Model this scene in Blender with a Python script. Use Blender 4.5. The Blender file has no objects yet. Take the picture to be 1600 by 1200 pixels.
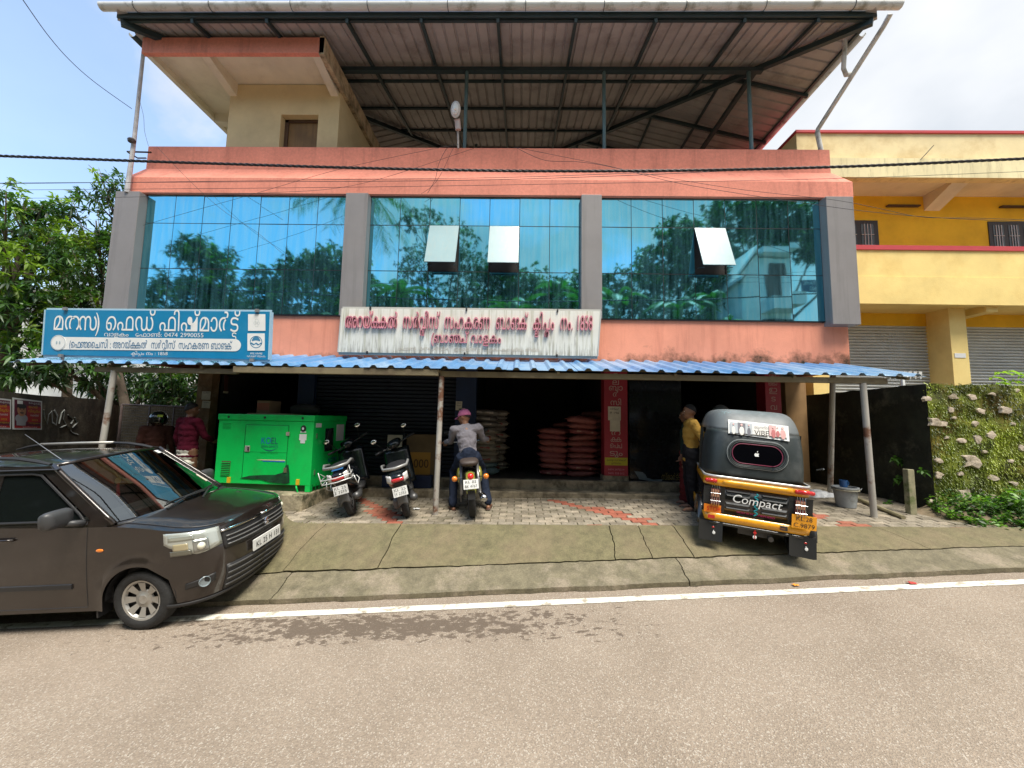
import bpy, bmesh, math, random
from mathutils import Vector, Matrix, noise
from mathutils.geometry import tessellate_polygon
import numpy as np
random.seed(7)
S = bpy.context.scene
COL = S.collection
R = math.radians
# ------------------------------------------------------------------ camera, sky, sun, exposure
CAM = Vector((0, 0, 1.6))
cd = bpy.data.cameras.new('camera'); cam = bpy.data.objects.new('camera', cd); COL.objects.link(cam)
cd.sensor_width = 36; cd.lens = 13.5; cd.clip_start = .05; cd.clip_end = 3000
CR = Matrix.Rotation(R(1.1), 3, 'Z') @ Matrix.Rotation(R(90 + 5.143), 3, 'X') @ Matrix.Rotation(R(1.06), 3, 'Z')
cam.matrix_world = Matrix.Translation(CAM) @ CR.to_4x4()
S.camera = cam
W = bpy.data.worlds.new('World'); S.world = W; W.use_nodes = True
SUN_EL, SUN_ROT = 66, 150
def build_world():
    nt = W.node_tree; N = nt.nodes; L = nt.links
    bg = N['Background']; bg.inputs[1].default_value = .10
    sky = N.new('ShaderNodeTexSky'); sky.sky_type = 'NISHITA'; sky.sun_disc = False
    sky.sun_elevation = R(SUN_EL); sky.sun_rotation = R(SUN_ROT); sky.air_density = 1.0; sky.dust_density = .6; sky.ozone_density = 2.0
    tc = N.new('ShaderNodeTexCoord')
    sep = N.new('ShaderNodeSeparateXYZ'); L.new(tc.outputs['Generated'], sep.inputs[0])
    mz = N.new('ShaderNodeMath'); mz.operation = 'MAXIMUM'; mz.inputs[1].default_value = .0; L.new(sep.outputs[2], mz.inputs[0])
    ad = N.new('ShaderNodeMath'); ad.operation = 'ADD'; ad.inputs[1].default_value = .35; L.new(mz.outputs[0], ad.inputs[0])
    cx = N.new('ShaderNodeMath'); cx.operation = 'DIVIDE'; L.new(sep.outputs[0], cx.inputs[0]); L.new(ad.outputs[0], cx.inputs[1])
    cy = N.new('ShaderNodeMath'); cy.operation = 'DIVIDE'; L.new(sep.outputs[1], cy.inputs[0]); L.new(ad.outputs[0], cy.inputs[1])
    cb = N.new('ShaderNodeCombineXYZ'); L.new(cx.outputs[0], cb.inputs[0]); L.new(cy.outputs[0], cb.inputs[1])
    n1 = N.new('ShaderNodeTexNoise'); n1.inputs['Scale'].default_value = 1.9; n1.inputs['Detail'].default_value = 9; n1.inputs['Roughness'].default_value = .56; n1.inputs['Distortion'].default_value = .3
    mp = N.new('ShaderNodeMapping'); mp.inputs['Location'].default_value = (3.1, 1.3, 0); L.new(cb.outputs[0], mp.inputs[0]); L.new(mp.outputs[0], n1.inputs['Vector'])
    # more cloud towards +X
    k = N.new('ShaderNodeMath'); k.operation = 'MULTIPLY_ADD'; k.inputs[1].default_value = .26; k.inputs[2].default_value = 0.06; L.new(sep.outputs[0], k.inputs[0])
    s = N.new('ShaderNodeMath'); s.operation = 'ADD'; L.new(n1.outputs[0], s.inputs[0]); L.new(k.outputs[0], s.inputs[1])
    rp = N.new('ShaderNodeValToRGB'); rp.color_ramp.elements[0].position = .45; rp.color_ramp.elements[1].position = .58
    rp.color_ramp.elements[0].color = (.22, .22, .22, 1)
    L.new(s.outputs[0], rp.inputs[0])
    n2 = N.new('ShaderNodeTexNoise'); n2.inputs['Scale'].default_value = 2.2; n2.inputs['Detail'].default_value = 5; L.new(mp.outputs[0], n2.inputs['Vector'])
    cr = N.new('ShaderNodeValToRGB'); cr.color_ramp.elements[0].color = (3.1, 3.35, 3.7, 1); cr.color_ramp.elements[1].color = (4.5, 4.6, 4.75, 1)
    cr.color_ramp.elements[0].position = .35; cr.color_ramp.elements[1].position = .62
    L.new(n2.outputs[0], cr.inputs[0])
    hs = N.new('ShaderNodeMixRGB'); hs.blend_type = 'MULTIPLY'; hs.inputs[0].default_value = 1; hs.inputs[2].default_value = (1.55, 1.6, 1.55, 1); L.new(sky.outputs[0], hs.inputs[1])
    mx = N.new('ShaderNodeMixRGB'); L.new(rp.outputs[0], mx.inputs[0]); L.new(hs.outputs[0], mx.inputs[1]); L.new(cr.outputs[0], mx.inputs[2])
    L.new(mx.outputs[0], bg.inputs[0])
build_world()
sd = bpy.data.lights.new('sun', 'SUN'); sd.energy = 2.7; sd.angle = R(26); sd.color = (1, .94, .84)
sun = bpy.data.objects.new('sun', sd); COL.objects.link(sun)
# direction to the sun (behind and to the right of the camera)
az = R(SUN_ROT); SD = Vector((math.sin(az) * math.cos(R(SUN_EL)), math.cos(az) * math.cos(R(SUN_EL)), math.sin(R(SUN_EL))))
sun.rotation_euler = SD.to_track_quat('Z', 'Y').to_euler()
S.view_settings.view_transform = 'Standard'; S.view_settings.look = 'None'; S.view_settings.gamma = 1; S.view_settings.exposure = 1.2
S.view_settings.use_curve_mapping = False

# ------------------------------------------------------------------ helpers
def ray(x, y): return CR @ Vector(((x - 800) / 600, -(y - 600) / 600, -1))
def at(x, y, Y): v = ray(x, y); return CAM + v * (Y / v.y)
def tag(o, label=None, cat=None, group=None, kind=None):
    if label: o['label'] = label
    if cat: o['category'] = cat
    if group: o['group'] = group
    if kind: o['kind'] = kind
    return o
def empty(name, loc=(0, 0, 0), rz=0, label=None, cat=None, group=None, M=None):
    o = bpy.data.objects.new(name, None); COL.objects.link(o); o.empty_display_size = .1
    if M is not None: o.matrix_world = M
    else: o.location = loc; o.rotation_euler = (0, 0, rz)
    return tag(o, label, cat, group)
def kids(o): return [c for c in CH.get(o.name, [])]
CH = {}
def link(o, parent=None):
    COL.objects.link(o)
    if parent: o.parent = parent; CH.setdefault(parent.name, []).append(o)
    return o
def copy_tree(o, parent=None):
    c = o.copy(); link(c, parent)
    for ch in kids(o): copy_tree(ch, c)
    return c
class MB:
    def __init__(s): s.v = []; s.f = []; s.m = []; s.uv = None
    def add(s, vs, fs, mi=0):
        b = len(s.v); s.v += [tuple(v) for v in vs]
        for f in fs: s.f.append(tuple(i + b for i in f)); s.m.append(mi)
        return s
    def box(s, x0, x1, y0, y1, z0, z1, mi=0, M=None):
        vs = [Vector((x, y, z)) for z in (z0, z1) for y in (y0, y1) for x in (x0, x1)]
        if M is not None: vs = [M @ v for v in vs]
        return s.add(vs, [(0, 2, 3, 1), (4, 5, 7, 6), (0, 1, 5, 4), (2, 6, 7, 3), (0, 4, 6, 2), (1, 3, 7, 5)], mi)
    def cbox(s, c, sz, M=None, mi=0):
        c = Vector(c); M = M or Matrix.Identity(3); h = Vector(sz) / 2
        return s.box(-h.x, h.x, -h.y, h.y, -h.z, h.z, mi, Matrix.Translation(c) @ M.to_4x4())
    def bar(s, p, q, w, h=None, mi=0, up=(0, 0, 1)):
        p = Vector(p); q = Vector(q); h = h or w; d = (q - p); l = d.length; d.normalize(); up = Vector(up)
        if abs(d.dot(up)) > .98: up = Vector((0, 1, 0))
        sx = d.cross(up).normalized(); sz = sx.cross(d)
        M = Matrix((sx, d, sz)).transposed()
        return s.box(-w / 2, w / 2, 0, l, -h / 2, h / 2, mi, Matrix.Translation(p) @ M.to_4x4())
    def tube(s, pts, r, n=8, mi=0, caps=True, flat=None):
        pts = [Vector(p) for p in pts]; k = len(pts)
        rs = r if isinstance(r, (list, tuple)) else [r] * k
        rings = []; up = None
        for i, p in enumerate(pts):
            d = (pts[min(i + 1, k - 1)] - pts[max(i - 1, 0)]).normalized()
            if up is None:
                up = Vector((0, 0, 1)) if abs(d.z) < .9 else Vector((0, 1, 0))
            a = d.cross(up).normalized(); up = a.cross(d).normalized()
            ra, rb = (rs[i] if isinstance(rs[i], (list, tuple)) else (rs[i], rs[i]))
            rings.append([p + a * ra * math.cos(2 * math.pi * j / n) + up * rb * math.sin(2 * math.pi * j / n) for j in range(n)])
        vs = [v for g in rings for v in g]
        fs = [(i * n + j, i * n + (j + 1) % n, (i + 1) * n + (j + 1) % n, (i + 1) * n + j) for i in range(k - 1) for j in range(n)]
        if caps: fs += [tuple(range(n - 1, -1, -1)), tuple((k - 1) * n + j for j in range(n))]
        return s.add(vs, fs, mi)
    def lathe(s, prof, c, ax=(0, 0, 1), n=16, mi=0):
        ax = Vector(ax).normalized(); c = Vector(c); u = ax.orthogonal().normalized(); w = ax.cross(u)
        vs = []
        for r, h in prof:
            for j in range(n):
                a = 2 * math.pi * j / n; vs.append(c + ax * h + u * r * math.cos(a) + w * r * math.sin(a))
        k = len(prof)
        return s.add(vs, [(i * n + j, i * n + (j + 1) % n, (i + 1) * n + (j + 1) % n, (i + 1) * n + j) for i in range(k - 1) for j in range(n)], mi)
    def ball(s, c, r, n=10, m=7, mi=0, M=None):
        r = (r, r, r) if not isinstance(r, (tuple, list)) else r; c = Vector(c); vs = []
        for i in range(m + 1):
            t = math.pi * i / m
            for j in range(n):
                a = 2 * math.pi * j / n; v = Vector((r[0] * math.sin(t) * math.cos(a), r[1] * math.sin(t) * math.sin(a), r[2] * math.cos(t)))
                if M is not None: v = M @ v
                vs.append(c + v)
        return s.add(vs, [(i * n + j, (i + 1) * n + j, (i + 1) * n + (j + 1) % n, i * n + (j + 1) % n) for i in range(m) for j in range(n)], mi)
    def grid(s, fn, nu, nv, mi=0, flip=False):
        vs = [fn(i / nu, j / nv) for i in range(nu + 1) for j in range(nv + 1)]
        n = nv + 1; fs = []
        for i in range(nu):
            for j in range(nv):
                q = (i * n + j, (i + 1) * n + j, (i + 1) * n + j + 1, i * n + j + 1)
                fs.append(q[::-1] if flip else q)
        return s.add(vs, fs, mi)
    def poly(s, pts, d=None, mi=0):
        """polygon (list of 3-D points), extruded by vector d"""
        pts = [Vector(p) for p in pts]; n = len(pts)
        if d is None: return s.add(pts, [tuple(range(n))], mi)
        d = Vector(d)
        return s.add(pts + [p + d for p in pts], [tuple(range(n - 1, -1, -1)), tuple(range(n, 2 * n))] + [(i, (i + 1) % n, n + (i + 1) % n, n + i) for i in range(n)], mi)
    def build(s, name, mats, parent=None, smooth=False, bevel=0, seg=2, sub=0, solid=0, M=None, rec=True):
        me = bpy.data.meshes.new(name)
        me.from_pydata(s.v, [], s.f)
        if not isinstance(mats, (list, tuple)): mats = [mats]
        for m in mats: me.materials.append(m)
        if len(mats) > 1: me.polygons.foreach_set('material_index', s.m)
        if rec:
            bm = bmesh.new(); bm.from_mesh(me)
            bmesh.ops.remove_doubles(bm, verts=bm.verts, dist=1e-5)
            bmesh.ops.recalc_face_normals(bm, faces=bm.faces); bm.to_mesh(me); bm.free()
        if smooth:
            me.polygons.foreach_set('use_smooth', [True] * len(me.polygons))
            if smooth != 'all': me.set_sharp_from_angle(angle=R(38))
        o = bpy.data.objects.new(name, me); link(o, parent)
        if M is not None: o.matrix_local = M
        if solid: q = o.modifiers.new('s', 'SOLIDIFY'); q.thickness = solid; q.offset = -1
        if bevel: q = o.modifiers.new('b', 'BEVEL'); q.width = bevel; q.segments = seg; q.limit_method = 'ANGLE'; q.angle_limit = R(40)
        if sub: q = o.modifiers.new('u', 'SUBSURF'); q.levels = sub; q.render_levels = sub
        return o
def share(src, name, parent, M):
    o = bpy.data.objects.new(name, src.data); link(o, parent); o.matrix_local = M
    for q in src.modifiers:
        if q.type == 'BEVEL': w = o.modifiers.new('b', 'BEVEL'); w.width = q.width; w.segments = q.segments; w.limit_method = 'ANGLE'; w.angle_limit = q.angle_limit
    return o

# ------------------------------------------------------------------ materials
def mat(name, col, rough=.6, metal=0, var=.12, vs=2.0, bump=.0, bs=60, dirt=None, damt=.5, ds=1.5, streak=0, spec=.5, coat=0, lo=.5, hi=.68, grain=0, gs=70, obj=False, emit=None, sss=0):
    """base colour with soft variation, optional patches or vertical streaks of dirt, fine relief"""
    m = bpy.data.materials.new(name); m.use_nodes = True; nt = m.node_tree; N = nt.nodes; L = nt.links
    b = N['Principled BSDF']; b.inputs['Roughness'].default_value = rough; b.inputs['Metallic'].default_value = metal
    b.inputs['Specular IOR Level'].default_value = spec
    if coat: b.inputs['Coat Weight'].default_value = coat; b.inputs['Coat Roughness'].default_value = .05
    if emit: b.inputs['Emission Color'].default_value = (*emit[:3], 1); b.inputs['Emission Strength'].default_value = emit[3]
    if obj: src = N.new('ShaderNodeTexCoord').outputs['Object']
    else: src = N.new('ShaderNodeNewGeometry').outputs['Position']
    c = (*col, 1)
    out = None
    if var:
        n = N.new('ShaderNodeTexNoise'); n.inputs['Scale'].default_value = vs; n.inputs['Detail'].default_value = 6; n.inputs['Roughness'].default_value = .62; L.new(src, n.inputs['Vector'])
        r = N.new('ShaderNodeValToRGB'); e = r.color_ramp.elements
        e[0].position = .32; e[1].position = .68
        e[0].color = tuple(max(0, x * (1 - var)) for x in col) + (1,); e[1].color = tuple(min(1, x * (1 + var)) for x in col) + (1,)
        L.new(n.outputs[0], r.inputs[0]); out = r.outputs[0]
    if dirt:
        n = N.new('ShaderNodeTexNoise'); n.inputs['Scale'].default_value = ds; n.inputs['Detail'].default_value = 8; n.inputs['Roughness'].default_value = .68
        mp = N.new('ShaderNodeMapping'); L.new(src, mp.inputs[0]); L.new(mp.outputs[0], n.inputs['Vector'])
        if streak: mp.inputs['Scale'].default_value = (streak, streak, .35)
        r = N.new('ShaderNodeValToRGB'); r.color_ramp.elements[0].position = lo; r.color_ramp.elements[1].position = hi
        r.color_ramp.elements[0].color = (0, 0, 0, 1); r.color_ramp.elements[1].color = (damt, damt, damt, 1); L.new(n.outputs[0], r.inputs[0])
        x = N.new('ShaderNodeMixRGB'); L.new(r.outputs[0], x.inputs[0]); x.inputs[2].default_value = (*dirt, 1)
        if out: L.new(out, x.inputs[1])
        else: x.inputs[1].default_value = c
        out = x.outputs[0]
    if grain:
        n = N.new('ShaderNodeTexNoise'); n.inputs['Scale'].default_value = gs; n.inputs['Detail'].default_value = 5; n.inputs['Roughness'].default_value = .75; L.new(src, n.inputs['Vector'])
        r = N.new('ShaderNodeValToRGB'); r.color_ramp.elements[0].position = .36; r.color_ramp.elements[1].position = .64; a_ = 1 - grain; z_ = 1 + grain * .8
        r.color_ramp.elements[0].color = (a_, a_, a_, 1); r.color_ramp.elements[1].color = (z_, z_, z_, 1); L.new(n.outputs[0], r.inputs[0])
        x = N.new('ShaderNodeMixRGB'); x.blend_type = 'MULTIPLY'; x.inputs[0].default_value = 1; L.new(r.outputs[0], x.inputs[2])
        if out: L.new(out, x.inputs[1])
        else: x.inputs[1].default_value = c
        out = x.outputs[0]
    if out: L.new(out, b.inputs['Base Color'])
    else: b.inputs['Base Color'].default_value = c
    m['_'] = 0
    if bump:
        n = N.new('ShaderNodeTexNoise'); n.inputs['Scale'].default_value = bs; n.inputs['Detail'].default_value = 4; L.new(src, n.inputs['Vector'])
        q = N.new('ShaderNodeBump'); q.inputs['Strength'].default_value = bump; q.inputs['Distance'].default_value = .01; L.new(n.outputs[0], q.inputs['Height']); L.new(q.outputs[0], b.inputs['Normal'])
    return m
def gloss(name, col, rough=.25, coat=0, metal=0): return mat(name, col, rough, metal, var=.05, vs=5, coat=coat, obj=True)

# ------------------------------------------------------------------ lettering (glyph outlines of the built-in font, filled contour by contour)
GC = {}
def preload(chars, off):
    todo = [c for c in sorted(set(chars)) if (c, off) not in GC and c != ' ']
    obs = []
    for c in todo:
        for body in (c, c + c):
            cu = bpy.data.curves.new('g', 'FONT'); cu.body = body; cu.size = 1; cu.offset = off; cu.fill_mode = 'NONE'; cu.resolution_u = 4
            o = bpy.data.objects.new('g', cu); COL.objects.link(o); obs.append(o)
    dg = bpy.context.evaluated_depsgraph_get(); dg.update()
    for i, c in enumerate(todo):
        me = bpy.data.meshes.new_from_object(obs[2 * i].evaluated_get(dg)); m2 = bpy.data.meshes.new_from_object(obs[2 * i + 1].evaluated_get(dg))
        co = [(v.co.x, v.co.y) for v in me.vertices]; x2 = [v.co.x for v in m2.vertices]
        adj = {}
        for e in me.edges: a, b = e.vertices; adj.setdefault(a, []).append(b); adj.setdefault(b, []).append(a)
        seen = set(); loops = []
        for s0 in adj:
            if s0 in seen: continue
            lp = [s0]; seen.add(s0); cur = s0
            while True:
                nx = [k for k in adj[cur] if k not in seen]
                if not nx: break
                cur = nx[0]; seen.add(cur); lp.append(cur)
            if len(lp) > 2: loops.append([co[k] for k in lp])
        adv = (max(x2) - max(p[0] for p in co)) if co else .4
        GC[(c, off)] = (loops, adv)
        bpy.data.meshes.remove(me); bpy.data.meshes.remove(m2)
    for o in obs: d = o.data; bpy.data.objects.remove(o); bpy.data.curves.remove(d)
def area(l): return .5 * sum(l[i - 1][0] * l[i][1] - l[i][0] * l[i - 1][1] for i in range(len(l)))
def inside(p, l):
    r = False
    for i in range(len(l)):
        a, b = l[i - 1], l[i]
        if (a[1] > p[1]) != (b[1] > p[1]) and p[0] < (b[0] - a[0]) * (p[1] - a[1]) / (b[1] - a[1]) + a[0]: r = not r
    return r
def glyphs(txt, off=0.0, track=0.0):
    """list of glyphs, each a list of contours, plus total width; '^' stacks the next sign under the last, '~' pulls it closer"""
    preload([c for c in txt if c not in '^~ '], off)
    x = 0; out = []; stack = False; prev = None
    for c in txt:
        if c == ' ': x += .32; continue
        if c == '~': x -= .13; continue
        if c == '^': stack = True; continue
        loops, adv = GC[(c, off)]
        if stack:
            px0 = min(p[0] for l in prev for p in l); px1 = max(p[0] for l in prev for p in l); gx = [p[0] for l in loops for p in l]; gy = [p[1] for l in loops for p in l]
            k = .55; cxx = (px0 + px1) / 2 - k * (min(gx) + max(gx)) / 2
            g = [[(p[0] * k + cxx, (p[1] - max(gy)) * k - .03) for p in l] for l in loops]; stack = False
        else:
            g = [[(p[0] + x, p[1]) for p in l] for l in loops]; x += adv + track
        out.append(g)
        if c not in '്ിീ': prev = g
    return out, x
def write(txt, o, ux, uy, height, width=None, off=0.0, depth=.0, name='lettering', mat_=None, parent=None, center=False, each=False, track=0.0, lift=.003):
    """text written from origin o along unit vectors ux, uy"""
    gl, w = glyphs(txt, off, track); o = Vector(o); ux = Vector(ux).normalized(); uy = Vector(uy).normalized(); nz = ux.cross(uy)
    allp = [p for g in gl for l in g for p in l]; x0 = min(p[0] for p in allp); x1 = max(p[0] for p in allp)
    sy = height; sx = (width / (x1 - x0)) if width else height
    sh = -(x0 + x1) / 2 if center else -x0
    mb = MB(); res = []
    for g in gl:
        big = max(g, key=lambda l: abs(area(l))); sg = area(big) > 0
        k = 0
        for l in g:
            if (area(l) > 0) != sg: continue
            holes = [h for h in g if (area(h) > 0) != sg and inside(h[0], l)]
            fl = [l] + holes; z = lift + depth + k * .0005; k += 1
            tri = tessellate_polygon([[Vector((p[0], p[1], 0)) for p in q] for q in fl])
            pts = [p for q in fl for p in q]
            P = lambda p, zz: o + ux * ((p[0] + sh) * sx) + uy * (p[1] * sy) + nz * zz
            mb.add([P(p, z) for p in pts], tri)
            if depth:
                for q in fl:
                    n = len(q); mb.add([P(p, z) for p in q] + [P(p, lift) for p in q], [(i, (i + 1) % n, n + (i + 1) % n, n + i) for i in range(n)])
        if each: res.append(mb.build('letter', mat_, parent, rec=False)); mb = MB()
    if each: return res
    return mb.build(name, mat_, parent, rec=False)

# ------------------------------------------------------------------ ground heights
def yl(X): return 4.09 + .04 * X                    # road edge line
def zr(X): return -.28 + .05 * max(min(X, 14), -14)  # road surface
def zp(X, Y): return .15 + .017 * max(min(X, 12), -9) + .05 * (min(Y, 7.5) - 5.9)
def sm(a, b, x): t = max(0, min(1, (x - a) / (b - a))); return t * t * (3 - 2 * t)
def gz(X, Y):
    ya = yl(X) + .25; ye = 5.38 + 1.2 * sm(-2.9, -4.2, X)
    if Y <= ya: return zr(X)
    if Y >= ye: return zp(X, Y)
    t = (Y - ya) / (ye - ya); t2 = t * .55 + .45 * (t * t * (3 - 2 * t)); return zr(X) * (1 - t2) + zp(X, ye) * t2
def gpix(x, y, dz=0.0):
    """ground point seen at a pixel"""
    v = ray(x, y); v = v / v.y; t = 1.5
    for i in range(3000):
        P = CAM + v * t
        if P.z <= gz(P.x, P.y) + dz: break
        t += .004
    return P

# ================================================================== SETTING
def road_mat():
    m = bpy.data.materials.new('road'); m.use_nodes = True; nt = m.node_tree; N = nt.nodes; L = nt.links; b = N['Principled BSDF']
    P = N.new('ShaderNodeNewGeometry').outputs['Position']
    def noise_(sc, det=6, ro=.6, vec=P):
        n = N.new('ShaderNodeTexNoise'); n.inputs['Scale'].default_value = sc; n.inputs['Detail'].default_value = det; n.inputs['Roughness'].default_value = ro; L.new(vec, n.inputs['Vector']); return n.outputs[0]
    def ramp(i, a, b_, ca, cb):
        r = N.new('ShaderNodeValToRGB'); e = r.color_ramp.elements; e[0].position = a; e[1].position = b_; e[0].color = (*ca, 1); e[1].color = (*cb, 1); L.new(i, r.inputs[0]); return r.outputs[0]
    def mix(f, a, c, t='MIX'):
        x = N.new('ShaderNodeMixRGB'); x.blend_type = t
        if isinstance(f, float): x.inputs[0].default_value = f
        else: L.new(f, x.inputs[0])
        for k, v in ((1, a), (2, c)):
            if isinstance(v, tuple): x.inputs[k].default_value = (*v, 1)
            else: L.new(v, x.inputs[k])
        return x.outputs[0]
    def math_(op, a, v, c=None):
        x = N.new('ShaderNodeMath'); x.operation = op; L.new(a, x.inputs[0])
        if isinstance(v, (int, float)): x.inputs[1].default_value = v
        else: L.new(v, x.inputs[1])
        if c is not None: x.inputs[2].default_value = c
        return x.outputs[0]
    base = ramp(noise_(.8), .3, .7, (.255, .207, .160), (.33, .272, .215))
    sp = N.new('ShaderNodeTexVoronoi'); sp.inputs['Scale'].default_value = 130; L.new(P, sp.inputs['Vector'])
    tone = N.new('ShaderNodeSeparateColor'); L.new(sp.outputs['Color'], tone.inputs[0])
    base = mix(.75, base, ramp(tone.outputs[0], 0, 1, (.72, .71, .70), (1.18, 1.17, 1.15)), 'MULTIPLY')
    base = mix(ramp(tone.outputs[1], .88, .93, (0, 0, 0), (.6, .6, .6)), base, (.52, .47, .40))
    # dust lifted towards the verge
    sx = N.new('ShaderNodeSeparateXYZ'); L.new(P, sx.inputs[0])
    # stain: spilled water near the edge line
    def band(o, c, w):
        d = math_('SUBTRACT', o, c); d = math_('ABSOLUTE', d, 0); d = math_('DIVIDE', d, w); d = math_('SUBTRACT', d, 1.0); return math_('MULTIPLY', d, -1.0)
    bx = band(sx.outputs[0], -1.2, 3.4); by = band(sx.outputs[1], 3.72, .42)
    bb = math_('MINIMUM', bx, by); bb = math_('MULTIPLY', bb, .35)
    mp = N.new('ShaderNodeMapping'); mp.inputs['Scale'].default_value = (1, 1.6, 1); L.new(P, mp.inputs[0])
    st = math_('ADD', noise_(9.5, 8, .70, mp.outputs[0]), bb)
    msk = ramp(st, .70, .735, (0, 0, 0), (.85, .85, .85))
    base = mix(msk, base, (.11, .083, .062))
    L.new(base, b.inputs['Base Color']); b.inputs['Roughness'].default_value = .85; b.inputs['Specular IOR Level'].default_value = .25
    bp = N.new('ShaderNodeBump'); bp.inputs['Strength'].default_value = .75; bp.inputs['Distance'].default_value = .006; L.new(sp.outputs['Distance'], bp.inputs['Height']); L.new(bp.outputs[0], b.inputs['Normal'])
    return m
M_road = road_mat()
M_line = mat('road_paint', (.72, .70, .60), .8, dirt=(.34, .29, .22), damt=.95, ds=9, lo=.52, hi=.62, bump=.4, bs=90)
M_soil = mat('soil', (.16, .12, .075), .95, var=.35, vs=4, bump=.8, bs=25, dirt=(.06, .075, .025), ds=3)
M_apron = mat('apron', (.138, .122, .062), .85, grain=.22, gs=60, var=.25, vs=9.0, bump=.45, bs=90, dirt=(.215, .16, .10), damt=.6, ds=1.6, lo=.42, hi=.72)
M_apron2 = mat('apron_edge', (.155, .135, .085), .85, grain=.25, gs=60, var=.25, vs=9, bump=.5, bs=80, dirt=(.29, .24, .175), damt=.75, ds=2.6, lo=.49, hi=.64)
M_crack = mat('crack', (.03, .028, .015), .95)
M_pav = [mat('paver_a', (.33, .28, .21), .8, grain=.25, var=.22, vs=9, bump=.6, bs=60, dirt=(.12, .10, .06), damt=.7, ds=3.5),
         mat('paver_b', (.26, .225, .17), .8, grain=.25, var=.22, vs=9, bump=.6, bs=60, dirt=(.10, .09, .05), damt=.7, ds=3.5),
         mat('paver_c', (.20, .17, .125), .8, grain=.25, var=.22, vs=9, bump=.6, bs=60, dirt=(.09, .08, .04), damt=.7, ds=3.5),
         mat('paver_red', (.33, .10, .06), .8, var=.25, vs=14, bump=.6, bs=60, dirt=(.2, .13, .08), damt=.6, ds=3.5)]

# far ground, one sheet out to the horizon
mb = MB()
xs = [-1500, -300, -80, -30] + list(np.arange(-20, 21, 2.0)) + [30, 80, 300, 1500]
ys = [-1500, -300, -60, -20, -12, -9, -7.5, -6.2, -5, -2, 1, 3.6, 5.6, 7, 9, 12, 20, 60, 300, 1500]
def tz(X, Y):
    if Y < -6: return zr(X) + min(1.2, (-6 - Y) * .5) - .05
    if Y > 7.4: return zp(X, 7.5) - .12
    return min(zr(X), gz(X, Y)) - .16
nv = len(ys)
mb.add([(x, y, tz(x, y)) for x in xs for y in ys], [(i * nv + j, (i + 1) * nv + j, (i + 1) * nv + j + 1, i * nv + j + 1) for i in range(len(xs) - 1) for j in range(nv - 1)])
tag(mb.build('ground', M_soil), kind='structure')
# road
mb = MB(); random.seed(3)
xs = [-60, -30, -20] + list(np.arange(-14, 14.01, .12)) + [20, 30, 60]
for i in range(len(xs) - 1):
    a, b_ = xs[i], xs[i + 1]
    ja = .035 * noise.noise(Vector((a * 2.3, 0, 0))) + .03 * noise.noise(Vector((a * 9, 1, 0))); jb = .035 * noise.noise(Vector((b_ * 2.3, 0, 0))) + .03 * noise.noise(Vector((b_ * 9, 1, 0)))
    mb.add([(a, -6.2, zr(a)), (b_, -6.2, zr(b_)), (b_, 1, zr(b_)), (a, 1, zr(a)), (b_, yl(b_) + .34 + jb, zr(b_)), (a, yl(a) + .34 + ja, zr(a))], [(0, 1, 2, 3), (3, 2, 4, 5)])
tag(mb.build('road', M_road), kind='structure')
mb = MB()
xs = list(np.arange(-14, 14, .25))
for a in xs:
    b_ = a + .25
    mb.add([(a, yl(a) - .055, zr(a) + .005), (b_, yl(b_) - .055, zr(b_) + .005), (b_, yl(b_) + .055, zr(b_) + .005), (a, yl(a) + .055, zr(a) + .005)], [(0, 1, 2, 3)])
tag(mb.build('road_marking', M_line), kind='structure')
# concrete apron: two rows of cracked slabs
apron = empty('concrete_apron'); tag(apron, kind='structure')
tag(MB().grid(lambda u, v: Vector((-9 + 17.5 * u, yl(-9 + 17.5 * u) + .24 + (7.06 - yl(-9 + 17.5 * u)) * v, 0)) + Vector((0, 0, gz(-9 + 17.5 * u, yl(-9 + 17.5 * u) + .24 + (7.06 - yl(-9 + 17.5 * u)) * v) - .045)), 60, 30).build('bedding', M_crack, apron))
def fr(X): return yl(X) + .25 + .36 * (1 + .0 * X) + .016 * noise.noise(Vector((X * 2.5, 7, 0))) + .012 * noise.noise(Vector((X * 11, 7, 0)))
def jx(k, Y): return .014 * noise.noise(Vector((k * 5.1, Y * 5, 0))) + .02 * noise.noise(Vector((k * 5.1, Y * 16, 2)))
def slab(x0, x1, f0, f1, k0, k1, m=M_apron, skew0=0, skew1=0, lift=0):
    def fn(u, v):
        xm = x0 + (x1 - x0) * u; Y = f0(xm) + (f1(xm) - f0(xm)) * v
        X = (x0 + skew0 * v + jx(k0, Y) + .006) * (1 - u) + (x1 + skew1 * v + jx(k1, Y) - .006) * u
        Y = f0(X) + (f1(X) - f0(X)) * v
        return Vector((X, Y, gz(X, Y) + .004 + lift + .003 * noise.noise(Vector((X * 1.3, Y * 1.3, k0)))))
    o = MB().grid(fn, max(4, int((x1 - x0) / .06)), 12).build('slab', m, apron, solid=.05)
    return o
top = lambda X: 5.36 + 1.2 * sm(-2.9, -4.2, X)
bot = lambda X: yl(X) + .225 + .04 * noise.noise(Vector((X * 1.6, 4, 0))) + .022 * noise.noise(Vector((X * 9, 4, 0)))
fru = lambda X: fr(X) + .018
joints = [(-6.5, 0), (-3.9, .1), (-2.72, .12), (-1.62, .05), (1.18, .06), (1.62, -.0), (2.12, -.04), (5.0, -.25), (7.6, -.4)]
for i in range(len(joints) - 1):
    slab(joints[i][0], joints[i + 1][0], fru, top, i, i + 1, M_apron, joints[i][1], joints[i + 1][1], lift=[0, .002, .006, 0, .003, .0, .002, 0][i])
for i, (a, b_) in enumerate([(-6.5, -2.6), (-2.6, 1.9), (1.9, 7.6)]):
    slab(a, b_, bot, fr, 20 + i, 21 + i, M_apron2)

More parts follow.
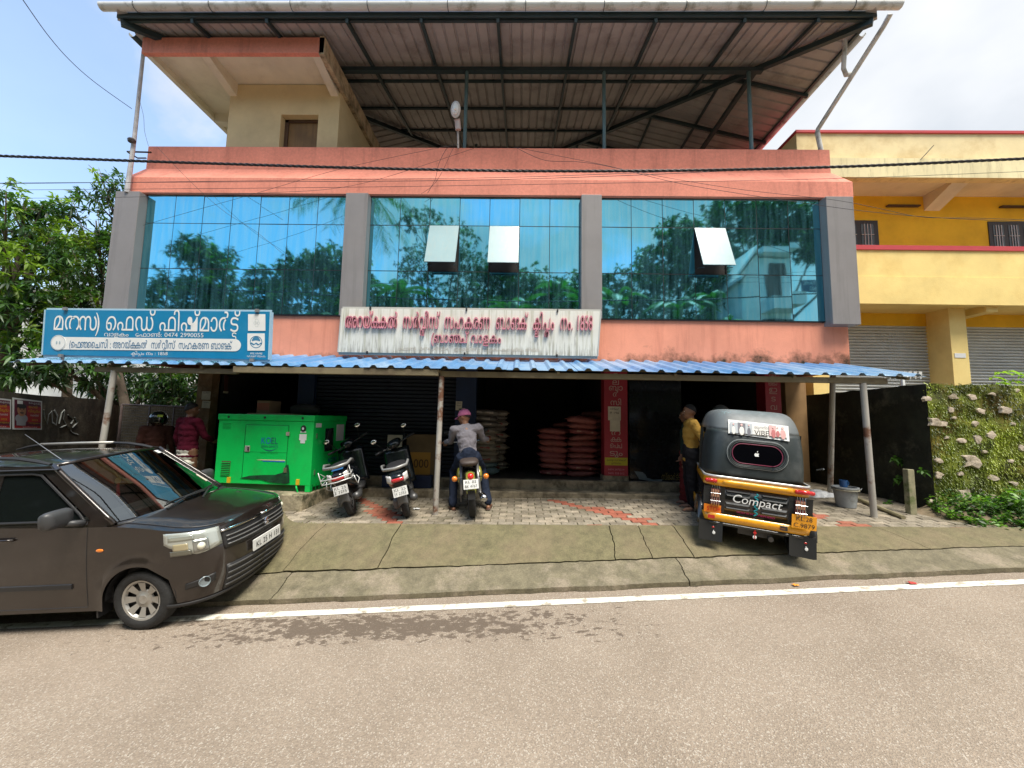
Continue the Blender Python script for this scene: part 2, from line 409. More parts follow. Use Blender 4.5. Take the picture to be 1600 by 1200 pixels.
# block paving: every block near the front edge its own object
paving = empty('block_paving'); tag(paving, kind='structure')
random.seed(11)
mb = MB().grid(lambda u, v: Vector((-4.2 + 11.2 * u, 5.38 + 3.4 * v, zp(-4.2 + 11.2 * u, 5.38 + 3.4 * v) - .014)), 10, 4)
tag(mb.build('mortar_bed', mat('mortar', (.10, .09, .055), .95, var=.4, vs=6, dirt=(.09, .11, .03), ds=2), paving), kind='stuff')
BL, BW = .225, .112
protos = []
for k in range(4):
    b = MB().box(-BL / 2 + .006, BL / 2 - .006, -BW / 2 + .005, BW / 2 - .005, -.05, 0)
    protos.append(b.build('brick', M_pav[k], paving, bevel=.006, seg=1))
used = [False] * 4; nb = 0; rest = MB(); sl = math.atan(.05)
rows = int(3.3 / BW)
for r in range(rows):
    y = 5.41 + BW * (r + .5)
    x = -4.1 + (BL / 2 if r % 2 else 0)
    while x < 6.9:
        if x < -3.55 and y > 5.9: x += BL; continue
        red = abs((x - 2.05) + (y - 5.5) * 1.05) < .16 or abs((x + 1.6) - (y - 5.5) * -.9) < .13 or (abs((x - 4.7) + (y - 5.5) * .5) < .15) or (r == 0 and random.random() < .12)
        k = 3 if red and random.random() < .85 else random.choice((0, 0, 1, 1, 2) if y < 5.8 else (0, 1, 1, 2, 2))
        z = zp(x, y) + random.uniform(-.004, .005)
        M = Matrix.Translation((x, y, z)) @ Matrix.Rotation(math.atan(.05) + random.uniform(-.02, .02), 4, 'X') @ Matrix.Rotation(-math.atan(.017) + random.uniform(-.015, .015), 4, 'Y') @ Matrix.Rotation(random.uniform(-.025, .025), 4, 'Z')
        if nb < 296:
            if not used[k]: protos[k].matrix_local = M; used[k] = True
            else: share(protos[k], 'brick', paving, M)
            nb += 1
        else:
            rest.box(-BL / 2 + .007, BL / 2 - .007, -BW / 2 + .006, BW / 2 - .006, -.05, 0, k, M)
        x += BL
tag(rest.build('brick', M_pav, paving, bevel=.005, seg=1), kind='stuff')

# ================================================================== BANK BUILDING
def plaster(name, col, **k):
    a = dict(rough=.8, var=.10, vs=1.3, bump=.25, bs=45, spec=.2); a.update(k); r = a.pop('rough'); return mat(name, col, r, **a)
M_coral = plaster('coral_paint', (.76, .30, .20), dirt=(.44, .13, .085), damt=.4, ds=1.6, streak=5, lo=.52, hi=.75)
M_coral_top = plaster('coral_parapet', (.75, .28, .20), grain=.10, gs=18, dirt=(.30, .10, .075), damt=.6, ds=1.6, streak=3, lo=.52, hi=.78)
M_cream = plaster('cream_paint', (.72, .58, .34), dirt=(.5, .36, .2), damt=.3, ds=1.2)
M_creamw = plaster('cream_soffit', (.74, .68, .54), dirt=(.45, .38, .28), damt=.3, ds=2)
M_clad = mat('grey_cladding', (.235, .22, .215), .45, var=.06, vs=2, dirt=(.15, .14, .135), damt=.5, ds=1.2, streak=6)
M_dark = mat('unlit_dark', (.030, .026, .024), .8, var=.3)  # near-black base puts the darkness of unlit rooms into the colour
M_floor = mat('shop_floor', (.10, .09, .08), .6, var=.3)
M_stepm = mat('step_concrete', (.30, .25, .17), .85, var=.35, vs=5, bump=.5, bs=40, dirt=(.08, .065, .04), damt=.85, ds=3.5, lo=.45, hi=.6)
M_blue = mat('blue_paint', (.006, .020, .065), .5, var=.25)
M_shut = mat('blue_shutter', (.005, .010, .022), .65, var=.3)
M_mull = gloss('mullion', (.015, .02, .022), .4)
M_redp = mat('red_vinyl', (.30, .018, .035), .45, var=.1, dirt=(.18, .02, .03), damt=.5)
M_paper = mat('paper', (.55, .50, .40), .85, var=.15, vs=6)
M_white = gloss('white_vinyl', (.75, .76, .74), .5)
M_black = gloss('black_ink', (.02, .02, .02), .6)
def mouldy(name, col, z0, z1, patch=(.035, .03, .018)):
    """painted plaster with black mould growing up from its lower edge"""
    m = plaster(name, col, dirt=(.45, .14, .09), damt=.35, ds=1.6, streak=4); nt = m.node_tree; N = nt.nodes; L = nt.links; b = N['Principled BSDF']
    P = N.new('ShaderNodeNewGeometry').outputs['Position']; sx = N.new('ShaderNodeSeparateXYZ'); L.new(P, sx.inputs[0])
    r = N.new('ShaderNodeMapRange'); r.inputs[1].default_value = z0; r.inputs[2].default_value = z1; r.inputs[3].default_value = .33; r.inputs[4].default_value = -.1; L.new(sx.outputs[2], r.inputs[0])
    rx = N.new('ShaderNodeMapRange'); rx.inputs[1].default_value = 0; rx.inputs[2].default_value = 6; rx.inputs[3].default_value = -.08; rx.inputs[4].default_value = .07; L.new(sx.outputs[0], rx.inputs[0])
    n = N.new('ShaderNodeTexNoise'); n.inputs['Scale'].default_value = 3.2; n.inputs['Detail'].default_value = 9; n.inputs['Roughness'].default_value = .7; L.new(P, n.inputs['Vector'])
    a = N.new('ShaderNodeMath'); L.new(n.outputs[0], a.inputs[0]); L.new(r.outputs[0], a.inputs[1]); a2 = N.new('ShaderNodeMath'); L.new(a.outputs[0], a2.inputs[0]); L.new(rx.outputs[0], a2.inputs[1])
    c = N.new('ShaderNodeValToRGB'); c.color_ramp.elements[0].position = .60; c.color_ramp.elements[1].position = .90; L.new(a2.outputs[0], c.inputs[0])
    x = N.new('ShaderNodeMixRGB'); L.new(c.outputs[0], x.inputs[0]); src = b.inputs['Base Color'].links[0].from_socket; L.new(src, x.inputs[1]); x.inputs[2].default_value = (*patch, 1); L.new(x.outputs[0], b.inputs['Base Color'])
    return m
M_coral_low = mouldy('coral_lower_wall', (.78, .31, .20), 2.68, 3.12)
M_slabedge = mouldy('slab_edge', (.62, .50, .32), 8.6, 10.5, (.03, .022, .015))

bank = empty('bank_building', (0, 7.4, 0), label='two storey coral pink bank building with tinted glass front and grey columns', cat='building')
def B(mbx, name, m, **k):
    p = k.pop('parent', bank); M = Matrix.Translation((0, -7.4, 0)) if p is bank else None
    o = mbx.build(name, m, p, M=M, **k); return o
B(MB().box(-8.0, 6.26, 7.5, 7.62, 2.62, 3.5).box(-8.0, -7.86, 7.62, 14, 2.62, 6.7).box(6.12, 6.26, 7.62, 14, 2.62, 6.7).box(-8, 6.26, 14, 14.15, 0, 6.7), 'wall', M_coral)
B(MB().box(-8.0, 6.27, 7.33, 7.5, 2.6, 3.54), 'lower_wall', M_coral_low, bevel=.008)
# parapet with its sloping shelf
p = MB().box(-8.03, 6.34, 7.6, 7.76, 6.74, 7.265)
p.add([(-8.03, 7.602, 6.76), (6.34, 7.602, 6.76), (6.43, 7.22, 6.32), (-8.02, 7.22, 6.32), (-8.02, 7.22, 6.0), (6.43, 7.22, 6.0), (6.43, 7.7, 6.0), (-8.02, 7.7, 6.0), (-8.03, 7.7, 6.76), (6.34, 7.7, 6.76)],
      [(0, 1, 2, 3), (3, 2, 5, 4), (4, 5, 6, 7), (0, 3, 4, 7, 8), (1, 9, 6, 5, 2), (8, 7, 6, 9), (0, 8, 9, 1)])
p.box(-8.03, -7.9, 7.76, 14.15, 6.7, 7.265).box(6.21, 6.34, 7.76, 14.15, 6.7, 7.265).box(-7.9, 6.21, 14.0, 14.15, 6.7, 7.265)
B(p, 'parapet', M_coral_top)
B(MB().box(-7.9, 6.21, 7.76, 14, 6.6, 6.7), 'roof_deck', mat('deck', (.25, .23, .2), .9, var=.3))
for x0, x1, z0 in ((-8.085, -7.6, 3.5), (-3.47, -3.03, 3.5), (1.145, 1.54, 3.5), (5.82, 6.335, 3.46)):
    B(MB().box(x0, x1, 7.12, 7.45, z0, 5.96), 'cladding_column', M_clad, bevel=.008)
# curtain wall glass
def glass_mat():
    m = bpy.data.materials.new('tinted_glass'); m.use_nodes = True; nt = m.node_tree; N = nt.nodes; L = nt.links
    b = N['Principled BSDF']; P = N.new('ShaderNodeNewGeometry').outputs['Position']
    b.inputs['Metallic'].default_value = 1; b.inputs['Roughness'].default_value = .03; 
    n = N.new('ShaderNodeTexNoise'); n.inputs['Scale'].default_value = 1.4; n.inputs['Detail'].default_value = 7; n.inputs['Roughness'].default_value = .7
    mp = N.new('ShaderNodeMapping'); mp.inputs['Scale'].default_value = (9, 9, .5); L.new(P, mp.inputs[0]); L.new(mp.outputs[0], n.inputs['Vector'])
    c = N.new('ShaderNodeValToRGB'); c.color_ramp.elements[0].position = .42; c.color_ramp.elements[1].position = .75
    c.color_ramp.elements[0].color = (.14, .49, .62, 1); c.color_ramp.elements[1].color = (.30, .62, .70, 1); L.new(n.outputs[0], c.inputs[0]); L.new(c.outputs[0], b.inputs['Base Color'])
    # dusty film: a little diffuse scatter in streaks
    d = N.new('ShaderNodeBsdfDiffuse'); d.inputs[0].default_value = (.10, .30, .36, 1)
    f = N.new('ShaderNodeValToRGB'); f.color_ramp.elements[0].position = .38; f.color_ramp.elements[1].position = .8; f.color_ramp.elements[0].color = (.02, .02, .02, 1); f.color_ramp.elements[1].color = (.32, .32, .32, 1); L.new(n.outputs[0], f.inputs[0])
    mx = N.new('ShaderNodeMixShader'); L.new(f.outputs[0], mx.inputs[0]); L.new(b.outputs[0], mx.inputs[1]); L.new(d.outputs[0], mx.inputs[2])
    L.new(mx.outputs[0], N['Material Output'].inputs[0])
    w = N.new('ShaderNodeTexNoise'); w.inputs['Scale'].default_value = 1.6; w.inputs['Detail'].default_value = 1; L.new(P, w.inputs['Vector'])
    q = N.new('ShaderNodeBump'); q.inputs['Strength'].default_value = .06; q.inputs['Distance'].default_value = .02; L.new(w.outputs[0], q.inputs['Height']); L.new(q.outputs[0], b.inputs['Normal'])
    return m
M_glass = glass_mat()
M_openp = mat('painted_sky_glass', (.27, .40, .42), .3, var=.06, dirt=(.35, .42, .40), damt=.5, ds=2, streak=9, coat=.15)  # pale teal base stands for the sky reflected in the open panes
ROWS = [(3.56, 4.445), (4.46, 5.385), (5.40, 5.985)]
random.seed(5)
open_p = {(1, 2, 1), (1, 4, 1), (2, 3, 1)}
for bi, (bx0, bx1) in enumerate(((-7.6, -3.52), (-3.03, 1.145), (1.54, 5.82))):
    w = (bx1 - bx0) / 7
    fm = MB().box(bx0, bx1, 7.34, 7.40, 3.53, 6.0)
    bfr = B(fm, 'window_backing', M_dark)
    for i in range(7):
        for j, (z0, z1) in enumerate(ROWS):
            x0 = bx0 + i * w + .006; x1 = bx0 + (i + 1) * w - .006
            if (bi, i, j) in open_p:
                a = R(20); h = z1 - z0
                q = MB().cbox((0, 0, -h / 2), (w - .015, .012, h)).cbox((0, .008, -h + .012), (w - .02, .02, .02), mi=1)
                o = q.build('open_pane', [M_openp, M_mull], bank, M=Matrix.Translation(((x0 + x1) / 2, 7.285 - 7.4, z1)) @ Matrix.Rotation(-a, 4, 'X'))
                o['label'] = 'top hinged glass pane swung open at its foot'
                s_ = MB().bar((x0 + .04, 7.3, z0 + .12), (x0 + .04, 7.3 - h * math.sin(a) + .02, z0 + .02), .012).bar((x1 - .04, 7.3, z0 + .12), (x1 - .04, 7.3 - h * math.sin(a) + .02, z0 + .02), .012)
                B(s_, 'window_stay', M_mull)
                B(MB().box(x0, x1, 7.325, 7.335, z0, z1), 'dark_opening_panel', M_dark)  # dark sheet standing in for the unlit room behind the open pane
                continue
            q = MB().box(-w / 2 + .006, w / 2 - .006, -.006, .006, -(z1 - z0) / 2, (z1 - z0) / 2)
            q.build('pane', M_glass, bank, M=Matrix.Translation(((x0 + x1) / 2, 7.30 - 7.4, (z0 + z1) / 2)) @ Matrix.Rotation(R(random.uniform(-.35, .35)), 4, 'X') @ Matrix.Rotation(R(random.uniform(-.35, .35)), 4, 'Z'))
    mm = MB()
    for i in range(8): mm.box(bx0 + i * w - .006, bx0 + i * w + .006, 7.296, 7.338, 3.54, 5.995)
    for z in (3.545, 4.4525, 5.3925, 5.992): mm.box(bx0, bx1, 7.294, 7.336, z - .007, z + .007)
    mm.box(bx0, bx1, 7.315, 7.336, 4.32, 4.335)
    B(mm, 'mullion', M_mull)
# ground floor
zf = .47
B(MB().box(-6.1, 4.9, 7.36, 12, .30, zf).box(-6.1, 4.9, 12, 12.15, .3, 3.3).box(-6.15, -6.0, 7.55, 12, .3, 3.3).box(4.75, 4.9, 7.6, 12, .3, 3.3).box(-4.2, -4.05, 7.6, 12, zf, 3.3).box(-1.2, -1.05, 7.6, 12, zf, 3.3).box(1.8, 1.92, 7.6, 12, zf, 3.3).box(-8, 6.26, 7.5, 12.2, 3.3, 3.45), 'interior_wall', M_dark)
B(MB().box(-3.2, 4.9, 7.22, 7.36, .05, zf + .01), 'threshold', M_stepm, bevel=.012)
B(MB().box(-3.2, 4.95, 6.93, 7.22, .0, .315), 'step', M_stepm, bevel=.015)
B(MB().box(-6.28, -6.0, 7.36, 7.6, 0, 3.3), 'pillar', mat('brown_pillar', (.22, .13, .065), .85, var=.3, vs=4, dirt=(.36, .29, .2), damt=.8, ds=3))
B(MB().box(-1.22, -.83, 7.36, 7.6, zf, 3.3), 'blue_pillar', M_blue)
B(MB().box(-4.32, -4.0, 7.4, 7.6, zf, 3.3), 'blue_pillar', M_blue)
for z in range(8): pass
sh = MB()
nsl = 38
for k in range(nsl):
    z = zf + k * .075
    sh.poly([(-4.0, 7.50, z), (-4.0, 7.485, z + .01), (-4.0, 7.485, z + .055), (-4.0, 7.50, z + .068)], (2.8, 0, 0))
B(sh, 'roller_shutter', M_shut)
B(MB().box(-4.0, -1.2, 7.35, 7.52, 3.0, 3.3), 'shutter_box', M_shut)
# dark tinted shop front on the right with faded lettering
gd = B(MB().box(2.12, 3.12, 7.44, 7.46, zf, 3.3), 'glass_door', gloss('smoked_glass', (.012, .014, .016), .12))
M_ghost = gloss('faded_lettering', (.095, .10, .10), .6)
for t_, z_, w_ in (('റയ്ക~കൽ സർവ^വീസ്', 1.30, .86), ('സഹകരണ ബാങ~ക്', 1.02, .92), ('വാളകം ഫിഷ്', .66, .62)):
    write(t_, (2.14 + (1 - w_) * .5, 7.44 - 7.4, z_), (1, 0, 0), (0, 0, 1), .19, w_, parent=gd, mat_=M_ghost, name='lettering')
for o_ in kids(gd): o_.matrix_local = Matrix.Identity(4)
B(MB().poly([(2.2 + .5 * t + .06 * math.sin(7 * t), 7.437, .62 - .1 * t + .04 * math.sin(5 * t + 1)) for t in (0, .2, .4, .6, .8, 1)] + [(2.3 + .4 * t, 7.437, .50 - .06 * t) for t in (1, .5, 0)], (0, .002, 0)), 'fish_sticker', gloss('fish', (.12, .15, .16), .5))
write('സ്മാർട്ട്', (2.72, 7.435 - 7.4, .5), (1, 0, 0), (0, 0, 1), .17, .36, parent=bank, mat_=gloss('gold_text', (.14, .11, .02), .6))
def pillar_red(x0, x1, letters, top):
    pl = B(MB().box(x0, x1, 7.34, 7.62, zf + .1, 3.3), 'red_pillar', M_redp)
    B(MB().box(x0 - .03, x1 + .01, 7.335, 7.6, zf, zf + .1), 'pillar_foot', M_stepm)
    for t_, z_, w_ in letters:
        cx = (x0 + x1) / 2
        write(t_, (cx, 7.34 - 7.4, z_), (1, 0, 0), (0, 0, 1), .15, w_, off=.012, parent=bank, mat_=mat('pillar_text', (.42, .30, .26), .6), center=True)
    return pl
def rz_(y, x=960, Y=7.34): return at(x, y, Y).z
pillar_red(1.62, 2.06, [('മ', rz_(590), .12), ('ല', rz_(601), .12), ('ബാ', rz_(610), .26), ('ർ', rz_(620), .11), ('സി', rz_(633), .2), ('ത', rz_(680), .17), ('ക~ക', rz_(690), .2), ('െപ~പ', rz_(700), .22), ('ടും', rz_(712), .24)], 3)
pillar_red(4.66, 4.95, [('എ', rz_(588, 1203), .13), ('ല്ലാ', rz_(602, 1203), .16), ('ഇ', rz_(613, 1203), .15), ('ട', rz_(627, 1203), .08), ('വ', rz_(640, 1203), .12)], 3)
B(MB().box(1.63, 2.05, 7.33, 7.338, rz_(727), rz_(715)), 'yellow_label', gloss('yellow_vinyl', (.42, .36, .02), .5))
write('കേരള സർക്കാർ', (1.84, 7.328 - 7.4, rz_(720)), (1, 0, 0), (0, 0, 1), .045, .36, parent=bank, mat_=M_black, center=True, off=.01)
write('ഉത്സവം', (1.84, 7.328 - 7.4, rz_(725)), (1, 0, 0), (0, 0, 1), .045, .18, parent=bank, mat_=M_black, center=True, off=.01)
for i, t_ in enumerate(('0474 2470214', '9495 928 012')):
    write(t_, (1.84, 7.338 - 7.4, rz_(735 + 6 * i)), (1, 0, 0), (0, 0, 1), .05, .3, parent=bank, mat_=gloss('pink_text', (.55, .2, .24), .6), center=True)
def notice(x, y, w, h, Y, label, lines=(), tilt=0):
    c = at(x, y, Y)
    o = MB().cbox((0, 0, 0), (w, .004, h)).build('paper_notice', M_paper, None, M=Matrix.Translation(c) @ Matrix.Rotation(tilt, 4, 'Y'))
    tag(o, label, 'notice', 'paper notices stuck on the shop pillars')
    for i, t in enumerate(lines): write(t, (0, -.002, h * .25 - i * h * .28), (1, 0, 0), (0, 0, 1), h * .2, w * .7, parent=o, mat_=M_black, center=True, off=.01)
    return o
notice(960, 646, .24, .26, 7.325, 'white paper notice with two printed lines on the red pillar', ('സ്വീകർ', '₹ 196'))
notice(961, 664, .19, .24, 7.325, 'square pale sheet below the printed notice on the red pillar', ())
notice(717, 634, .12, .17, 7.35, 'upper paper slip on the blue pillar above the rider', ('കട', 'അവധി'), .03)
notice(722, 646, .12, .2, 7.35, 'lower paper slip on the blue pillar beside the pink cap', ('ഇല്ല',), -.04)
notice(322, 618, .17, .16, 7.35, 'torn upper notice on the brown pillar by the green generator', ('നോട്ടീസ്',), 0)
notice(322, 632, .16, .14, 7.35, 'lower notice with dark bar on the brown pillar', ('വാളകം',), .05)
tag(MB().box(-.09, .09, -.03, .03, -.16, .16).box(-.1, .1, -.04, .04, -.2, -.16, 1).build('meter_box', [gloss('rust_red', (.10, .035, .03), .5), M_paper], None, M=Matrix.Translation(at(348, 599, 7.7))), 'small reddish meter box high on the wall above the green generator', 'meter box')

# stair tower on the roof
B(MB().box(-6.6, -5.41, 7.9, 11.5, 6.7, 8.98).box(-4.57, -4.11, 7.9, 11.5, 6.7, 8.98).box(-5.41, -4.57, 7.9, 8.05, 8.26, 8.98).box(-5.41, -4.57, 8.16, 11.5, 6.7, 8.98), 'stair_tower', M_cream)
M_wood = mat('brown_door', (.26, .15, .055), .6, var=.3, vs=1.5, dirt=(.12, .065, .025), ds=1, streak=8)
dr = B(MB().box(-5.33, -4.57, 8.08, 8.11, 6.7, 8.2), 'door', M_wood)
B(MB().box(-5.41, -5.33, 8.05, 8.16, 6.7, 8.26).box(-5.41, -4.57, 8.05, 8.16, 8.2, 8.26), 'door_frame', mat('door_frame', (.10, .055, .035), .6))
B(MB().box(-7.76, -4.03, 7.0, 7.09, 8.83, 9.17), 'fascia', M_coral_top, bevel=.005)
B(MB().box(-7.76, -4.03, 7.092, 11.8, 9.0, 9.165).box(-7.76, -7.66, 7.092, 11.8, 8.86, 9.0), 'roof_slab', M_creamw)
B(MB().box(-4.13, -4.028, 7.0, 11.8, 8.80, 9.19), 'broken_slab_edge', M_slabedge)
for x in (-6.62, -4.32):
    B(MB().poly([(x, 7.09, 8.86), (x, 7.9, 8.70), (x, 7.9, 9.0), (x, 7.09, 9.0)], (.17, 0, 0)), 'beam', M_creamw)
B(MB().box(-7.66, -6.6, 8.75, 8.92, 8.78, 9.0).box(-7.66, -6.6, 10.2, 10.4, 8.78, 9.0), 'beam', M_creamw)

# ================================================================== STEEL ROOF ABOVE THE TERRACE
M_sheet = mat('roof_sheet_under', (.38, .34, .31), .55, var=.12, vs=2, dirt=(.15, .12, .10), damt=.6, ds=1.4, streak=0)
M_steel = mat('painted_steel', (.022, .040, .042), .5, var=.2)
M_gut = mat('white_pvc', (.66, .65, .60), .4, var=.05, dirt=(.22, .20, .14), damt=.8, ds=2.5, lo=.5, hi=.62)
roof = empty('steel_roof', (0, 7.85, 7.265), label='hipped steel framed sheet roof over the terrace of the coral building', cat='roof')
OFF = Matrix.Translation((0, -7.85, -7.265))
def RB(mbx, name, m, **k): return mbx.build(name, m, k.pop('parent', roof), M=OFF, **k)
XL, XR, YE, ZE, SL = -7.85, 6.5, 6.6, 9.17, .25
HW = (XR - XL) / 2; YR = YE + HW
def zroof(t): return ZE + SL * t
P_ = .22
def strips(length, width_fn, pt, name):
    mbx = MB(); n = int(length / P_)
    for i in range(n):
        a = i * P_; prof = [(0, 0), (.05, 0), (.065, .03), (.095, .03), (.11, 0), (P_, 0)]
        for k in range(5):
            u0 = a + prof[k][0]; u1 = a + prof[k + 1][0]
            w0 = width_fn(u0); w1 = width_fn(u1)
            mbx.add([pt(u0, 0, prof[k][1]), pt(u1, 0, prof[k + 1][1]), pt(u1, w1, prof[k + 1][1]), pt(u0, w0, prof[k][1])], [(0, 1, 2, 3)])
    return RB(mbx, name, M_sheet, solid=.002, rec=False)
wf = lambda u: max(.02, min(u, 2 * HW - u))
strips(2 * HW, wf, lambda u, t, h: (XL + u, YE + t, zroof(t) + h), 'roofing_sheet')
strips(2 * HW, wf, lambda u, t, h: (XR - t, YE + u, zroof(t) + h), 'roofing_sheet')
strips(2 * HW, wf, lambda u, t, h: (XL + t, YE + u, zroof(t) + h), 'roofing_sheet')
strips(2 * HW, wf, lambda u, t, h: (XL + u, YE + 2 * HW - t, zroof(t) + h), 'roofing_sheet')
for t in (.06, 1.86, 3.0, 4.16, 5.3, 6.4):
    z = zroof(t) - .03
    RB(MB().box(XL + t, XR - t, YE + t - .025, YE + t + .025, z - .03, z + .02), 'purlin', M_steel)
    RB(MB().box(XR - t - .025, XR - t + .025, YE + t, YE + 2 * HW - t, z - .03, z + .02), 'purlin', M_steel)
for x in (-6.4, -4.95, -3.4, -1.98, -.52, .95, 2.45, 4.1, 5.45):
    t = min(x - XL, XR - x)
    RB(MB().bar((x, YE, ZE - .08), (x, YE + t, zroof(t) - .08), .055, .075), 'rafter', M_steel)
for y in (8.3, 9.8, 11.3, 12.8, 14.3):
    t = min(y - YE, 2 * HW + YE - y)
    RB(MB().bar((XR, y, ZE - .08), (XR - t, y, zroof(t) - .08), .055, .075), 'rafter', M_steel)
RB(MB().bar((XR - .04, YE + .02, ZE - .10), (XR - HW, YR, zroof(HW) - .10), .09, .11), 'hip_rafter', M_steel)
RB(MB().bar((XL + .04, YE + .02, ZE - .10), (XL + HW, YR, zroof(HW) - .10), .09, .11), 'hip_rafter', M_steel)
RB(MB().bar((XR, YE - .02, ZE + .03), (XR - HW, YR, zroof(HW) + .03), .3, .02).bar((XL, YE - .02, ZE + .03), (XL + HW, YR, zroof(HW) + .03), .3, .02), 'ridge_cap', M_sheet)
RB(MB().box(-5.2, 5.2, 7.8, 7.9, 9.24, 9.33), 'beam', M_steel)
RB(MB().box(5.0, 5.1, 7.9, 14, 9.24, 9.33), 'beam', M_steel)
M_post = mat('roof_post', (.10, .17, .18), .5, var=.2, dirt=(.03, .05, .05), ds=2)
for x, y in ((-1.28, 7.85), (1.75, 7.85), (4.9, 7.85), (4.9, 11), (1.7, 11.5), (-1.5, 11.5)):
    RB(MB().tube([(x, y, 6.7), (x, y, 9.25 if y < 8 else zroof(min(y - YE, XR - x)) - .1)], .04, 8), 'post', M_post, smooth=True)
g = MB()
prof = [(math.cos(R(a)) * .075, math.sin(R(a)) * .075) for a in range(-200, 21, 20)]
xa, xb = -8.08, 6.86
g.add([(x, 6.5 + p_[0], 9.27 + p_[1]) for x in (xa, xb) for p_ in prof], [(i, i + 1, len(prof) + i + 1, len(prof) + i) for i in range(len(prof) - 1)] + [tuple(range(len(prof))), tuple(range(2 * len(prof) - 1, len(prof) - 1, -1))])
RB(g, 'gutter', M_gut, smooth=True, solid=.004)
RB(MB().box(XL, XR, 6.575, 6.60, 9.13, 9.24), 'eave_board', M_steel)
g = MB().add([(6.56 + p_[0], y, 9.20 + p_[1]) for y in (6.95, 20) for p_ in prof], [(i, i + 1, len(prof) + i + 1, len(prof) + i) for i in range(len(prof) - 1)])
RB(g, 'gutter', M_gut, smooth=True, solid=.004)
g = MB().add([(-7.93 + p_[0], y, 9.20 + p_[1]) for y in (6.95, 20) for p_ in prof], [(i, i + 1, len(prof) + i + 1, len(prof) + i) for i in range(len(prof) - 1)])
RB(g, 'gutter', M_steel, smooth=True, solid=.004)
for x in (-7.4, -5.95, -4.4, -2.95, -1.45, 0, 1.45, 2.95, 4.4, 6.0):
    RB(MB().tube([(x, 6.5 + math.cos(R(a)) * .082, 9.27 + math.sin(R(a)) * .082) for a in range(-200, 30, 22)], .006, 5), 'gutter_bracket', M_steel)
dp = MB().tube([at(1391, 22, 6.6), at(1380, 42, 6.75), at(1278, 202, 8.0), at(1277, 207, 8.0), at(1283, 236, 8.0)], .045, 10)
RB(dp, 'downpipe', M_gut, smooth=True)
RB(MB().tube([at(1321, 58, 7.1), at(1318, 107, 7.2), at(1322, 117, 7.25), at(1331, 116, 7.4)], .04, 10), 'downpipe', M_gut, smooth=True)
# street lamp standing on the parapet
lp = empty('street_lamp', at(716, 229, 7.5), label='grey street lamp with glass bowl standing above the coral parapet', cat='street lamp')
O = lp.location; I = Matrix.Translation(-O)
MB().tube([at(716, 232, 7.5), at(715.5, 198, 7.5)], .022, 8).build('pole', gloss('galvanised', (.35, .33, .31), .5), lp, M=I, smooth=True)
MB().tube([at(716, 203, 7.47), at(715, 190, 7.45), at(714, 186, 7.42)], [(.06, .05), (.06, .05), (.065, .05)], 8).build('lamp_housing', gloss('lamp_housing', (.45, .38, .36), .5), lp, M=I, smooth=True)
c1 = at(712, 171, 7.4)
MB().ball(c1, (.105, .05, .19), 14, 10).build('reflector', gloss('lamp_cover', (.62, .62, .60), .4), lp, M=I, smooth='all')
MB().ball(c1 + Vector((0, -.05, -.02)), (.075, .04, .14), 14, 10).build('glass_bowl', gloss('lamp_glass', (.80, .80, .78), .15, coat=.5), lp, M=I, smooth='all')
MB().ball(c1 + Vector((0, -.085, -.07)), .03, 10, 7).build('bulb', gloss('bulb', (.85, .82, .75), .2), lp, M=I, smooth='all')

# ================================================================== AWNING OF BLUE SHEET
M_bsheet = mat('blue_sheet', (.09, .24, .46), .35, var=.12, vs=2, dirt=(.30, .42, .55), damt=.9, ds=.7, lo=.45, hi=.62)
M_beam = mat('awning_beam', (.20, .165, .095), .6, var=.2, vs=2, dirt=(.10, .07, .045), damt=.7, ds=3)
M_pole = mat('awning_post', (.42, .40, .36), .5, metal=.1, var=.15, dirt=(.16, .065, .03), damt=.95, ds=2.2, lo=.52, hi=.6)
aw = empty('awning', (0, 5.9, 0), label='long lean-to awning of blue corrugated sheet over the shop fronts', cat='awning')
AO = Matrix.Translation((0, -5.9, 0))
def AB(mbx, name, m, **k): return mbx.build(name, m, k.pop('parent', aw), M=AO, **k)
cuts = [-8.05, -6.8, -5.7, -4.6, -3.5, -2.4, -1.3, -.2, .9, 2.0, 3.1, 4.2, 5.3, 6.12]
for ci in range(len(cuts) - 1):
    s_ = MB(); a = cuts[ci]
    b_ = cuts[ci + 1]; n = max(1, round((b_ - a) / .27)); pw = (b_ - a) / n; dz = random.uniform(-.004, .004); dy = random.uniform(-.03, .03)
    for i in range(n):
        prof = [(0, 0), (.09, 0), (.125, .038), (.175, .038), (.21, 0), (pw, 0)]
        for k in range(5):
            (u0, h0), (u1, h1) = prof[k], prof[k + 1]
            x0, x1 = a + i * pw + u0, a + i * pw + u1
            s_.add([(x0, 5.83 + dy, 2.345 + h0 + dz), (x1, 5.83 + dy, 2.345 + h1 + dz), (x1 + .0, 7.33 if x1 < 6.27 else 7.0, 2.725 + h1 + dz), (x0, 7.33, 2.725 + h0 + dz)], [(0, 1, 2, 3)])
    AB(s_, 'roofing_sheet', M_bsheet, solid=.003, rec=False)
AB(MB().box(-4.45, -1.25, 5.84, 5.93, 2.235, 2.33), 'beam', M_beam, bevel=.004)
AB(MB().box(-6.75, -4.46, 5.93, 6.0, 2.22, 2.30), 'beam', M_beam, bevel=.004)
AB(MB().box(-1.24, 5.62, 5.93, 6.01, 2.235, 2.32), 'beam', M_beam, bevel=.004)
AB(MB().box(-7.9, 6.05, 6.5, 6.55, 2.43, 2.48).box(-7.9, 6.05, 7.2, 7.25, 2.6, 2.65), 'purlin', M_beam)
for x in (-7.8, -6.5, -5, -3.4, -1.25, .6, 2.4, 4.2, 5.9): AB(MB().bar((x, 5.9, 2.31), (x, 7.3, 2.67), .04), 'rafter', M_beam)
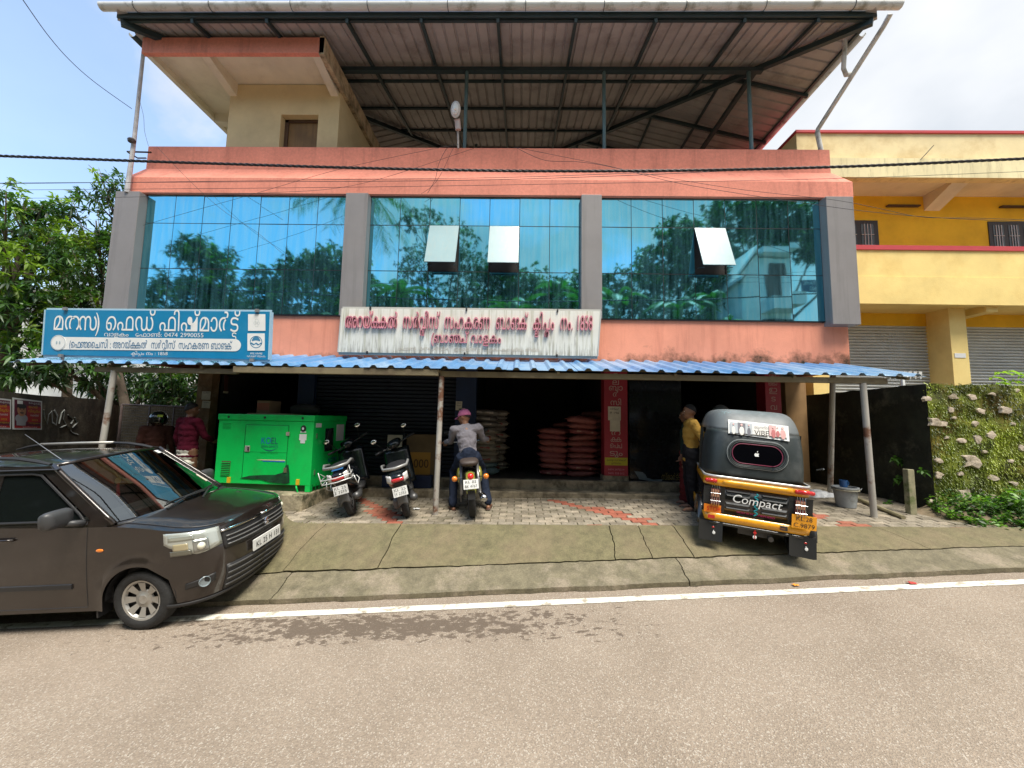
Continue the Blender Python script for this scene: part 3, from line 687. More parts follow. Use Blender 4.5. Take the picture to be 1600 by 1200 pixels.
for xt, xb_, yb in ((-6.44, -6.50, 5.9), (-1.215, -1.235, 5.93), (5.26, 5.30, 5.95)):
    AB(MB().tube([(xb_, yb, zp(xb_, yb) - .05), (xt, 5.95, 2.24)], .042, 10), 'post', M_pole, smooth=True)
bt = at(1301, 592, 7.35); bb_ = at(1296, 776, 7.45)
AB(MB().tube([bb_ + Vector((.28, 0, .03)), bb_ + Vector((.08, 0, .02)), bb_ + Vector((.02, 0, .1)), bt, Vector((bt.x, 7.3, 2.62))], .045, 10), 'post', M_pole, smooth=True)
AB(MB().tube([at(1414, 640, 7.1), at(1410, 590, 7.1), at(1425, 588, 7.1)], .035, 8), 'post', mat('white_pipe', (.7, .7, .66), .5), smooth=True)
val = MB()
for i in range(8):
    q = at(1382 + 8.0 * i, 583, 6.6 - .03 * i); val.cbox(q, (.05, .008, .05)).ball(q + Vector((0, 0, -.05)), (.028, .006, .028), 8, 5).cbox(q + Vector((0, 0, -.085)), (.016, .008, .03))
AB(val, 'valance', gloss('valance', (.6, .6, .57), .5))

# ================================================================== SIGNS
M_sblue = mat('sign_blue', (.008, .20, .40), .35, var=.08, vs=1.5, dirt=(.05, .26, .42), damt=.4, ds=1.2)
def sign_frame(name, tl, tr, bl, br, th, m, label, me):
    tl, tr, bl, br = map(Vector, (tl, tr, bl, br)); o = empty(name, bl, label=label, cat='sign')
    ux = (br - bl).normalized(); uy = (tl - bl).normalized(); nz = ux.cross(uy).normalized()
    MB().poly([bl, br, tr, tl], -nz * th).build('board', m, o, M=Matrix.Translation(-bl))
    e = MB()
    for a, b_ in ((bl, br), (br, tr), (tr, tl), (tl, bl)): e.bar(a - nz * th * .5, b_ - nz * th * .5, .016, th + .01, up=nz) if False else e.bar(a - nz * th * .5, b_ - nz * th * .5, .018, .018 + th)
    e.build('frame', me, o, M=Matrix.Translation(-bl))
    return o, ux, uy, nz, bl
Ys = 6.0
o1, ux, uy, nz, O1 = sign_frame('fish_mart_sign', at(71, 484, Ys), at(423, 487, Ys), at(66, 554, Ys), at(420, 562, Ys), .05, M_sblue, 'blue sign board with white lettering standing on the left end of the awning', gloss('sign_frame', (.35, .52, .62), .5))
S1 = lambda x, y: at(x, y, Ys) - O1 + nz * 0
def W1(t, x, y, x2, h, m, off=0.0, **k): 
    a = at(x, y, Ys); b_ = at(x2, y + (x2 - x) * .010, Ys); return write(t, a - O1, (b_ - a), uy, h, (b_ - a).length, off=off, parent=o1, mat_=m, **k)
W1('മത~സ~) െഫഡ് ഫിഷ്മാർട^ട്', 84, 515.5, 375, .42, M_white, .04)
W1('വാളകം   േഫാൺ: 0474 2990055', 163, 525.5, 318, .10, M_white, .012)
# white pill with blue text, round seal and two squares
pl = []
for i in range(13): a = R(-90 + 15 * i); pl.append((367 + 9.8 * math.cos(a), 539.4 + 9.6 * -math.sin(a)))
pl += [(92, 526.5), (92, 546)]
pts = [at(x, y, Ys) + nz * .004 - O1 for x, y in pl]
MB().poly(pts, nz * .001).build('name_strip', M_white, o1)
M_bink = gloss('blue_ink', (.01, .13, .28), .6)
W1('(െഫ~ഞ~ൈചസി : അറയ്ക~കൽ  സർവ^വീസ്  സഹകരണ ബാങ~ക്', 109, 543.2, 363, .17, M_bink, .012, lift=.008)
sc = at(92, 535.5, Ys) + nz * .005 - O1
MB().poly([sc + ux * .125 * math.cos(R(a)) + uy * .125 * math.sin(R(a)) for a in range(0, 360, 12)], nz * .004).build('seal', M_white, o1)
sl_ = MB()
for k in range(20):
    a0 = 2 * math.pi * k / 20; sl_.add([sc + nz * .006 + ux * r_ * math.cos(a) + uy * r_ * math.sin(a) for r_, a in ((.112, a0), (.118, a0), (.118, a0 + .3), (.112, a0 + .3))], [(0, 1, 2, 3)])
for s in (-1, 1): sl_.ball(sc + nz * .005 + ux * .025 * s, (.014, .003, .03), 8, 6)
sl_.build('seal_emblem', gloss('pale_ink', (.35, .45, .5), .6), o1)
W1('ക^ലിപ^തം നം : 1858', 205, 554.5, 262, .075, M_white, .012)
for (x0, y0, x1, y1) in ((388, 491, 415, 517), (387, 521, 414, 548)):
    MB().poly([at(x, y, Ys) + nz * .004 - O1 for x, y in ((x0, y1), (x1, y1), (x1, y0), (x0, y0))], nz * .002).build('emblem_panel', M_white, o1)
ec = at(400.5, 534.5, Ys) + nz * .007 - O1
e = MB()
for k in range(22):
    a0 = 2 * math.pi * k / 22; e.add([ec + ux * r_ * math.cos(a) + uy * r_ * math.sin(a) for r_, a in ((.088, a0), (.10, a0), (.10, a0 + .29), (.088, a0 + .29))], [(0, 1, 2, 3)])
e.poly([ec + ux * (.07 * math.cos(t)) + uy * (.04 + .035 * math.sin(t) - .02 * math.cos(2 * t)) for t in np.linspace(0, 6.1, 14)])
e.poly([ec + ux * (-.09 + .012 * k) + uy * (-.02 + .012 * math.sin(k)) for k in range(16)] + [ec + ux * (.09 - .012 * k) + uy * (-.045 + .01 * math.sin(k)) for k in range(16)])
e.build('emblem', gloss('emblem_ink', (.04, .2, .36), .6), o1)
e2 = MB(); ec2 = at(401.5, 504, Ys) + nz * .007 - O1
for dx, dy, r_ in ((0, .03, .03), (-.03, -.01, .022), (.03, -.01, .022), (0, -.045, .03)):
    for k in range(12):
        a0 = 2 * math.pi * k / 12; e2.add([ec2 + ux * (dx + q * math.cos(a)) + uy * (dy + q * math.sin(a)) for q, a in ((r_ - .006, a0), (r_, a0), (r_, a0 + .5), (r_ - .006, a0 + .5))], [(0, 1, 2, 3)])
e2.build('emblem', gloss('faint_ink', (.5, .56, .55), .6), o1)
W1('ഒരു േകരള', 391, 553.3, 410, .045, M_white, .01); W1('സർക്കാർ സ്ഥാപനം', 386, 558, 415, .045, M_white, .01)
cl = MB()
for x, y in ((104, 483), (403, 486), (97, 556), (395, 563)): cl.cbox(at(x, y, Ys) - O1 + nz * .02, (.06, .03, .05))
cl.cbox(at(395, 566, Ys) - O1 + nz * .0, (.03, .03, .12)).cbox(at(402, 569, Ys) - O1, (.12, .03, .03)).cbox(at(97, 563, Ys) - O1, (.03, .03, .14))
cl.build('clamp', gloss('clamp_metal', (.2, .2, .2), .5), o1)
# white sign
def grimy():
    m = mat('weathered_board', (.70, .69, .62), .6, var=.05, vs=2, dirt=(.33, .32, .20), damt=.85, ds=2.0, streak=7, lo=.5, hi=.66)
    nt = m.node_tree; N = nt.nodes; L = nt.links; b = N['Principled BSDF']; P = N.new('ShaderNodeNewGeometry').outputs['Position']
    mp = N.new('ShaderNodeMapping'); mp.inputs['Scale'].default_value = (16, 16, 1.4); L.new(P, mp.inputs[0])
    n = N.new('ShaderNodeTexNoise'); n.inputs['Scale'].default_value = 1; n.inputs['Detail'].default_value = 8; n.inputs['Roughness'].default_value = .7; L.new(mp.outputs[0], n.inputs['Vector'])
    sx = N.new('ShaderNodeSeparateXYZ'); L.new(P, sx.inputs[0]); r = N.new('ShaderNodeMapRange'); r.inputs[1].default_value = 2.75; r.inputs[2].default_value = 3.5; r.inputs[3].default_value = .14; r.inputs[4].default_value = -.14; L.new(sx.outputs[2], r.inputs[0])
    a = N.new('ShaderNodeMath'); L.new(n.outputs[0], a.inputs[0]); L.new(r.outputs[0], a.inputs[1])
    c = N.new('ShaderNodeValToRGB'); c.color_ramp.elements[0].position = .56; c.color_ramp.elements[1].position = .74; c.color_ramp.elements[1].color = (.8, .8, .8, 1); L.new(a.outputs[0], c.inputs[0])
    x = N.new('ShaderNodeMixRGB'); L.new(c.outputs[0], x.inputs[0]); L.new(b.inputs['Base Color'].links[0].from_socket, x.inputs[1]); x.inputs[2].default_value = (.12, .10, .06, 1); L.new(x.outputs[0], b.inputs['Base Color'])
    return m
Y2 = 7.0
o2, ux, uy, nz, O2 = sign_frame('bank_sign', at(534, 482, Y2), at(939, 486.5, Y2), at(528, 550, Y2), at(934, 556.5, Y2), .07, grimy(), 'stained white sign board with raised pink letters above the awning', gloss('sign_frame2', (.45, .45, .42), .5))
M_pink = mat('pink_acrylic', (.62, .25, .29), .4, var=.25, vs=9, dirt=(.35, .06, .12), damt=.6, ds=6)
def W2(t, x, y, x2, h, m, off, depth, each, lift=.003):
    a = at(x, y, Y2); b_ = at(x2, y + (x2 - x) * .010, Y2); return write(t, a - O2, (b_ - a), uy, h, (b_ - a).length, off=off, depth=depth, parent=o2, mat_=m, each=each, lift=lift)
W2('അറയ്ക~കൽ  സർവ^വീസ്  സഹകരണ  ബാങ~ക്  ക^ലിപ^തം  നം. 1858', 540, 513, 925, .40, M_pink, .03, .045, True)
W2('(ബാഞ~ച് വാളകം', 674, 536, 783, .27, M_pink, .03, .035, True)
W2('േഫാൺ : 0474-2470214,   ഇെമയിൽ : വാളകം-കൊല്ലം ജില്ല', 622, 547.5, 842, .09, gloss('faded_text', (.48, .42, .34), .7), 0, 0, False)
cl = MB()
for x, y in ((579, 482), (729, 484), (871, 486), (574, 551), (726, 553), (870, 556)): cl.cbox(at(x, y, Y2) - O2 + nz * .012, (.03, .03, .05))
cl.build('clamp', M_black, o2)

# ================================================================== VEGETATION TOOLS
def leafm(name, col, tr=.35):
    m = bpy.data.materials.new(name); m.use_nodes = True; nt = m.node_tree; N = nt.nodes; L = nt.links; b = N['Principled BSDF']
    P = N.new('ShaderNodeNewGeometry').outputs['Position']; n = N.new('ShaderNodeTexNoise'); n.inputs['Scale'].default_value = 2.5; n.inputs['Detail'].default_value = 3; L.new(P, n.inputs['Vector'])
    c = N.new('ShaderNodeValToRGB'); c.color_ramp.elements[0].position = .35; c.color_ramp.elements[1].position = .65
    c.color_ramp.elements[0].color = tuple(v * .7 for v in col) + (1,); c.color_ramp.elements[1].color = tuple(min(1, v * 1.35) for v in col) + (1,)
    L.new(n.outputs[0], c.inputs[0]); L.new(c.outputs[0], b.inputs['Base Color']); b.inputs['Roughness'].default_value = .42; b.inputs['Specular IOR Level'].default_value = .5
    t = N.new('ShaderNodeBsdfTranslucent'); x = N.new('ShaderNodeMixShader'); x.inputs[0].default_value = tr
    h = N.new('ShaderNodeMixRGB'); h.blend_type = 'MULTIPLY'; h.inputs[0].default_value = 1; h.inputs[2].default_value = (1.3, 1.5, .5, 1); L.new(c.outputs[0], h.inputs[1]); L.new(h.outputs[0], t.inputs[0])
    L.new(b.outputs[0], x.inputs[1]); L.new(t.outputs[0], x.inputs[2]); L.new(x.outputs[0], N['Material Output'].inputs[0]); return m
LG = [leafm('leaf_dark', (.028, .068, .024)), leafm('leaf_mid', (.062, .145, .035)), leafm('leaf_light', (.18, .29, .035))]
M_bark = mat('bark', (.12, .095, .07), .9, var=.35, vs=8, bump=.8, bs=30)
rng = np.random.default_rng(5)
def leaves(P, D, ln, wd, droop=.3, rg=rng):
    """leaf blades at points P along directions D: six-vertex blades, folded and drooping"""
    n = len(P); D = D / np.linalg.norm(D, axis=1, keepdims=True)
    up = rg.normal(size=(n, 3)) * .5 + np.array([0, 0, 1.]); s = np.cross(D, up); s /= np.linalg.norm(s, axis=1, keepdims=True) + 1e-9; u = np.cross(s, D)
    l = (ln * rg.uniform(.7, 1.25, n))[:, None]; w = (wd * rg.uniform(.75, 1.2, n))[:, None]; dz = np.array([0, 0, -1.])
    a = P; m1 = P + D * l * .45 + s * w * .5 + u * w * .12 + dz * l * droop * .25; m2 = P + D * l * .45 - s * w * .5 + u * w * .12 + dz * l * droop * .25
    md = P + D * l * .5 + dz * l * droop * .3; t = P + D * l + dz * l * droop
    V = np.stack([a, m1, t, m2, md], 1).reshape(-1, 3)
    k = np.arange(n)[:, None] * 5
    F = np.concatenate([k + np.array([[0, 1, 4]]), k + np.array([[1, 2, 4]]), k + np.array([[2, 3, 4]]), k + np.array([[3, 0, 4]])], 1).reshape(-1, 3)
    return V, F
def fast_mesh(name, V, F, mats, mi=None, parent=None):
    me = bpy.data.meshes.new(name); nF = len(F); k = F.shape[1]
    me.vertices.add(len(V)); me.vertices.foreach_set('co', V.astype(np.float32).ravel())
    me.loops.add(nF * k); me.loops.foreach_set('vertex_index', F.astype(np.int32).ravel())
    me.polygons.add(nF); me.polygons.foreach_set('loop_start', np.arange(0, nF * k, k, dtype=np.int32)); me.polygons.foreach_set('loop_total', np.full(nF, k, dtype=np.int32))
    for m in mats: me.materials.append(m)
    if mi is not None: me.polygons.foreach_set('material_index', mi.astype(np.int32))
    me.update(calc_edges=True); me.validate(); o = bpy.data.objects.new(name, me); return link(o, parent)
def crown(name, blobs, ncl, per, ln, wd, parent=None, mats=LG, w=(.45, .4, .15), droop=.35, seed=1, shell=.55, whorl=True, patch=None):
    """blobs: (centre, radii, share). Leaf whorls through the volume, denser towards the outside"""
    rg = np.random.default_rng(seed); VV = []; FF = []; MM = []; off = 0
    tot = sum(b[2] for b in blobs)
    for c, r, sh in blobs:
        n = max(1, int(ncl * sh / tot)); d = rg.normal(size=(n, 3)); d /= np.linalg.norm(d, axis=1, keepdims=True)
        rad = (shell + (1 - shell) * rg.random(n) ** .7)[:, None]
        C = np.array(c) + d * rad * np.array(r) * (1 + .18 * rg.normal(size=(n, 1)))
        ax = d * .7 + rg.normal(size=(n, 3)) * .45 + np.array([0, 0, .15])
        P = np.repeat(C, per, 0); A = np.repeat(ax, per, 0); D = A * .55 + rg.normal(size=P.shape) * .75
        P = P + rg.normal(size=P.shape) * ln * (.12 if whorl else .6)
        V, F = leaves(P, D, ln, wd, droop, rg)
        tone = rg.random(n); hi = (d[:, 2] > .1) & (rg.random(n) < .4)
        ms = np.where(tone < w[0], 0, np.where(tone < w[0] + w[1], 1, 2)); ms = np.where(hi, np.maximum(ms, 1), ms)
        if patch is not None:
            for pc, pr in patch: ms = np.where(np.linalg.norm(C - np.array(pc), axis=1) < pr, 2, ms)
        MM.append(np.repeat(ms, per * 4)); VV.append(V); FF.append(F + off); off += len(V)
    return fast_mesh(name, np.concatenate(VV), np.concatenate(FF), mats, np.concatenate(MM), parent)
def tree(label, base, blobs, ncl, per, ln, wd, trunk=.14, cat='tree', group=None, lean=None, **k):
    base = Vector(base); t = empty('tree', base, label=label, cat=cat, group=group); M = Matrix.Translation(-base)
    b = MB(); cs = [Vector(x[0]) for x in blobs]; mid = sum(cs, Vector()) / len(cs); fork = base.lerp(mid, .5) if lean is None else Vector(lean)
    b.tube([base - Vector((0, 0, .1)), base.lerp(fork, .5) + Vector((.08, .05, 0)), fork], [trunk * 1.2, trunk, trunk * .75], 9)
    for c, r, s in blobs:
        c = Vector(c); q = fork.lerp(c, .55) + Vector((0, 0, -.08 * (c - fork).length)); b.tube([fork, q, c], [trunk * .55, trunk * .35, trunk * .12], 6)
        rr = random.Random(int(c.x * 100))
        for i in range(6):
            e = c + Vector((rr.uniform(-1, 1) * r[0], rr.uniform(-1, 1) * r[1], rr.uniform(-.6, .9) * r[2])); b.tube([q.lerp(c, rr.random()), e], [trunk * .18, trunk * .05], 4)
    b.build('trunk', M_bark, t, smooth='all', M=M)
    cr = crown('crown', blobs, ncl, per, ln, wd, None, **k); cr.parent = t; CH.setdefault(t.name, []).append(cr); cr.matrix_local = M
    return t

# ================================================================== LEFT: BOUNDARY WALL, TREES, WHITE HOUSE
M_oldwall = mat('old_wall', (.075, .062, .04), .95, var=.5, vs=3, bump=.8, bs=22, dirt=(.24, .21, .14), damt=.6, ds=2.2, lo=.52, hi=.66)
wl = MB()
A0 = at(-320, 570, 3.9); pts = [at(-320, 575, 3.4), at(0, 611, 5.6), at(65, 618, 6.5), at(160, 624, 8.4), at(186, 634, 9.2)]
for i in range(len(pts) - 1):
    a, b_ = pts[i], pts[i + 1]; n = (b_ - a).cross(Vector((0, 0, 1))).normalized() * -.15
    wl.poly([(a.x, a.y, -.6), (b_.x, b_.y, -.3), tuple(b_), tuple(a)], n)
w_o = tag(wl.build('boundary_wall', M_oldwall), 'old blackened boundary wall with posters and white scrawl at the left', 'wall')
a, b_ = at(186, 634, 9.25), at(420, 640, 9.9)
tag(MB().poly([(a.x, a.y, -.3), (b_.x, b_.y, -.3), tuple(b_), tuple(a)], (0, .15, 0)).build('boundary_wall', mat('old_wall_b', (.04, .034, .022), .95, var=.5, vs=3, bump=.8, bs=22)), 'low dark mossy wall behind the leaning mesh gate', 'wall')
# posters on the wall
pa, pb = pts[1], pts[2]; pu = (pb - pa); pu.z = 0; pu.normalize(); pn = pu.cross(Vector((0, 0, 1)))
if pn.dot(CAM - pa) < 0: pn = -pn
def on_wall(x, y):  # point of the first wall stretch seen at a pixel
    v = ray(x, y); t = (Vector(pa) - CAM).dot(pn) / v.dot(pn); return CAM + v * t + pn * .012
M_pred = gloss('poster_red', (.42, .02, .02), .5); M_pmar = gloss('poster_maroon', (.12, .008, .03), .5); M_pyel = gloss('poster_yellow', (.70, .45, .02), .5)
M_skinp = gloss('print_skin', (.40, .20, .10), .5); M_pgrey = gloss('print_grey', (.28, .28, .30), .5)
def poster(x0, x1, y0, y1, label, face=True):
    q = [on_wall(x0, y1), on_wall(x1, y1 + .6), on_wall(x1, y0 + 1.5), on_wall(x0, y0)]
    c = q[0]; o = empty('poster', c, label=label, cat='poster', group='election style posters on the left wall'); M = Matrix.Translation(-c)
    U = q[1] - q[0]; V = q[3] - q[0]
    def P(u, v, k=0): return q[0] + U * u + V * v + pn * .0015 * k
    def rect(u0, u1, v0, v1, m, k, nm): return MB().poly([P(u0, v0, k), P(u1, v0, k), P(u1, v1, k), P(u0, v1, k)]).build(nm, m, o, M=M)
    MB().poly([P(0, 0), P(1, 0), P(1, 1), P(0, 1)], -pn * .003).build('sheet', M_white, o, M=M)
    rect(.05, .95, .05, .95, M_pmar, 1, 'print_panel'); rect(.45, .95, .25, .78, M_pred, 2, 'print_panel'); rect(.05, .95, .05, .12, M_pred, 2, 'print_panel')
    if face:
        b = MB(); cc = P(.27, .60, 4)
        ell = lambda du, dv, ru, rv, k: [P(.27 + du + ru * math.cos(t), .60 + dv + rv * math.sin(t), k) for t in np.linspace(0, 2 * math.pi, 16)[:-1]]
        b.poly(ell(0, -.24, .21, .15, 3), mi=3); b.poly(ell(0, .03, .145, .20, 4), mi=0)
        b.poly(ell(0, .12, .155, .13, 3.5), mi=1); b.poly(ell(0, .155, .15, .075, 5), mi=1); b.poly(ell(0, -.06, .075, .022, 6), mi=1)
        for s in (-1, 1): b.poly(ell(.055 * s, .055, .028, .012, 6), mi=1); b.poly(ell(.055 * s, .085, .04, .008, 6), mi=1)
        b.poly(ell(0, .0, .018, .03, 6), mi=2); b.poly(ell(0, -.095, .04, .01, 6), mi=2)
        b.build('portrait', [M_skinp, M_black, gloss('print_lip', (.22, .08, .05), .5), M_pgrey], o, M=M, rec=False)
    uu = U.normalized(); vv = V.normalized(); H = V.length
    for t_, v_, h_, w_, m_, u_ in (('ഒ.ഐ.ഒ.യു', .86, .09, .42, M_white, .5), ('ലഹരി', .72, .12, .3, M_pyel, .5), ('വിരുദ്ധ', .58, .12, .42, M_pyel, .48), ('സദസ്സ്', .45, .09, .3, M_white, .55), ('2025', .30, .08, .22, M_pyel, .6), ('വാളകം', .20, .07, .4, M_pyel, .5), ('ജനങ്ങൾക്ക്', .065, .045, .5, M_white, .3)):
        write(t_, P(u_, v_, 5) - c, uu, vv, H * h_, U.length * w_, off=.015, parent=o, mat_=m_, lift=0)
    rect(.12, .3, .82, .93, M_white, 5, 'print_badge'); rect(.1, .4, .13, .3, M_pgrey, 4.5, 'print_panel')
    return o
poster(18, 64, 621, 671, 'red and maroon poster with a moustached portrait, right one of the pair')
poster(-30, 15.5, 619, 670, 'red poster cut by the left picture edge beside its twin', True)
gf = MB()
rr = random.Random(4)
for s_ in ([(66, 640), (68, 655), (72, 662), (74, 648), (79, 642), (80, 660), (86, 664), (88, 650), (83, 641)], [(90, 662), (94, 645), (99, 640), (97, 655), (104, 668), (112, 676), (120, 678)], [(92, 668), (100, 664), (108, 670)], [(104, 648), (112, 655), (108, 662)], [(114, 652), (118, 660), (110, 668)]):
    gf.tube([on_wall(x, y) + pn * .004 for x, y in s_], [(.014 + .008 * rr.random(), .003) for _ in s_], 6)
gf.build('scrawl', mat('lime_scrawl', (.30, .32, .31), .9, var=.4, vs=9), w_o)
# white house behind the trees
wh = empty('white_house', (-17, 15, 0), label='pale house standing behind the trees at the left', cat='house'); M = Matrix.Translation((17, -15, 0))
M_wh = plaster('white_plaster', (.74, .76, .74), dirt=(.5, .5, .45), damt=.4)
MB().box(-30, -12.5, 15, 24, -.5, 6.4).build('wall', M_wh, wh, M=M)
MB().poly([(-30.4, 14.6, 6.3), (-12.1, 14.6, 6.3), (-12.1, 19, 7.4), (-30.4, 19, 7.4)], (0, 0, .12)).build('roof', mat('far_roof', (.30, .28, .26), .8), wh, M=M)
# trees
def px(x, y, Y): return tuple(at(x, y, Y))
tree('mango like tree with bright new leaves at the left edge', (-12.2, 9.0, -.2),
     [(px(10, 350, 8.6), (1.5, 1.2, .75), 1.2), (px(20, 412, 8.4), (1.3, 1.1, .55), 1.0), (px(-70, 380, 8.8), (1.6, 1.3, 1.5), 1.3), (px(62, 385, 9.0), (.6, .8, .45), .5), (px(40, 322, 8.6), (.7, .7, .28), .3), (px(15, 455, 8.2), (.8, .8, .28), .35)],
     520, 13, .19, .06, trunk=.16, seed=3, droop=.5, w=(.4, .42, .18), patch=[(px(70, 385, 8.8), .55), (px(15, 412, 8.0), .6)])
tree('slender tree with whorled dark leaves beside the grey column', (-9.4, 9.4, -.2),
     [(px(150, 345, 9.2), (.62, .8, .7), .8), (px(185, 300, 9.3), (.42, .5, .5), .35), (px(140, 410, 9.0), (.85, .9, .7), 1.1), (px(120, 470, 8.8), (.75, .9, .5), .7), (px(160, 480, 9.4), (.7, .9, .6), .8), (px(195, 400, 9.6), (.5, .8, .9), .8)],
     500, 13, .18, .05, trunk=.11, seed=8, droop=.3, w=(.5, .36, .14), patch=[(px(125, 375, 8.8), .35), (px(100, 462, 8.6), .3)])
tree('low dark tree spreading below and behind the blue sign', (-9.6, 10.5, -.2),
     [(px(45, 500, 8.4), (1.0, .9, .62), 1.2), (px(30, 560, 8.2), (1.2, 1.0, .6), 1.1), (px(120, 575, 9.0), (1.0, 1.0, .42), .9), (px(110, 520, 9.2), (1.0, .9, .6), .9), (px(225, 600, 10.2), (1.2, 1.0, .55), .9), (px(290, 610, 10.6), (1.1, 1.0, .6), .9)],
     700, 13, .20, .05, trunk=.13, seed=13, droop=.35, w=(.62, .32, .06), patch=[(px(35, 520, 8.0), .3), (px(30, 600, 8.0), .15)])
tree('dense bushy tree seen below the awning beside the brown pillar', (-8.3, 11.6, -.2),
     [(px(235, 615, 11.2), (1.6, .8, .6), 1), (px(300, 590, 11.5), (1.3, .9, .9), 1)], 380, 12, .2, .05, trunk=.1, seed=23, w=(.7, .28, .02))
def palm(label, base, topp, nfr, fl, seed=1, cat='palm tree', trunk=.16):
    rr = random.Random(seed); base = Vector(base); topp = Vector(topp); o = empty('palm_tree', base, label=label, cat=cat); M = Matrix.Translation(-base)
    MB().tube([base, base.lerp(topp, .5) + Vector((.15, .1, 0)), topp], [trunk, trunk * .7, trunk * .6], 10).build('trunk', M_bark, o, smooth='all', M=M)
    rg = np.random.default_rng(seed)
    for i in range(nfr):
        a = 2 * math.pi * i / nfr + rr.uniform(-.2, .2); el = rr.uniform(-.35, 1.0); d = Vector((math.cos(a) * math.cos(el), math.sin(a) * math.cos(el), math.sin(el)))
        L_ = fl * rr.uniform(.8, 1.1); pts_ = []
        for k in range(9): t = k / 8; pts_.append(topp + d * L_ * t + Vector((0, 0, -L_ * .65 * t * t)))
        P = []; D = []
        for k in range(2, 46):
            t = k / 46; j = min(7, int(t * 8)); p_ = pts_[j].lerp(pts_[j + 1], t * 8 - j); dr = (pts_[j + 1] - pts_[j]).normalized(); sd_ = dr.cross(Vector((0, 0, 1))).normalized()
            for s in (-1, 1): P.append(p_); D.append(dr * .45 + sd_ * s + Vector((0, 0, -.35)))
        V, F = leaves(np.array([tuple(v) for v in P]), np.array([tuple(v) for v in D]), fl * .22, fl * .014, .4, rg)
        f_ = fast_mesh('frond', V, F, [LG[1]], None, o); f_.matrix_local = M
        s_ = MB().tube(pts_, [.025 * fl / 3, .02 * fl / 3, .018 * fl / 3, .015 * fl / 3, .012 * fl / 3, .01 * fl / 3, .008 * fl / 3, .006 * fl / 3, .004 * fl / 3], 4).build('rib', LG[2], f_)
    return o
palm('feathery coconut palm showing between the two left trees', (-15.5, 13, 0), tuple(at(95, 372, 13)), 11, 2.6, 4)

# leaning mesh gate
ga = [at(191, 632, 7.9), at(322, 637, 8.1), at(310, 740, 7.7), at(180, 735, 7.5)]
gt = empty('mesh_gate', ga[3], label='welded wire mesh gate with pinkish frame leaning behind the car', cat='gate'); M = Matrix.Translation(-ga[3])
M_gate = mat('gate_paint', (.22, .15, .125), .6, var=.3, vs=6)
for a, b_ in ((0, 1), (1, 2), (2, 3), (3, 0)): MB().tube([ga[a], ga[b_]], .022, 6).build('frame_bar', M_gate, gt, M=M)
for t in (.33, .62): MB().tube([ga[0].lerp(ga[1], t), ga[3].lerp(ga[2], t)], .016, 6).build('frame_bar', M_gate, gt, M=M)
ms = MB()
for i in range(1, 22): t = i / 22; ms.tube([ga[0].lerp(ga[3], t), ga[1].lerp(ga[2], t)], .0045, 4, caps=False)
for i in range(1, 36): t = i / 36; ms.tube([ga[0].lerp(ga[1], t), ga[3].lerp(ga[2], t)], .003, 4, caps=False)
tag(ms.build('wire_mesh', mat('wire', (.14, .12, .10), .6), gt, M=M), kind='stuff')
# steel pole at the left of the facade with bracket and insulator
pp = empty('utility_pole', at(198, 300, 7.1), label='thin steel service pole with bracket rising beside the left facade corner', cat='pole'); M = Matrix.Translation(-pp.location)
pq = [at(198.5, 301, 7.13), at(210, 215, 7.15), at(224, 82, 7.2)]
MB().tube(pq, [.045, .035, .03], 8).build('pole', mat('pole_grey', (.42, .42, .43), .5, var=.25, vs=6), pp, smooth=True, M=M)
br = MB().tube([at(199, 237, 7.1), at(236, 238, 7.55)], .018, 6).tube([at(200, 238, 7.1), at(215, 247, 7.2), at(228, 247, 7.5)], .014, 6)
br.build('bracket', M_black, pp, M=M)
MB().lathe([(0, -.05), (.06, -.045), (.07, 0), (.05, .03), (0, .04)], at(206, 219, 7.1), n=12).build('insulator', gloss('insulator', (.06, .05, .05), .3), pp, M=M, smooth=True)

# ================================================================== RIGHT: MOSSY WALL, YELLOW BUILDING
M_yel = plaster('ochre_wall', (.88, .52, .035), dirt=(.65, .30, .03), damt=.3)
M_yelc = plaster('yellow_balcony', (.88, .68, .27), dirt=(.62, .38, .10), damt=.35, ds=1.0)
M_yelp = plaster('pale_parapet', (.80, .66, .38), dirt=(.50, .34, .14), damt=.55, ds=1.0)
M_yels = plaster('old_fascia', (.80, .70, .42), dirt=(.30, .25, .14), damt=.5, ds=2.2, streak=3)
M_redc = gloss('red_coping', (.50, .05, .06), .6)
YB, YWL = 8.6, 9.45
yb = empty('yellow_building', (7, YB, 0), label='two storey yellow building with balcony and grey roller shutters at the right', cat='building')
OY = Matrix.Translation((-7, -YB, 0))
def YBb(mbx, name, m, **k): return mbx.build(name, m, k.pop('parent', yb), M=OY, **k)
xz = lambda x, y, Y=YB: at(x, y, Y)
zt = xz(1400, 203).z; zm = xz(1400, 247).z; zb_ = xz(1400, 277).z; xl = xz(1250, 210).x; XE = 20
YBb(MB().box(xl, XE, YB + .12, 18, zm, zt), 'roof_parapet', M_yelp)
YBb(MB().box(xl - .03, XE, YB + .08, 18, zt, zt + .06), 'coping', M_redc)
YBb(MB().box(xl - .02, XE, YB, YB + .2, zb_, zm).box(xl - .02, XE, YB + .2, 18, zb_ + .15, zm), 'fascia', M_yels)
YBb(MB().box(xl + .02, XE, YB + .2, YWL, zb_ + .06, zb_ + .15), 'soffit', M_creamw)
YBb(MB().poly([(10.15, YB + .2, zb_ + .0), (10.15, YWL, zb_ - .32), (10.15, YWL, zb_ + .06), (10.15, YB + .2, zb_ + .06)], (.38, 0, 0)), 'beam', M_creamw)
zbt = xz(1400, 391).z; zbc = xz(1400, 384).z; zbb = xz(1400, 475).z; zbm = xz(1400, 432).z
xb2 = 6.1
YBb(MB().box(xb2, XE, YB, YB + .12, zbm, zbt), 'balcony_wall', M_yelc)
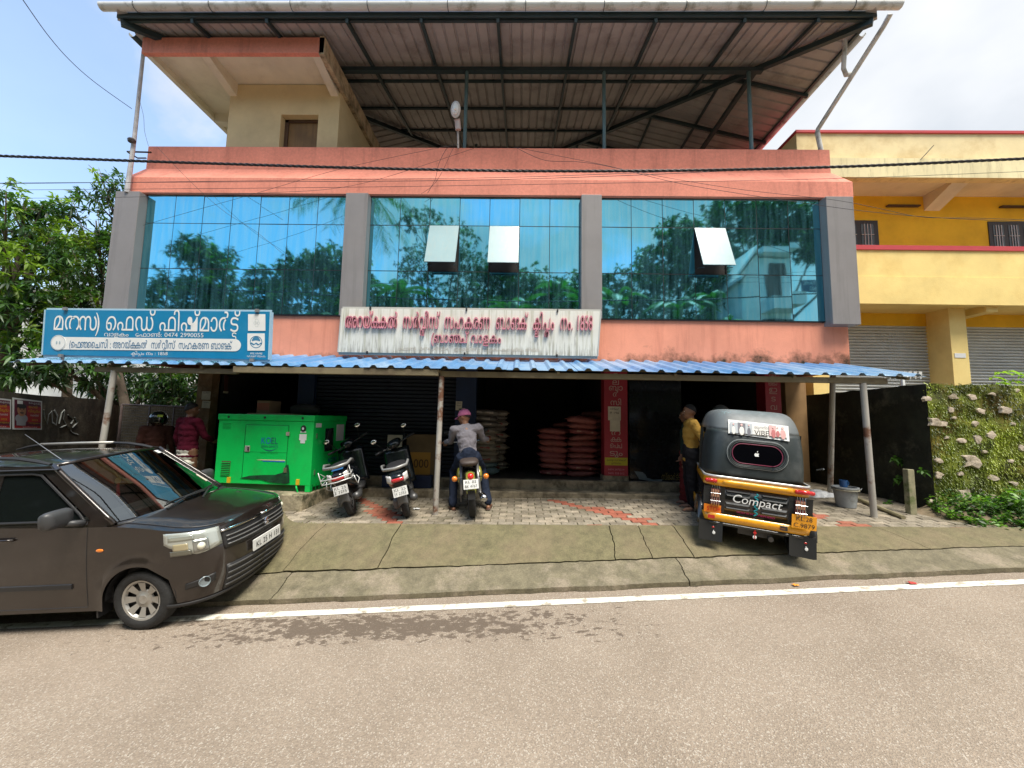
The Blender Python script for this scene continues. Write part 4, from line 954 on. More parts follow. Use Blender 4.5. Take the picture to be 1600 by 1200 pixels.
YBb(MB().box(xb2, XE, YB - .012, YB + .12, zbb, zbm - .005).box(xb2, XE, YB + .12, YWL, zbb + .03, zbb + .16), 'balcony_slab', M_yelc)
YBb(MB().box(xb2, XE, YB - .03, YB + .15, zbt, zbc), 'coping', M_redc)
YBb(MB().box(xb2 - .6, XE, YWL, YWL + .15, zbb - .28, zb_ + .1), 'wall', M_yel)
YBb(MB().box(xb2 - .6, XE, YWL + .15, 18, -.3, zb_ + .1), 'rear_wall', M_yelp)
YBb(MB().box(10.55, 10.8, YB + .1, YWL, zbb - .12, zbb + .03), 'beam', M_yelc)
for x0, x1, y0, yb_ in ((6.75, 7.12, 8.9, 9.4), (9.98, 10.36, 8.95, 9.4), (13.6, 14.0, 8.95, 9.4)):
    YBb(MB().box(x0, x1, y0, YWL + .1, -.3, zbb + .03), 'pillar', M_yelc)
YBb(MB().box(5.9, 6.35, 8.6, 9.4, -.3, 3.3), 'pillar', mat('brown_wall', (.36, .22, .10), .85, var=.2))
M_sh = mat('shutter_grey', (.66, .68, .66), .45, var=.08, vs=2, dirt=(.5, .5, .45), damt=.3, ds=1.2)
for x0, x1 in ((7.12, 9.98), (10.36, 13.6), (14, 17)):
    s_ = MB(); z = .2
    while z < zbb - .28:
        s_.poly([(x0, YWL + .05, z), (x0, YWL + .02, z + .012), (x0, YWL + .005, z + .035), (x0, YWL + .02, z + .06), (x0, YWL + .05, z + .07)], (x1 - x0, 0, 0)); z += .0745
    tag(YBb(s_, 'roller_shutter', M_sh), kind='stuff')
M_wblk = gloss('window_black', (.03, .022, .02), .5)
for x0, x1 in ((8.0, 8.96), (11.68, 12.9), (15, 16.2)):
    z1 = at(1590, 347, YWL).z; z0 = zbb + .1
    wf_ = YBb(MB().box(x0, x1, YWL - .02, YWL + .02, z0, z1), 'window', M_wblk)
    n = 2 if x1 - x0 < 1 else 3
    for i in range(n):
        a = x0 + .1 + (x1 - x0 - .1) / n * i; b2 = a + (x1 - x0 - .1) / n - .12
        MB().box(a, b2, YWL - .026, YWL - .021, z0, z1 - .1).build('pane', gloss('dim_glass', (.05, .06, .06), .15), wf_)
        gr = MB()
        for k in range(1, 4): xx = a + (b2 - a) * k / 4; gr.tube([(xx, YWL - .035, z0), (xx, YWL - .035, z1 - .1)], .008, 5)
        for k in range(8): zz = z0 + (z1 - .1 - z0) * k / 8; gr.tube([(a, YWL - .035, zz), (b2, YWL - .035, zz)], .007, 5)
        gr.build('grille', gloss('grille_white', (.6, .6, .58), .5), wf_)
for x0, x1 in ((9.2, 10.0), (12.0, 12.8)):
    z = at(1430, 323.5, YWL).z; YBb(MB().box(x0, x1, YWL - .08, YWL + .01, z - .015, z + .02), 'vent_slot', mat('slot', (.08, .05, .03), .9))
YBb(MB().tube([at(1438, 250, 8.58), at(1459, 227, 8.5)], .008, 5), 'rod', M_black)
YBb(MB().box(10.03, 10.28, 8.94, 8.95, at(1500, 559, 8.95).z, at(1500, 552, 8.95).z), 'number_plate', M_white)
# mossy rubble wall
WX, WY, WT = 6.47, 6.2, 2.27
def mossy():
    m = mat('mossy_plaster', (.16, .19, .016), .95, var=.4, vs=2.5, bump=1.0, bs=35, dirt=(.028, .03, .008), damt=.9, ds=2.6, lo=.45, hi=.62)
    nt = m.node_tree; N = nt.nodes; L = nt.links; b = N['Principled BSDF']; P = N.new('ShaderNodeNewGeometry').outputs['Position']
    n = N.new('ShaderNodeTexNoise'); n.inputs['Scale'].default_value = 1.1; n.inputs['Detail'].default_value = 6; mp = N.new('ShaderNodeMapping'); mp.inputs['Location'].default_value = (4, 1, 7); L.new(P, mp.inputs[0]); L.new(mp.outputs[0], n.inputs['Vector'])
    c = N.new('ShaderNodeValToRGB'); c.color_ramp.elements[0].position = .5; c.color_ramp.elements[1].position = .7; L.new(n.outputs[0], c.inputs[0])
    x = N.new('ShaderNodeMixRGB'); L.new(c.outputs[0], x.inputs[0]); L.new(b.inputs['Base Color'].links[0].from_socket, x.inputs[1]); x.inputs[2].default_value = (.16, .09, .012, 1); L.new(x.outputs[0], b.inputs['Base Color'])
    return m
M_moss = mossy()
M_wside = mat('shaded_wall', (.020, .022, .012), .9, var=.6, vs=3, bump=.9, bs=25, dirt=(.12, .11, .075), damt=.6, ds=2.2, lo=.56, hi=.68)  # near-black base carries the shade on the side face; paler mottling is real
mw = empty('mossy_wall', (WX, WY, .1), label='thick compound wall covered with bright green moss and pale stones', cat='wall'); OM = Matrix.Translation((-WX, -WY, -.1))
def wd(x, z): return .05 * noise.noise(Vector((x * 1.6, 3, z * 1.6))) + .035 * noise.noise(Vector((x * 5, 3, z * 5))) + .012 * noise.noise(Vector((x * 16, 3, z * 16)))
MB().grid(lambda u, v: Vector((WX + 9 * u, WY + wd(WX + 9 * u, v * 2.4) * (1 if u > 0 else .3), -.15 + v * (WT + .15 + .03 * noise.noise(Vector((u * 30, 0, 0)))))), 240, 60).build('mossy_face', M_moss, mw, M=OM, smooth='all')
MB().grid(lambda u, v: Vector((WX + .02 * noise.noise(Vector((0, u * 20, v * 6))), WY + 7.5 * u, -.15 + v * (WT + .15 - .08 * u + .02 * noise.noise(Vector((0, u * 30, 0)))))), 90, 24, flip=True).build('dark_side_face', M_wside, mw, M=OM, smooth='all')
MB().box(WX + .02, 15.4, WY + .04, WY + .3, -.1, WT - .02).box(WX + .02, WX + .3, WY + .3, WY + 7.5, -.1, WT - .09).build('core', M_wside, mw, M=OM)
M_stone = mat('pale_stone', (.50, .42, .33), .85, var=.35, vs=9, bump=.8, bs=30, dirt=(.16, .13, .06), damt=.7, ds=6)
rr = random.Random(9)
stones = [(1489, 620, 9), (1521, 620, 7), (1484, 640, 7), (1488, 653, 4), (1534, 643, 8), (1567, 641, 9), (1462, 661, 13), (1525, 662, 5), (1577, 662, 5), (1547, 680, 7), (1478, 684, 4), (1505, 690, 7), (1527, 687, 8), (1536, 705, 5), (1464, 719, 7), (1517, 721, 14), (1465, 742, 8), (1499, 740, 5), (1552, 747, 11), (1508, 770, 10), (1459, 787, 8), (1586, 756, 7), (1451, 622, 6), (1554, 778, 6), (1500, 790, 6), (1598, 700, 6), (1580, 720, 5), (1549, 616, 5), (1590, 610, 5)]
for x, y, s in stones:
    c = at(x, y, WY); c.y += wd(c.x, c.z + .15) - .01; r_ = s / 600 * WY * 1.0
    b = MB(); n = 9; rim = [(1 + .4 * rr.uniform(-1, 1)) for _ in range(n)]; a0 = rr.uniform(0, 6)
    sq = rr.uniform(.55, .95); vs = [(0, -.016, 0)] + [(r_ * rim[i] * math.cos(a0 + i * 2 * math.pi / n) * .8, -.012, sq * .8 * r_ * rim[i] * math.sin(a0 + i * 2 * math.pi / n)) for i in range(n)] + [(r_ * rim[i] * math.cos(a0 + i * 2 * math.pi / n), .03, sq * r_ * rim[i] * math.sin(a0 + i * 2 * math.pi / n)) for i in range(n)]
    b.add(vs, [(0, 1 + i, 1 + (i + 1) % n) for i in range(n)] + [(1 + i, 1 + n + i, 1 + n + (i + 1) % n, 1 + (i + 1) % n) for i in range(n)])
    b.build('stone', M_stone, mw, M=OM @ Matrix.Translation(c))
# moss tufts on the face
rg = np.random.default_rng(31); n = 16000
X = WX + rg.random(n) * 3.2; Z = rg.random(n) * 2.3; Y = np.array([WY + wd(x, z + .15) for x, z in zip(X, Z)])
D = np.stack([rg.normal(size=n) * .6, -np.abs(rg.normal(size=n)) - .4, rg.normal(size=n) * .4 - .6], 1)
V, F = leaves(np.stack([X, Y + .005, Z], 1), D, .032, .013, .6, rg)
LM = [leafm('moss_mid', (.15, .20, .016), .2), leafm('moss_light', (.27, .33, .025), .2), leafm('moss_dark', (.06, .08, .012), .2)]
pn_ = np.array([noise.noise(Vector((x * 1.5, 0, z * 1.5))) for x, z in zip(X, Z)]); mi = np.where(pn_ > .12, 1, np.where(pn_ < -.15, 2, 0))
tag(fast_mesh('moss_tufts', V, F, LM, np.repeat(mi, 4), mw), kind='stuff').matrix_local = OM
# weeds on the verge
soil = MB().grid(lambda u, v: Vector((6.0 + 6 * u, 4.75 + 1.5 * v - .25 * (1 - v) * u * 0, 0)), 1, 1)
def vz(X, Y): t = max(0, min(1, (Y - (5.75 - .42 * (X - 6.0))) / .5)); t *= max(0, min(1, (X - 6.1) / .4)); return gz(X, Y) + .16 * t
sb = MB().grid(lambda u, v: Vector((6.0 + 8 * u, 4.5 + 1.75 * v, vz(6.0 + 8 * u, 4.5 + 1.75 * v) - .012 + .03 * noise.noise(Vector((u * 30, v * 8, 0))) * (vz(6 + 8 * u, 4.5 + 1.75 * v) > gz(6 + 8 * u, 4.5 + 1.75 * v) + .01))), 80, 24)
tag(sb.build('verge', M_soil, smooth='all'), kind='structure')
rg = np.random.default_rng(77); Ps = []; Ds = []
for i in range(1500):
    x = 6.25 + rg.random() * 4.2; y = 4.6 + rg.random() * 1.6; edge = 5.62 - .40 * (x - 6.2)
    if y < edge + .1 * rg.normal() + .02: continue
    h = .04 + .16 * rg.random() * min(1, (y - edge) * 1.6 + .3); z0 = vz(x, y)
    lx, ly = rg.normal() * .05, rg.normal() * .05 - .03
    for k in range(9):
        t = (k + 1) / 9; Ps.append((x + lx * t, y + ly * t, z0 + h * t)); a = rg.random() * 6.28; Ds.append((math.cos(a), math.sin(a), .25 + .4 * rg.normal()))
V, F = leaves(np.array(Ps), np.array(Ds), .065, .034, .25, rg)
LW = [leafm('weed_mid', (.055, .14, .02)), leafm('weed_light', (.13, .27, .03)), leafm('weed_dark', (.03, .075, .015))]
mi = np.repeat(rg.choice(3, len(Ps) // 9, p=[.45, .35, .2]), 9)
tag(fast_mesh('weeds', V, F, LW, np.repeat(mi, 4)), kind='stuff')
# tall weeds against the foot of the wall
rg = np.random.default_rng(78); Ps = []; Ds = []
for i in range(150):
    x = 7.0 + rg.random() * 3.4; y = 6.02 - rg.random() * .35; h = .15 + .32 * rg.random() * (1 if x > 7.6 else .5); z0 = vz(x, y)
    lx, ly = rg.normal() * .06, -.1 * rg.random()
    for k in range(14):
        t = (k + 1) / 14; Ps.append((x + lx * t, y + ly * t, z0 + h * t)); a = rg.random() * 6.28; Ds.append((math.cos(a), math.sin(a) - .3, .1 + .3 * rg.normal()))
V, F = leaves(np.array(Ps), np.array(Ds), .085, .045, .3, rg)
tag(fast_mesh('tall_weeds', V, F, LW, np.repeat(rg.choice(3, len(Ps), p=[.3, .5, .2]), 4)), kind='stuff')
# small ferns in the wall corner, leafy plant above the wall
Ps = []; Ds = []
for x, y in ((1405, 718), (1412, 722), (1400, 748), (1408, 745), (1418, 738), (1385, 785), (1390, 790), (1440, 735), (1398, 716)):
    c = at(x, y, 6.7 if x < 1430 else 6.15)
    for k in range(10): a = rg.random() * 6.28; Ps.append(tuple(c)); Ds.append((math.cos(a), -.4 + .3 * math.sin(a), .3 * rg.normal()))
V, F = leaves(np.array(Ps), np.array(Ds), .11, .05, .4, rg)
tag(fast_mesh('wall_ferns', V, F, LW), kind='stuff')
cp = empty('cassava_plant', at(1575, 640, 6.9), label='young plant with yellow green palmate leaves rising above the mossy wall', cat='plant'); M = Matrix.Translation(-cp.location)
MB().tube([at(1575, 640, 6.9), at(1572, 600, 6.9), at(1568, 590, 6.9)], [.02, .012, .006], 6).build('stem', LG[1], cp, M=M)
rg = np.random.default_rng(3); M_lime = leafm('lime_leaf', (.26, .42, .04), .5)
for hx, hy in ((1552, 590), (1560, 582), (1573, 580), (1586, 584), (1596, 588), (1580, 596), (1562, 598)):
    c = at(hx, hy, 6.9 - .2 * rg.random()); P = np.repeat(np.array([tuple(c)]), 7, 0); a = np.linspace(-2.6, 2.6, 7) + rg.normal() * .4
    V, F = leaves(P, np.stack([np.sin(a), -.5 + .3 * np.cos(a), .15 + 0 * a], 1), .17, .05, .5, rg)
    f_ = fast_mesh('leaf', V, F, [M_lime], None, cp); f_.matrix_local = M
# leaning post, bucket, pipes, sack
pb = gpix(1424, 803); pt_ = at(1419, 733, pb.y + .02)
tag(MB().bar(pb - Vector((0, 0, .1)), pt_, .10, .09).build('stone_post', mat('post_concrete', (.26, .24, .15), .9, var=.3, vs=5, dirt=(.09, .12, .03), damt=.9, ds=4, lo=.45, hi=.58), bevel=.01), 'short square concrete marker post with green algae by the weeds', 'post')
bp = gpix(1322, 789, .03); bp = Vector((bp.x, bp.y, zp(bp.x, bp.y)))
bk = empty('bucket', bp, label='grey paint stained bucket standing by the rear awning post', cat='bucket')
M_bk = mat('bucket_grey', (.30, .32, .33), .5, var=.2, vs=5, dirt=(.10, .09, .06), damt=.7, ds=6)
MB().lathe([(0, .005), (.13, .005), (.165, .30), (.18, .30), (.18, .32), (.16, .32), (.125, .02), (0, .02)], (0, 0, 0), n=20).build('pail', M_bk, bk, smooth=True)
MB().lathe([(.172, .27), (.185, .272), (.185, .285), (.172, .287)], (0, 0, 0), n=20).build('rim', gloss('bucket_rim', (.36, .34, .26), .5), bk)
MB().tube([(.18, 0, .29), (.23, -.03, .28), (.25, -.02, .3)], .006, 5).build('handle', M_bk, bk)
tag(MB().lathe([(0, 0), (.05, 0), (.055, .11), (.048, .11), (.044, .01), (0, .01)], (0, 0, 0), n=16).tube([(.054, 0, .09), (.085, 0, .08), (.085, 0, .04), (.052, 0, .02)], .007, 6).build('mug', gloss('mug_blue', (.02, .08, .22), .35), None, M=Matrix.Translation(bp + Vector((-.04, -.02, .32))), smooth=True), 'small blue plastic mug resting on the grey bucket', 'mug')
tag(MB().grid(lambda u, v: Vector((-.26 + .52 * u + .03 * math.sin(9 * v), -.16 + .34 * v, .12 * math.sin(math.pi * u) ** .5 * math.sin(math.pi * v) ** .6 + .03 * noise.noise(Vector((u * 6, v * 6, 1))))), 26, 18).build('plastic_bag', mat('bag_white', (.62, .64, .66), .4, var=.2, vs=9), None, smooth='all', M=Matrix.Translation(Vector((*gpix(1280, 774).xy, zp(5.5, 6.8))))), 'crumpled white plastic bag lying on the paving beside the rickshaw', 'bag')
pA, pB = gpix(1340, 783), gpix(1412, 812)
tag(MB().tube([pA + Vector((-.1, 0, .05)), pA + Vector((0, 0, .04)), pA.lerp(pB, .5) + Vector((0, 0, .035)), pB + Vector((0, 0, .03))], .03, 8).build('drain_pipe', mat('old_pipe', (.24, .21, .12), .7, var=.3, vs=6), smooth=True), 'old pipe lying along the foot of the dark side wall', 'pipe')

# ================================================================== OVERHEAD WIRES
M_wire = gloss('wire_black', (.015, .015, .017), .5)
def wire(pts_, Y, r, label, sag=0, twist=False, cat='cable', grp=None):
    P = [at(x, y, Y if not isinstance(Y, tuple) else Y[0] + (Y[1] - Y[0]) * i / (len(pts_) - 1)) for i, (x, y) in enumerate(pts_)]
    # smooth through points
    Q = []
    n = 14
    for i in range(len(P) - 1):
        p0 = P[max(0, i - 1)]; p1 = P[i]; p2 = P[i + 1]; p3 = P[min(len(P) - 1, i + 2)]
        for k in range(n): t = k / n; Q.append(.5 * ((2 * p1) + (p2 - p0) * t + (2 * p0 - 5 * p1 + 4 * p2 - p3) * t * t + (3 * p1 - p0 - 3 * p2 + p3) * t ** 3))
    Q.append(P[-1]); b = MB()
    if twist:
        L_ = [0]
        for i in range(1, len(Q)): L_.append(L_[-1] + (Q[i] - Q[i - 1]).length)
        m = int(L_[-1] / .03); R_ = []; j = 0
        for k in range(m + 1):
            s = L_[-1] * k / m
            while j < len(Q) - 2 and L_[j + 1] < s: j += 1
            R_.append(Q[j].lerp(Q[j + 1], (s - L_[j]) / max(1e-6, L_[j + 1] - L_[j])))
        for ph in range(3): b.tube([p + Vector((0, math.cos(k * .75 + ph * 2.094), math.sin(k * .75 + ph * 2.094))) * r * .8 for k, p in enumerate(R_)], r * .75, 5)
    else: b.tube(Q, r, 5)
    o = b.build('power_cable' if twist else 'wire', M_wire, smooth='all'); return tag(o, label, cat, grp)
wire([(-250, 233), (0, 243.5), (350, 256), (700, 265.5), (1000, 267), (1300, 261), (1600, 248), (1850, 236)], 4.6, .012, 'thick twisted black power cable crossing the whole facade', twist=True)
wg = 'thin service wires across the front'
wire([(-200, 288), (0, 286), (400, 284), (700, 282), (960, 275), (1200, 264), (1400, 256), (1800, 243)], 5.0, .0035, 'thin wire running just beneath the thick twisted cable', grp=wg)
wire([(-200, 287), (0, 287), (350, 283), (560, 280), (800, 277), (1130, 265), (1400, 256), (1800, 238)], 5.2, .003, 'second thin wire close under the twisted cable at the coral parapet', grp=wg)
wire([(-200, 299), (0, 297), (500, 293), (900, 287), (1300, 279), (1600, 268), (1800, 260)], 5.3, .003, 'lower thin wire crossing the coral band above the windows', grp=wg)
wire([(-200, 312), (0, 310), (200, 308), (400, 302), (560, 288), (740, 232)], (5.3, 7.4), .003, 'thin wire rising from the left to the parapet by the lamp', grp=wg)
wire([(36, 0), (75, 55), (110, 95), (150, 130), (206, 170)], (4.5, 7.1), .006, 'slack wire dropping from the upper left sky to the service pole', grp=wg)
wire([(246, 230), (300, 286), (350, 330), (400, 362), (440, 395)], 6.9, .003, 'wire falling diagonally over the left window bay', grp=wg)
wire([(216, 150), (224, 180), (226, 205), (232, 228)], 7.15, .003, 'loose wire hanging beside the service pole', grp=wg)
wire([(803, 229), (850, 250), (905, 253), (960, 262), (1080, 290), (1290, 322), (1400, 335), (1500, 342), (1700, 350)], (7.4, 6.0), .004, 'slack double wire drooping to the right over the yellow building', grp=wg)
wire([(806, 230), (870, 243), (940, 257), (1000, 270), (1150, 295), (1300, 312), (1370, 325), (1440, 339), (1530, 341), (1700, 347)], (7.4, 6.0), .0035, 'second slack wire beside the double wire at the right', grp=wg)
wire([(716, 226), (700, 230), (686, 255), (680, 280), (668, 302)], 7.15, .004, 'looped wire hanging from the lamp over the parapet', grp=wg)
wire([(712, 226), (706, 236), (690, 270), (676, 290), (658, 303)], 7.15, .003, 'second looped wire beside the lamp', grp=wg)
wire([(224, 352), (300, 330), (400, 302), (540, 262), (700, 228)], 6.95, .003, 'long thin wire slanting up across the left bay', grp=wg)

# ================================================================== ACROSS THE ROAD (seen mirrored in the windows)
def mp_(x, y, d): p = at(x, y, 14.6 + d); return (p.x, -d, p.z)
def mtree(label, base_x, d, blobs, ncl, per, ln, wdt, seed, **k):
    ncl = int(ncl * 1.9); k.setdefault('w', (.6, .34, .06))
    bx = mp_(base_x, 600, d)[0]; return tree(label, (bx, -d - .3, .3), [(mp_(x, y, dd), r, s) for x, y, dd, r, s in blobs], ncl, per, ln, wdt, seed=seed, **k)
mtree('round crowned tree mirrored in the left window bay', 315, 10, [(318, 400, 10, (1.6, 1.3, 1.0), 1), (290, 455, 10, (2.6, 1.5, 1.3), 1.4), (345, 450, 10, (1.8, 1.5, 1.5), 1), (300, 520, 9.5, (3, 1.6, 1.6), 1.4)], 420, 9, .42, .16, 51, trunk=.2)
mtree('broad dark trees mirrored at the right of the left window bay', 480, 11, [(440, 440, 11, (1.8, 1.5, 1.2), 1), (490, 420, 11, (2.0, 1.5, 1.0), 1), (535, 420, 11, (1.7, 1.5, 1.4), 1), (470, 490, 10, (4.5, 1.8, 1.8), 2.2), (560, 470, 10.5, (2, 1.5, 1.8), 1.2)], 700, 9, .42, .16, 52, trunk=.22)
mtree('tall feathery tree mirrored in the middle window bay', 680, 10, [(660, 350, 10, (1.7, 1, .75), .5), (715, 375, 10, (1.5, 1, 1.1), .6), (655, 410, 10, (1.6, 1.2, 1.2), .8), (740, 420, 10, (1.7, 1.2, 1.1), 1.2), (690, 470, 9.5, (3.4, 1.6, 1.6), 2)], 520, 9, .26, .09, 53, trunk=.16)
mtree('thick tree mirrored behind the banana plants', 830, 10, [(800, 440, 10.5, (2.6, 1.5, 1.2), 1), (890, 460, 10.5, (2.2, 1.5, 1.2), 1), (760, 500, 9.5, (4, 1.6, 1.8), 1.5), (880, 520, 9.5, (3.5, 1.6, 1.8), 1.3)], 620, 9, .42, .16, 54, trunk=.2)
mtree('tree with dark crown mirrored left in the right window bay', 1060, 12, [(1065, 365, 12, (1.5, 1.2, 1.0), .8), (1040, 410, 12, (2, 1.3, 1.4), 1), (1090, 430, 12, (2.4, 1.5, 1.8), 1.4), (980, 450, 11, (2.4, 1.5, 1.4), 1.1), (1020, 500, 11, (4, 1.6, 2), 1.5)], 620, 9, .42, .16, 55, trunk=.2)
mtree('high dark crown mirrored at the top of the right bay', 1220, 15, [(1150, 345, 15, (2.5, 1.5, 1.6), 1), (1220, 340, 15, (3, 1.5, 2.0), 1.4), (1280, 360, 15, (2.6, 1.5, 2.6), 1.3), (1120, 400, 14, (2, 1.5, 1.4), .8), (1340, 380, 15, (3, 2, 3), 1)], 700, 9, .5, .18, 56, trunk=.25)
for lab, x, d in (('shrubby tree far across the road at the left', -30, 12), ('bushy tree across the road further left', 130, 12), ('tree across the road at the far right', 1520, 14)):
    mtree(lab, x, d, [(x, 470, d, (3, 2, 2.2), 1), (x + 60, 500, d, (3, 2, 2), 1), (x + 20, 420, d, (2, 1.5, 1.5), .6)], 330, 9, .45, .17, 60 + int(d) + x, trunk=.2)
M_ban = leafm('banana_leaf', (.06, .17, .035), .4)
def banana(label, base, hgt, nl, L_, seed):
    rr = random.Random(seed); o = empty('banana_plant', base, label=label, cat='banana plant', group='banana plants across the road')
    MB().tube([(0, 0, -.2), (.05, 0, hgt * .6), (0, .03, hgt)], [.14, .11, .07], 8).build('stem', mat('banana_stem', (.12, .16, .05), .6, var=.3), o, smooth='all')
    for i in range(nl):
        a = 2 * math.pi * i / nl + rr.uniform(-.3, .3); el = rr.uniform(.45, 1.35); l = L_ * rr.uniform(.8, 1.15); d = Vector((math.cos(a), math.sin(a), 0)); s_ = d.cross(Vector((0, 0, 1)))
        def fn(u, v):
            t = u; p = Vector((0, 0, hgt - .1)) + d * l * t * math.cos(el) + Vector((0, 0, l * (t * math.sin(el) - .75 * t * t)))
            w = .30 * math.sin(math.pi * min(1, .08 + t * .93)) ** .6 * (1 if t > .12 else .12); q = (v - .5) * 2
            return p + s_ * w * q + Vector((0, 0, -.10 * abs(q) + .02 * math.sin(30 * t + 5 * q)))
        MB().grid(fn, 16, 4).build('leaf', M_ban, o, smooth='all')
    return o
bi = 0
for lab, x, y, d, L_ in (('banana plant with one upright leaf mirrored in the middle bay', 625, 452, 6, 2.4), ('banana plant mirrored low in the middle bay', 800, 480, 5, 2.4), ('tall banana plant mirrored right in the middle bay', 868, 455, 6, 2.5), ('banana plant mirrored at the middle bay right edge', 915, 465, 6.5, 2.3), ('banana plant mirrored left in the right bay', 965, 470, 6, 2.3), ('big leaved banana plant mirrored in the right bay', 1060, 480, 5, 2.3), ('leaning banana plant mirrored beside the white house', 1110, 470, 5.5, 2.2), ('banana plant mirrored low beside the house corner', 1130, 510, 4.8, 1.9), ('banana plant mirrored low in the left bay', 520, 500, 5.5, 2.2)):
    d = 6.9 + .3 * (bi % 3); p = mp_(x, y, d); g0 = .2; b = banana(lab, (p[0], p[1], g0), max(1.5, p[2] - g0), 8, L_ * 1.15, 100 + bi); bi += 1
palm('coconut palm whose fronds are mirrored at the top left of the bays', (mp_(560, 600, 9)[0], -9, .5), mp_(560, 285, 9), 16, 3.6, 9)
# white house with a name board
hx0 = mp_(1165, 450, 9)[0]; hx1 = 17.5
hs = empty('house', (hx0, -9, 0), label='white house with sloping roof edge and name board mirrored in the right bay', cat='house'); M = Matrix.Translation((-hx0, 9, 0))
zr0 = mp_(1200, 380, 9)[2]; zs0 = mp_(1200, 480, 9)[2]
MB().box(hx0 + 1.2, hx1, -16, -9.6, 0, zr0 - .5).build('wall', plaster('house_white', (.75, .75, .72)), hs, M=M)
MB().poly([(hx0, -9.6, zr0 - 2.2), (hx0 + 1.2, -9.6, zr0 - .5), (hx0 + 1.2, -9.6, 0), (hx0, -9.6, 0)], (0, -6, 0)).build('wall', plaster('house_white2', (.75, .75, .72)), hs, M=M)
MB().poly([(hx0 - .3, -9.2, zr0 - 2.3), (hx0 + 1.1, -9.2, zr0 - .2), (hx0 + 1.1, -9.2, zr0), (hx0 - .3, -9.2, zr0 - 2.1)], (0, -7, 0)).box(hx0 + 1.1, hx1, -16, -8.9, zr0 - .35, zr0).build('roof', plaster('house_trim', (.8, .8, .78)), hs, M=M)
MB().box(hx0 + 1.5, hx1, -9.6, -8.4, zs0, zs0 + .75).build('balcony', plaster('house_bal', (.7, .7, .68)), hs, M=M)
MB().box(hx0 + 1.9, hx0 + 2.9, -9.58, -9.5, zs0 + .9, zr0 - .9).build('window', gloss('brown_frame', (.10, .04, .03), .5), hs, M=M)
MB().box(hx0 + 1.6, hx1, -9.58, -9.4, 1, zs0 - .4).build('dark_porch_panel', M_dark, hs, M=M)  # solid dark panel standing in for the shade inside the porch
b0 = Vector((hx0 + 3.2, -8.35, zs0 + .75)); MB().box(b0.x, b0.x + 2.3, -8.42, -8.35, b0.z, b0.z + .7).build('name_board', gloss('board_navy', (.02, .05, .12), .5), hs, M=M)
write('PALATHITTAYIL', (b0.x + 2.2 - hx0, -8.34 + 9, b0.z + .4), (-1, 0, 0), (0, 0, 1), .3, 2.1, parent=hs, mat_=M_white, off=.02)
write('BUILDING', (b0.x + 1.8 - hx0, -8.34 + 9, b0.z + .1), (-1, 0, 0), (0, 0, 1), .3, 1.3, parent=hs, mat_=M_white, off=.02)
# wood behind, its far side out of sight
rg = np.random.default_rng(8); n = 26000; X = rg.random(n) * 50 - 34; tp = 9.2 + 1.1 * np.sin(X * .5) + .8 * np.sin(X * 1.3 + 1) + .9 * rg.random(n); Z = rg.random(n) ** .8 * tp; Y = -13.2 - 1.6 * rg.random(n)
V, F = leaves(np.stack([X, Y, Z], 1), rg.normal(size=(n, 3)), .85, .36, .3, rg)
tag(fast_mesh('woodland', V, F, LG, np.repeat(rg.choice(3, n, p=[.65, .3, .05]), 4)), kind='stuff')
# embankment edge hedge
rg = np.random.default_rng(6); n = 7000; X = rg.random(n) * 44 - 20; Y = -6.6 - rg.random(n) * 5; Z = .2 + rg.random(n) * 2.2 * (0.4 + .6 * rg.random(n))
V, F = leaves(np.stack([X, Y, Z], 1), rg.normal(size=(n, 3)), .5, .18, .3, rg)
tag(fast_mesh('undergrowth', V, F, LG, np.repeat(rg.choice(3, n, p=[.4, .45, .15]), 4)), kind='stuff')
def loft(secs, n=16, e=.8):
    """secs: (y, z, half width, half height)"""
    b = MB(); vs = []
    for y, z, w, h in secs:
        for k in range(n):
            t = 2 * math.pi * k / n; c, s = math.cos(t), math.sin(t)
            vs.append((w * math.copysign(abs(c) ** e, c), y, z + h * math.copysign(abs(s) ** e, s)))
    m = len(secs); b.add(vs, [(i * n + j, i * n + (j + 1) % n, (i + 1) * n + (j + 1) % n, (i + 1) * n + j) for i in range(m - 1) for j in range(n)] + [tuple(range(n)), tuple((m - 1) * n + j for j in range(n))][::1])
    return b

# ================================================================== CAR
M_tyre = mat('tyre', (.022, .022, .022), .85, var=.3, vs=12, bump=.6, bs=50, obj=True)
M_carp = mat('car_paint', (.024, .0175, .0145), .32, metal=.45, var=.05, vs=3, coat=1.0, obj=True, dirt=(.12, .10, .08), damt=.15, ds=2.5)
M_cglass = gloss('car_glass', (.012, .02, .02), .03, coat=.5)
def windscreen():
    m = bpy.data.materials.new('windscreen'); m.use_nodes = True; N = m.node_tree.nodes; L = m.node_tree.links
    g = N.new('ShaderNodeBsdfGlossy'); g.inputs['Roughness'].default_value = .01; g.inputs[0].default_value = (.9, .95, .95, 1)
    t = N.new('ShaderNodeBsdfTransparent'); t.inputs[0].default_value = (.42, .47, .46, 1); f = N.new('ShaderNodeFresnel'); f.inputs[0].default_value = 1.5
    a = N.new('ShaderNodeMath'); a.operation = 'MULTIPLY_ADD'; a.inputs[1].default_value = 2.2; a.inputs[2].default_value = .14; L.new(f.outputs[0], a.inputs[0])
    x = N.new('ShaderNodeMixShader'); L.new(a.outputs[0], x.inputs[0]); L.new(t.outputs[0], x.inputs[1]); L.new(g.outputs[0], x.inputs[2]); L.new(x.outputs[0], N['Material Output'].inputs[0]); return m
M_wscr = windscreen()
M_trim = gloss('trim_black', (.02, .02, .021), .5)
M_chr = gloss('chrome', (.62, .62, .62), .15, metal=1)
M_silver = mat('wheel_silver', (.42, .41, .38), .4, metal=.5, var=.15, vs=9, obj=True, dirt=(.2, .15, .1), damt=.5, ds=9)
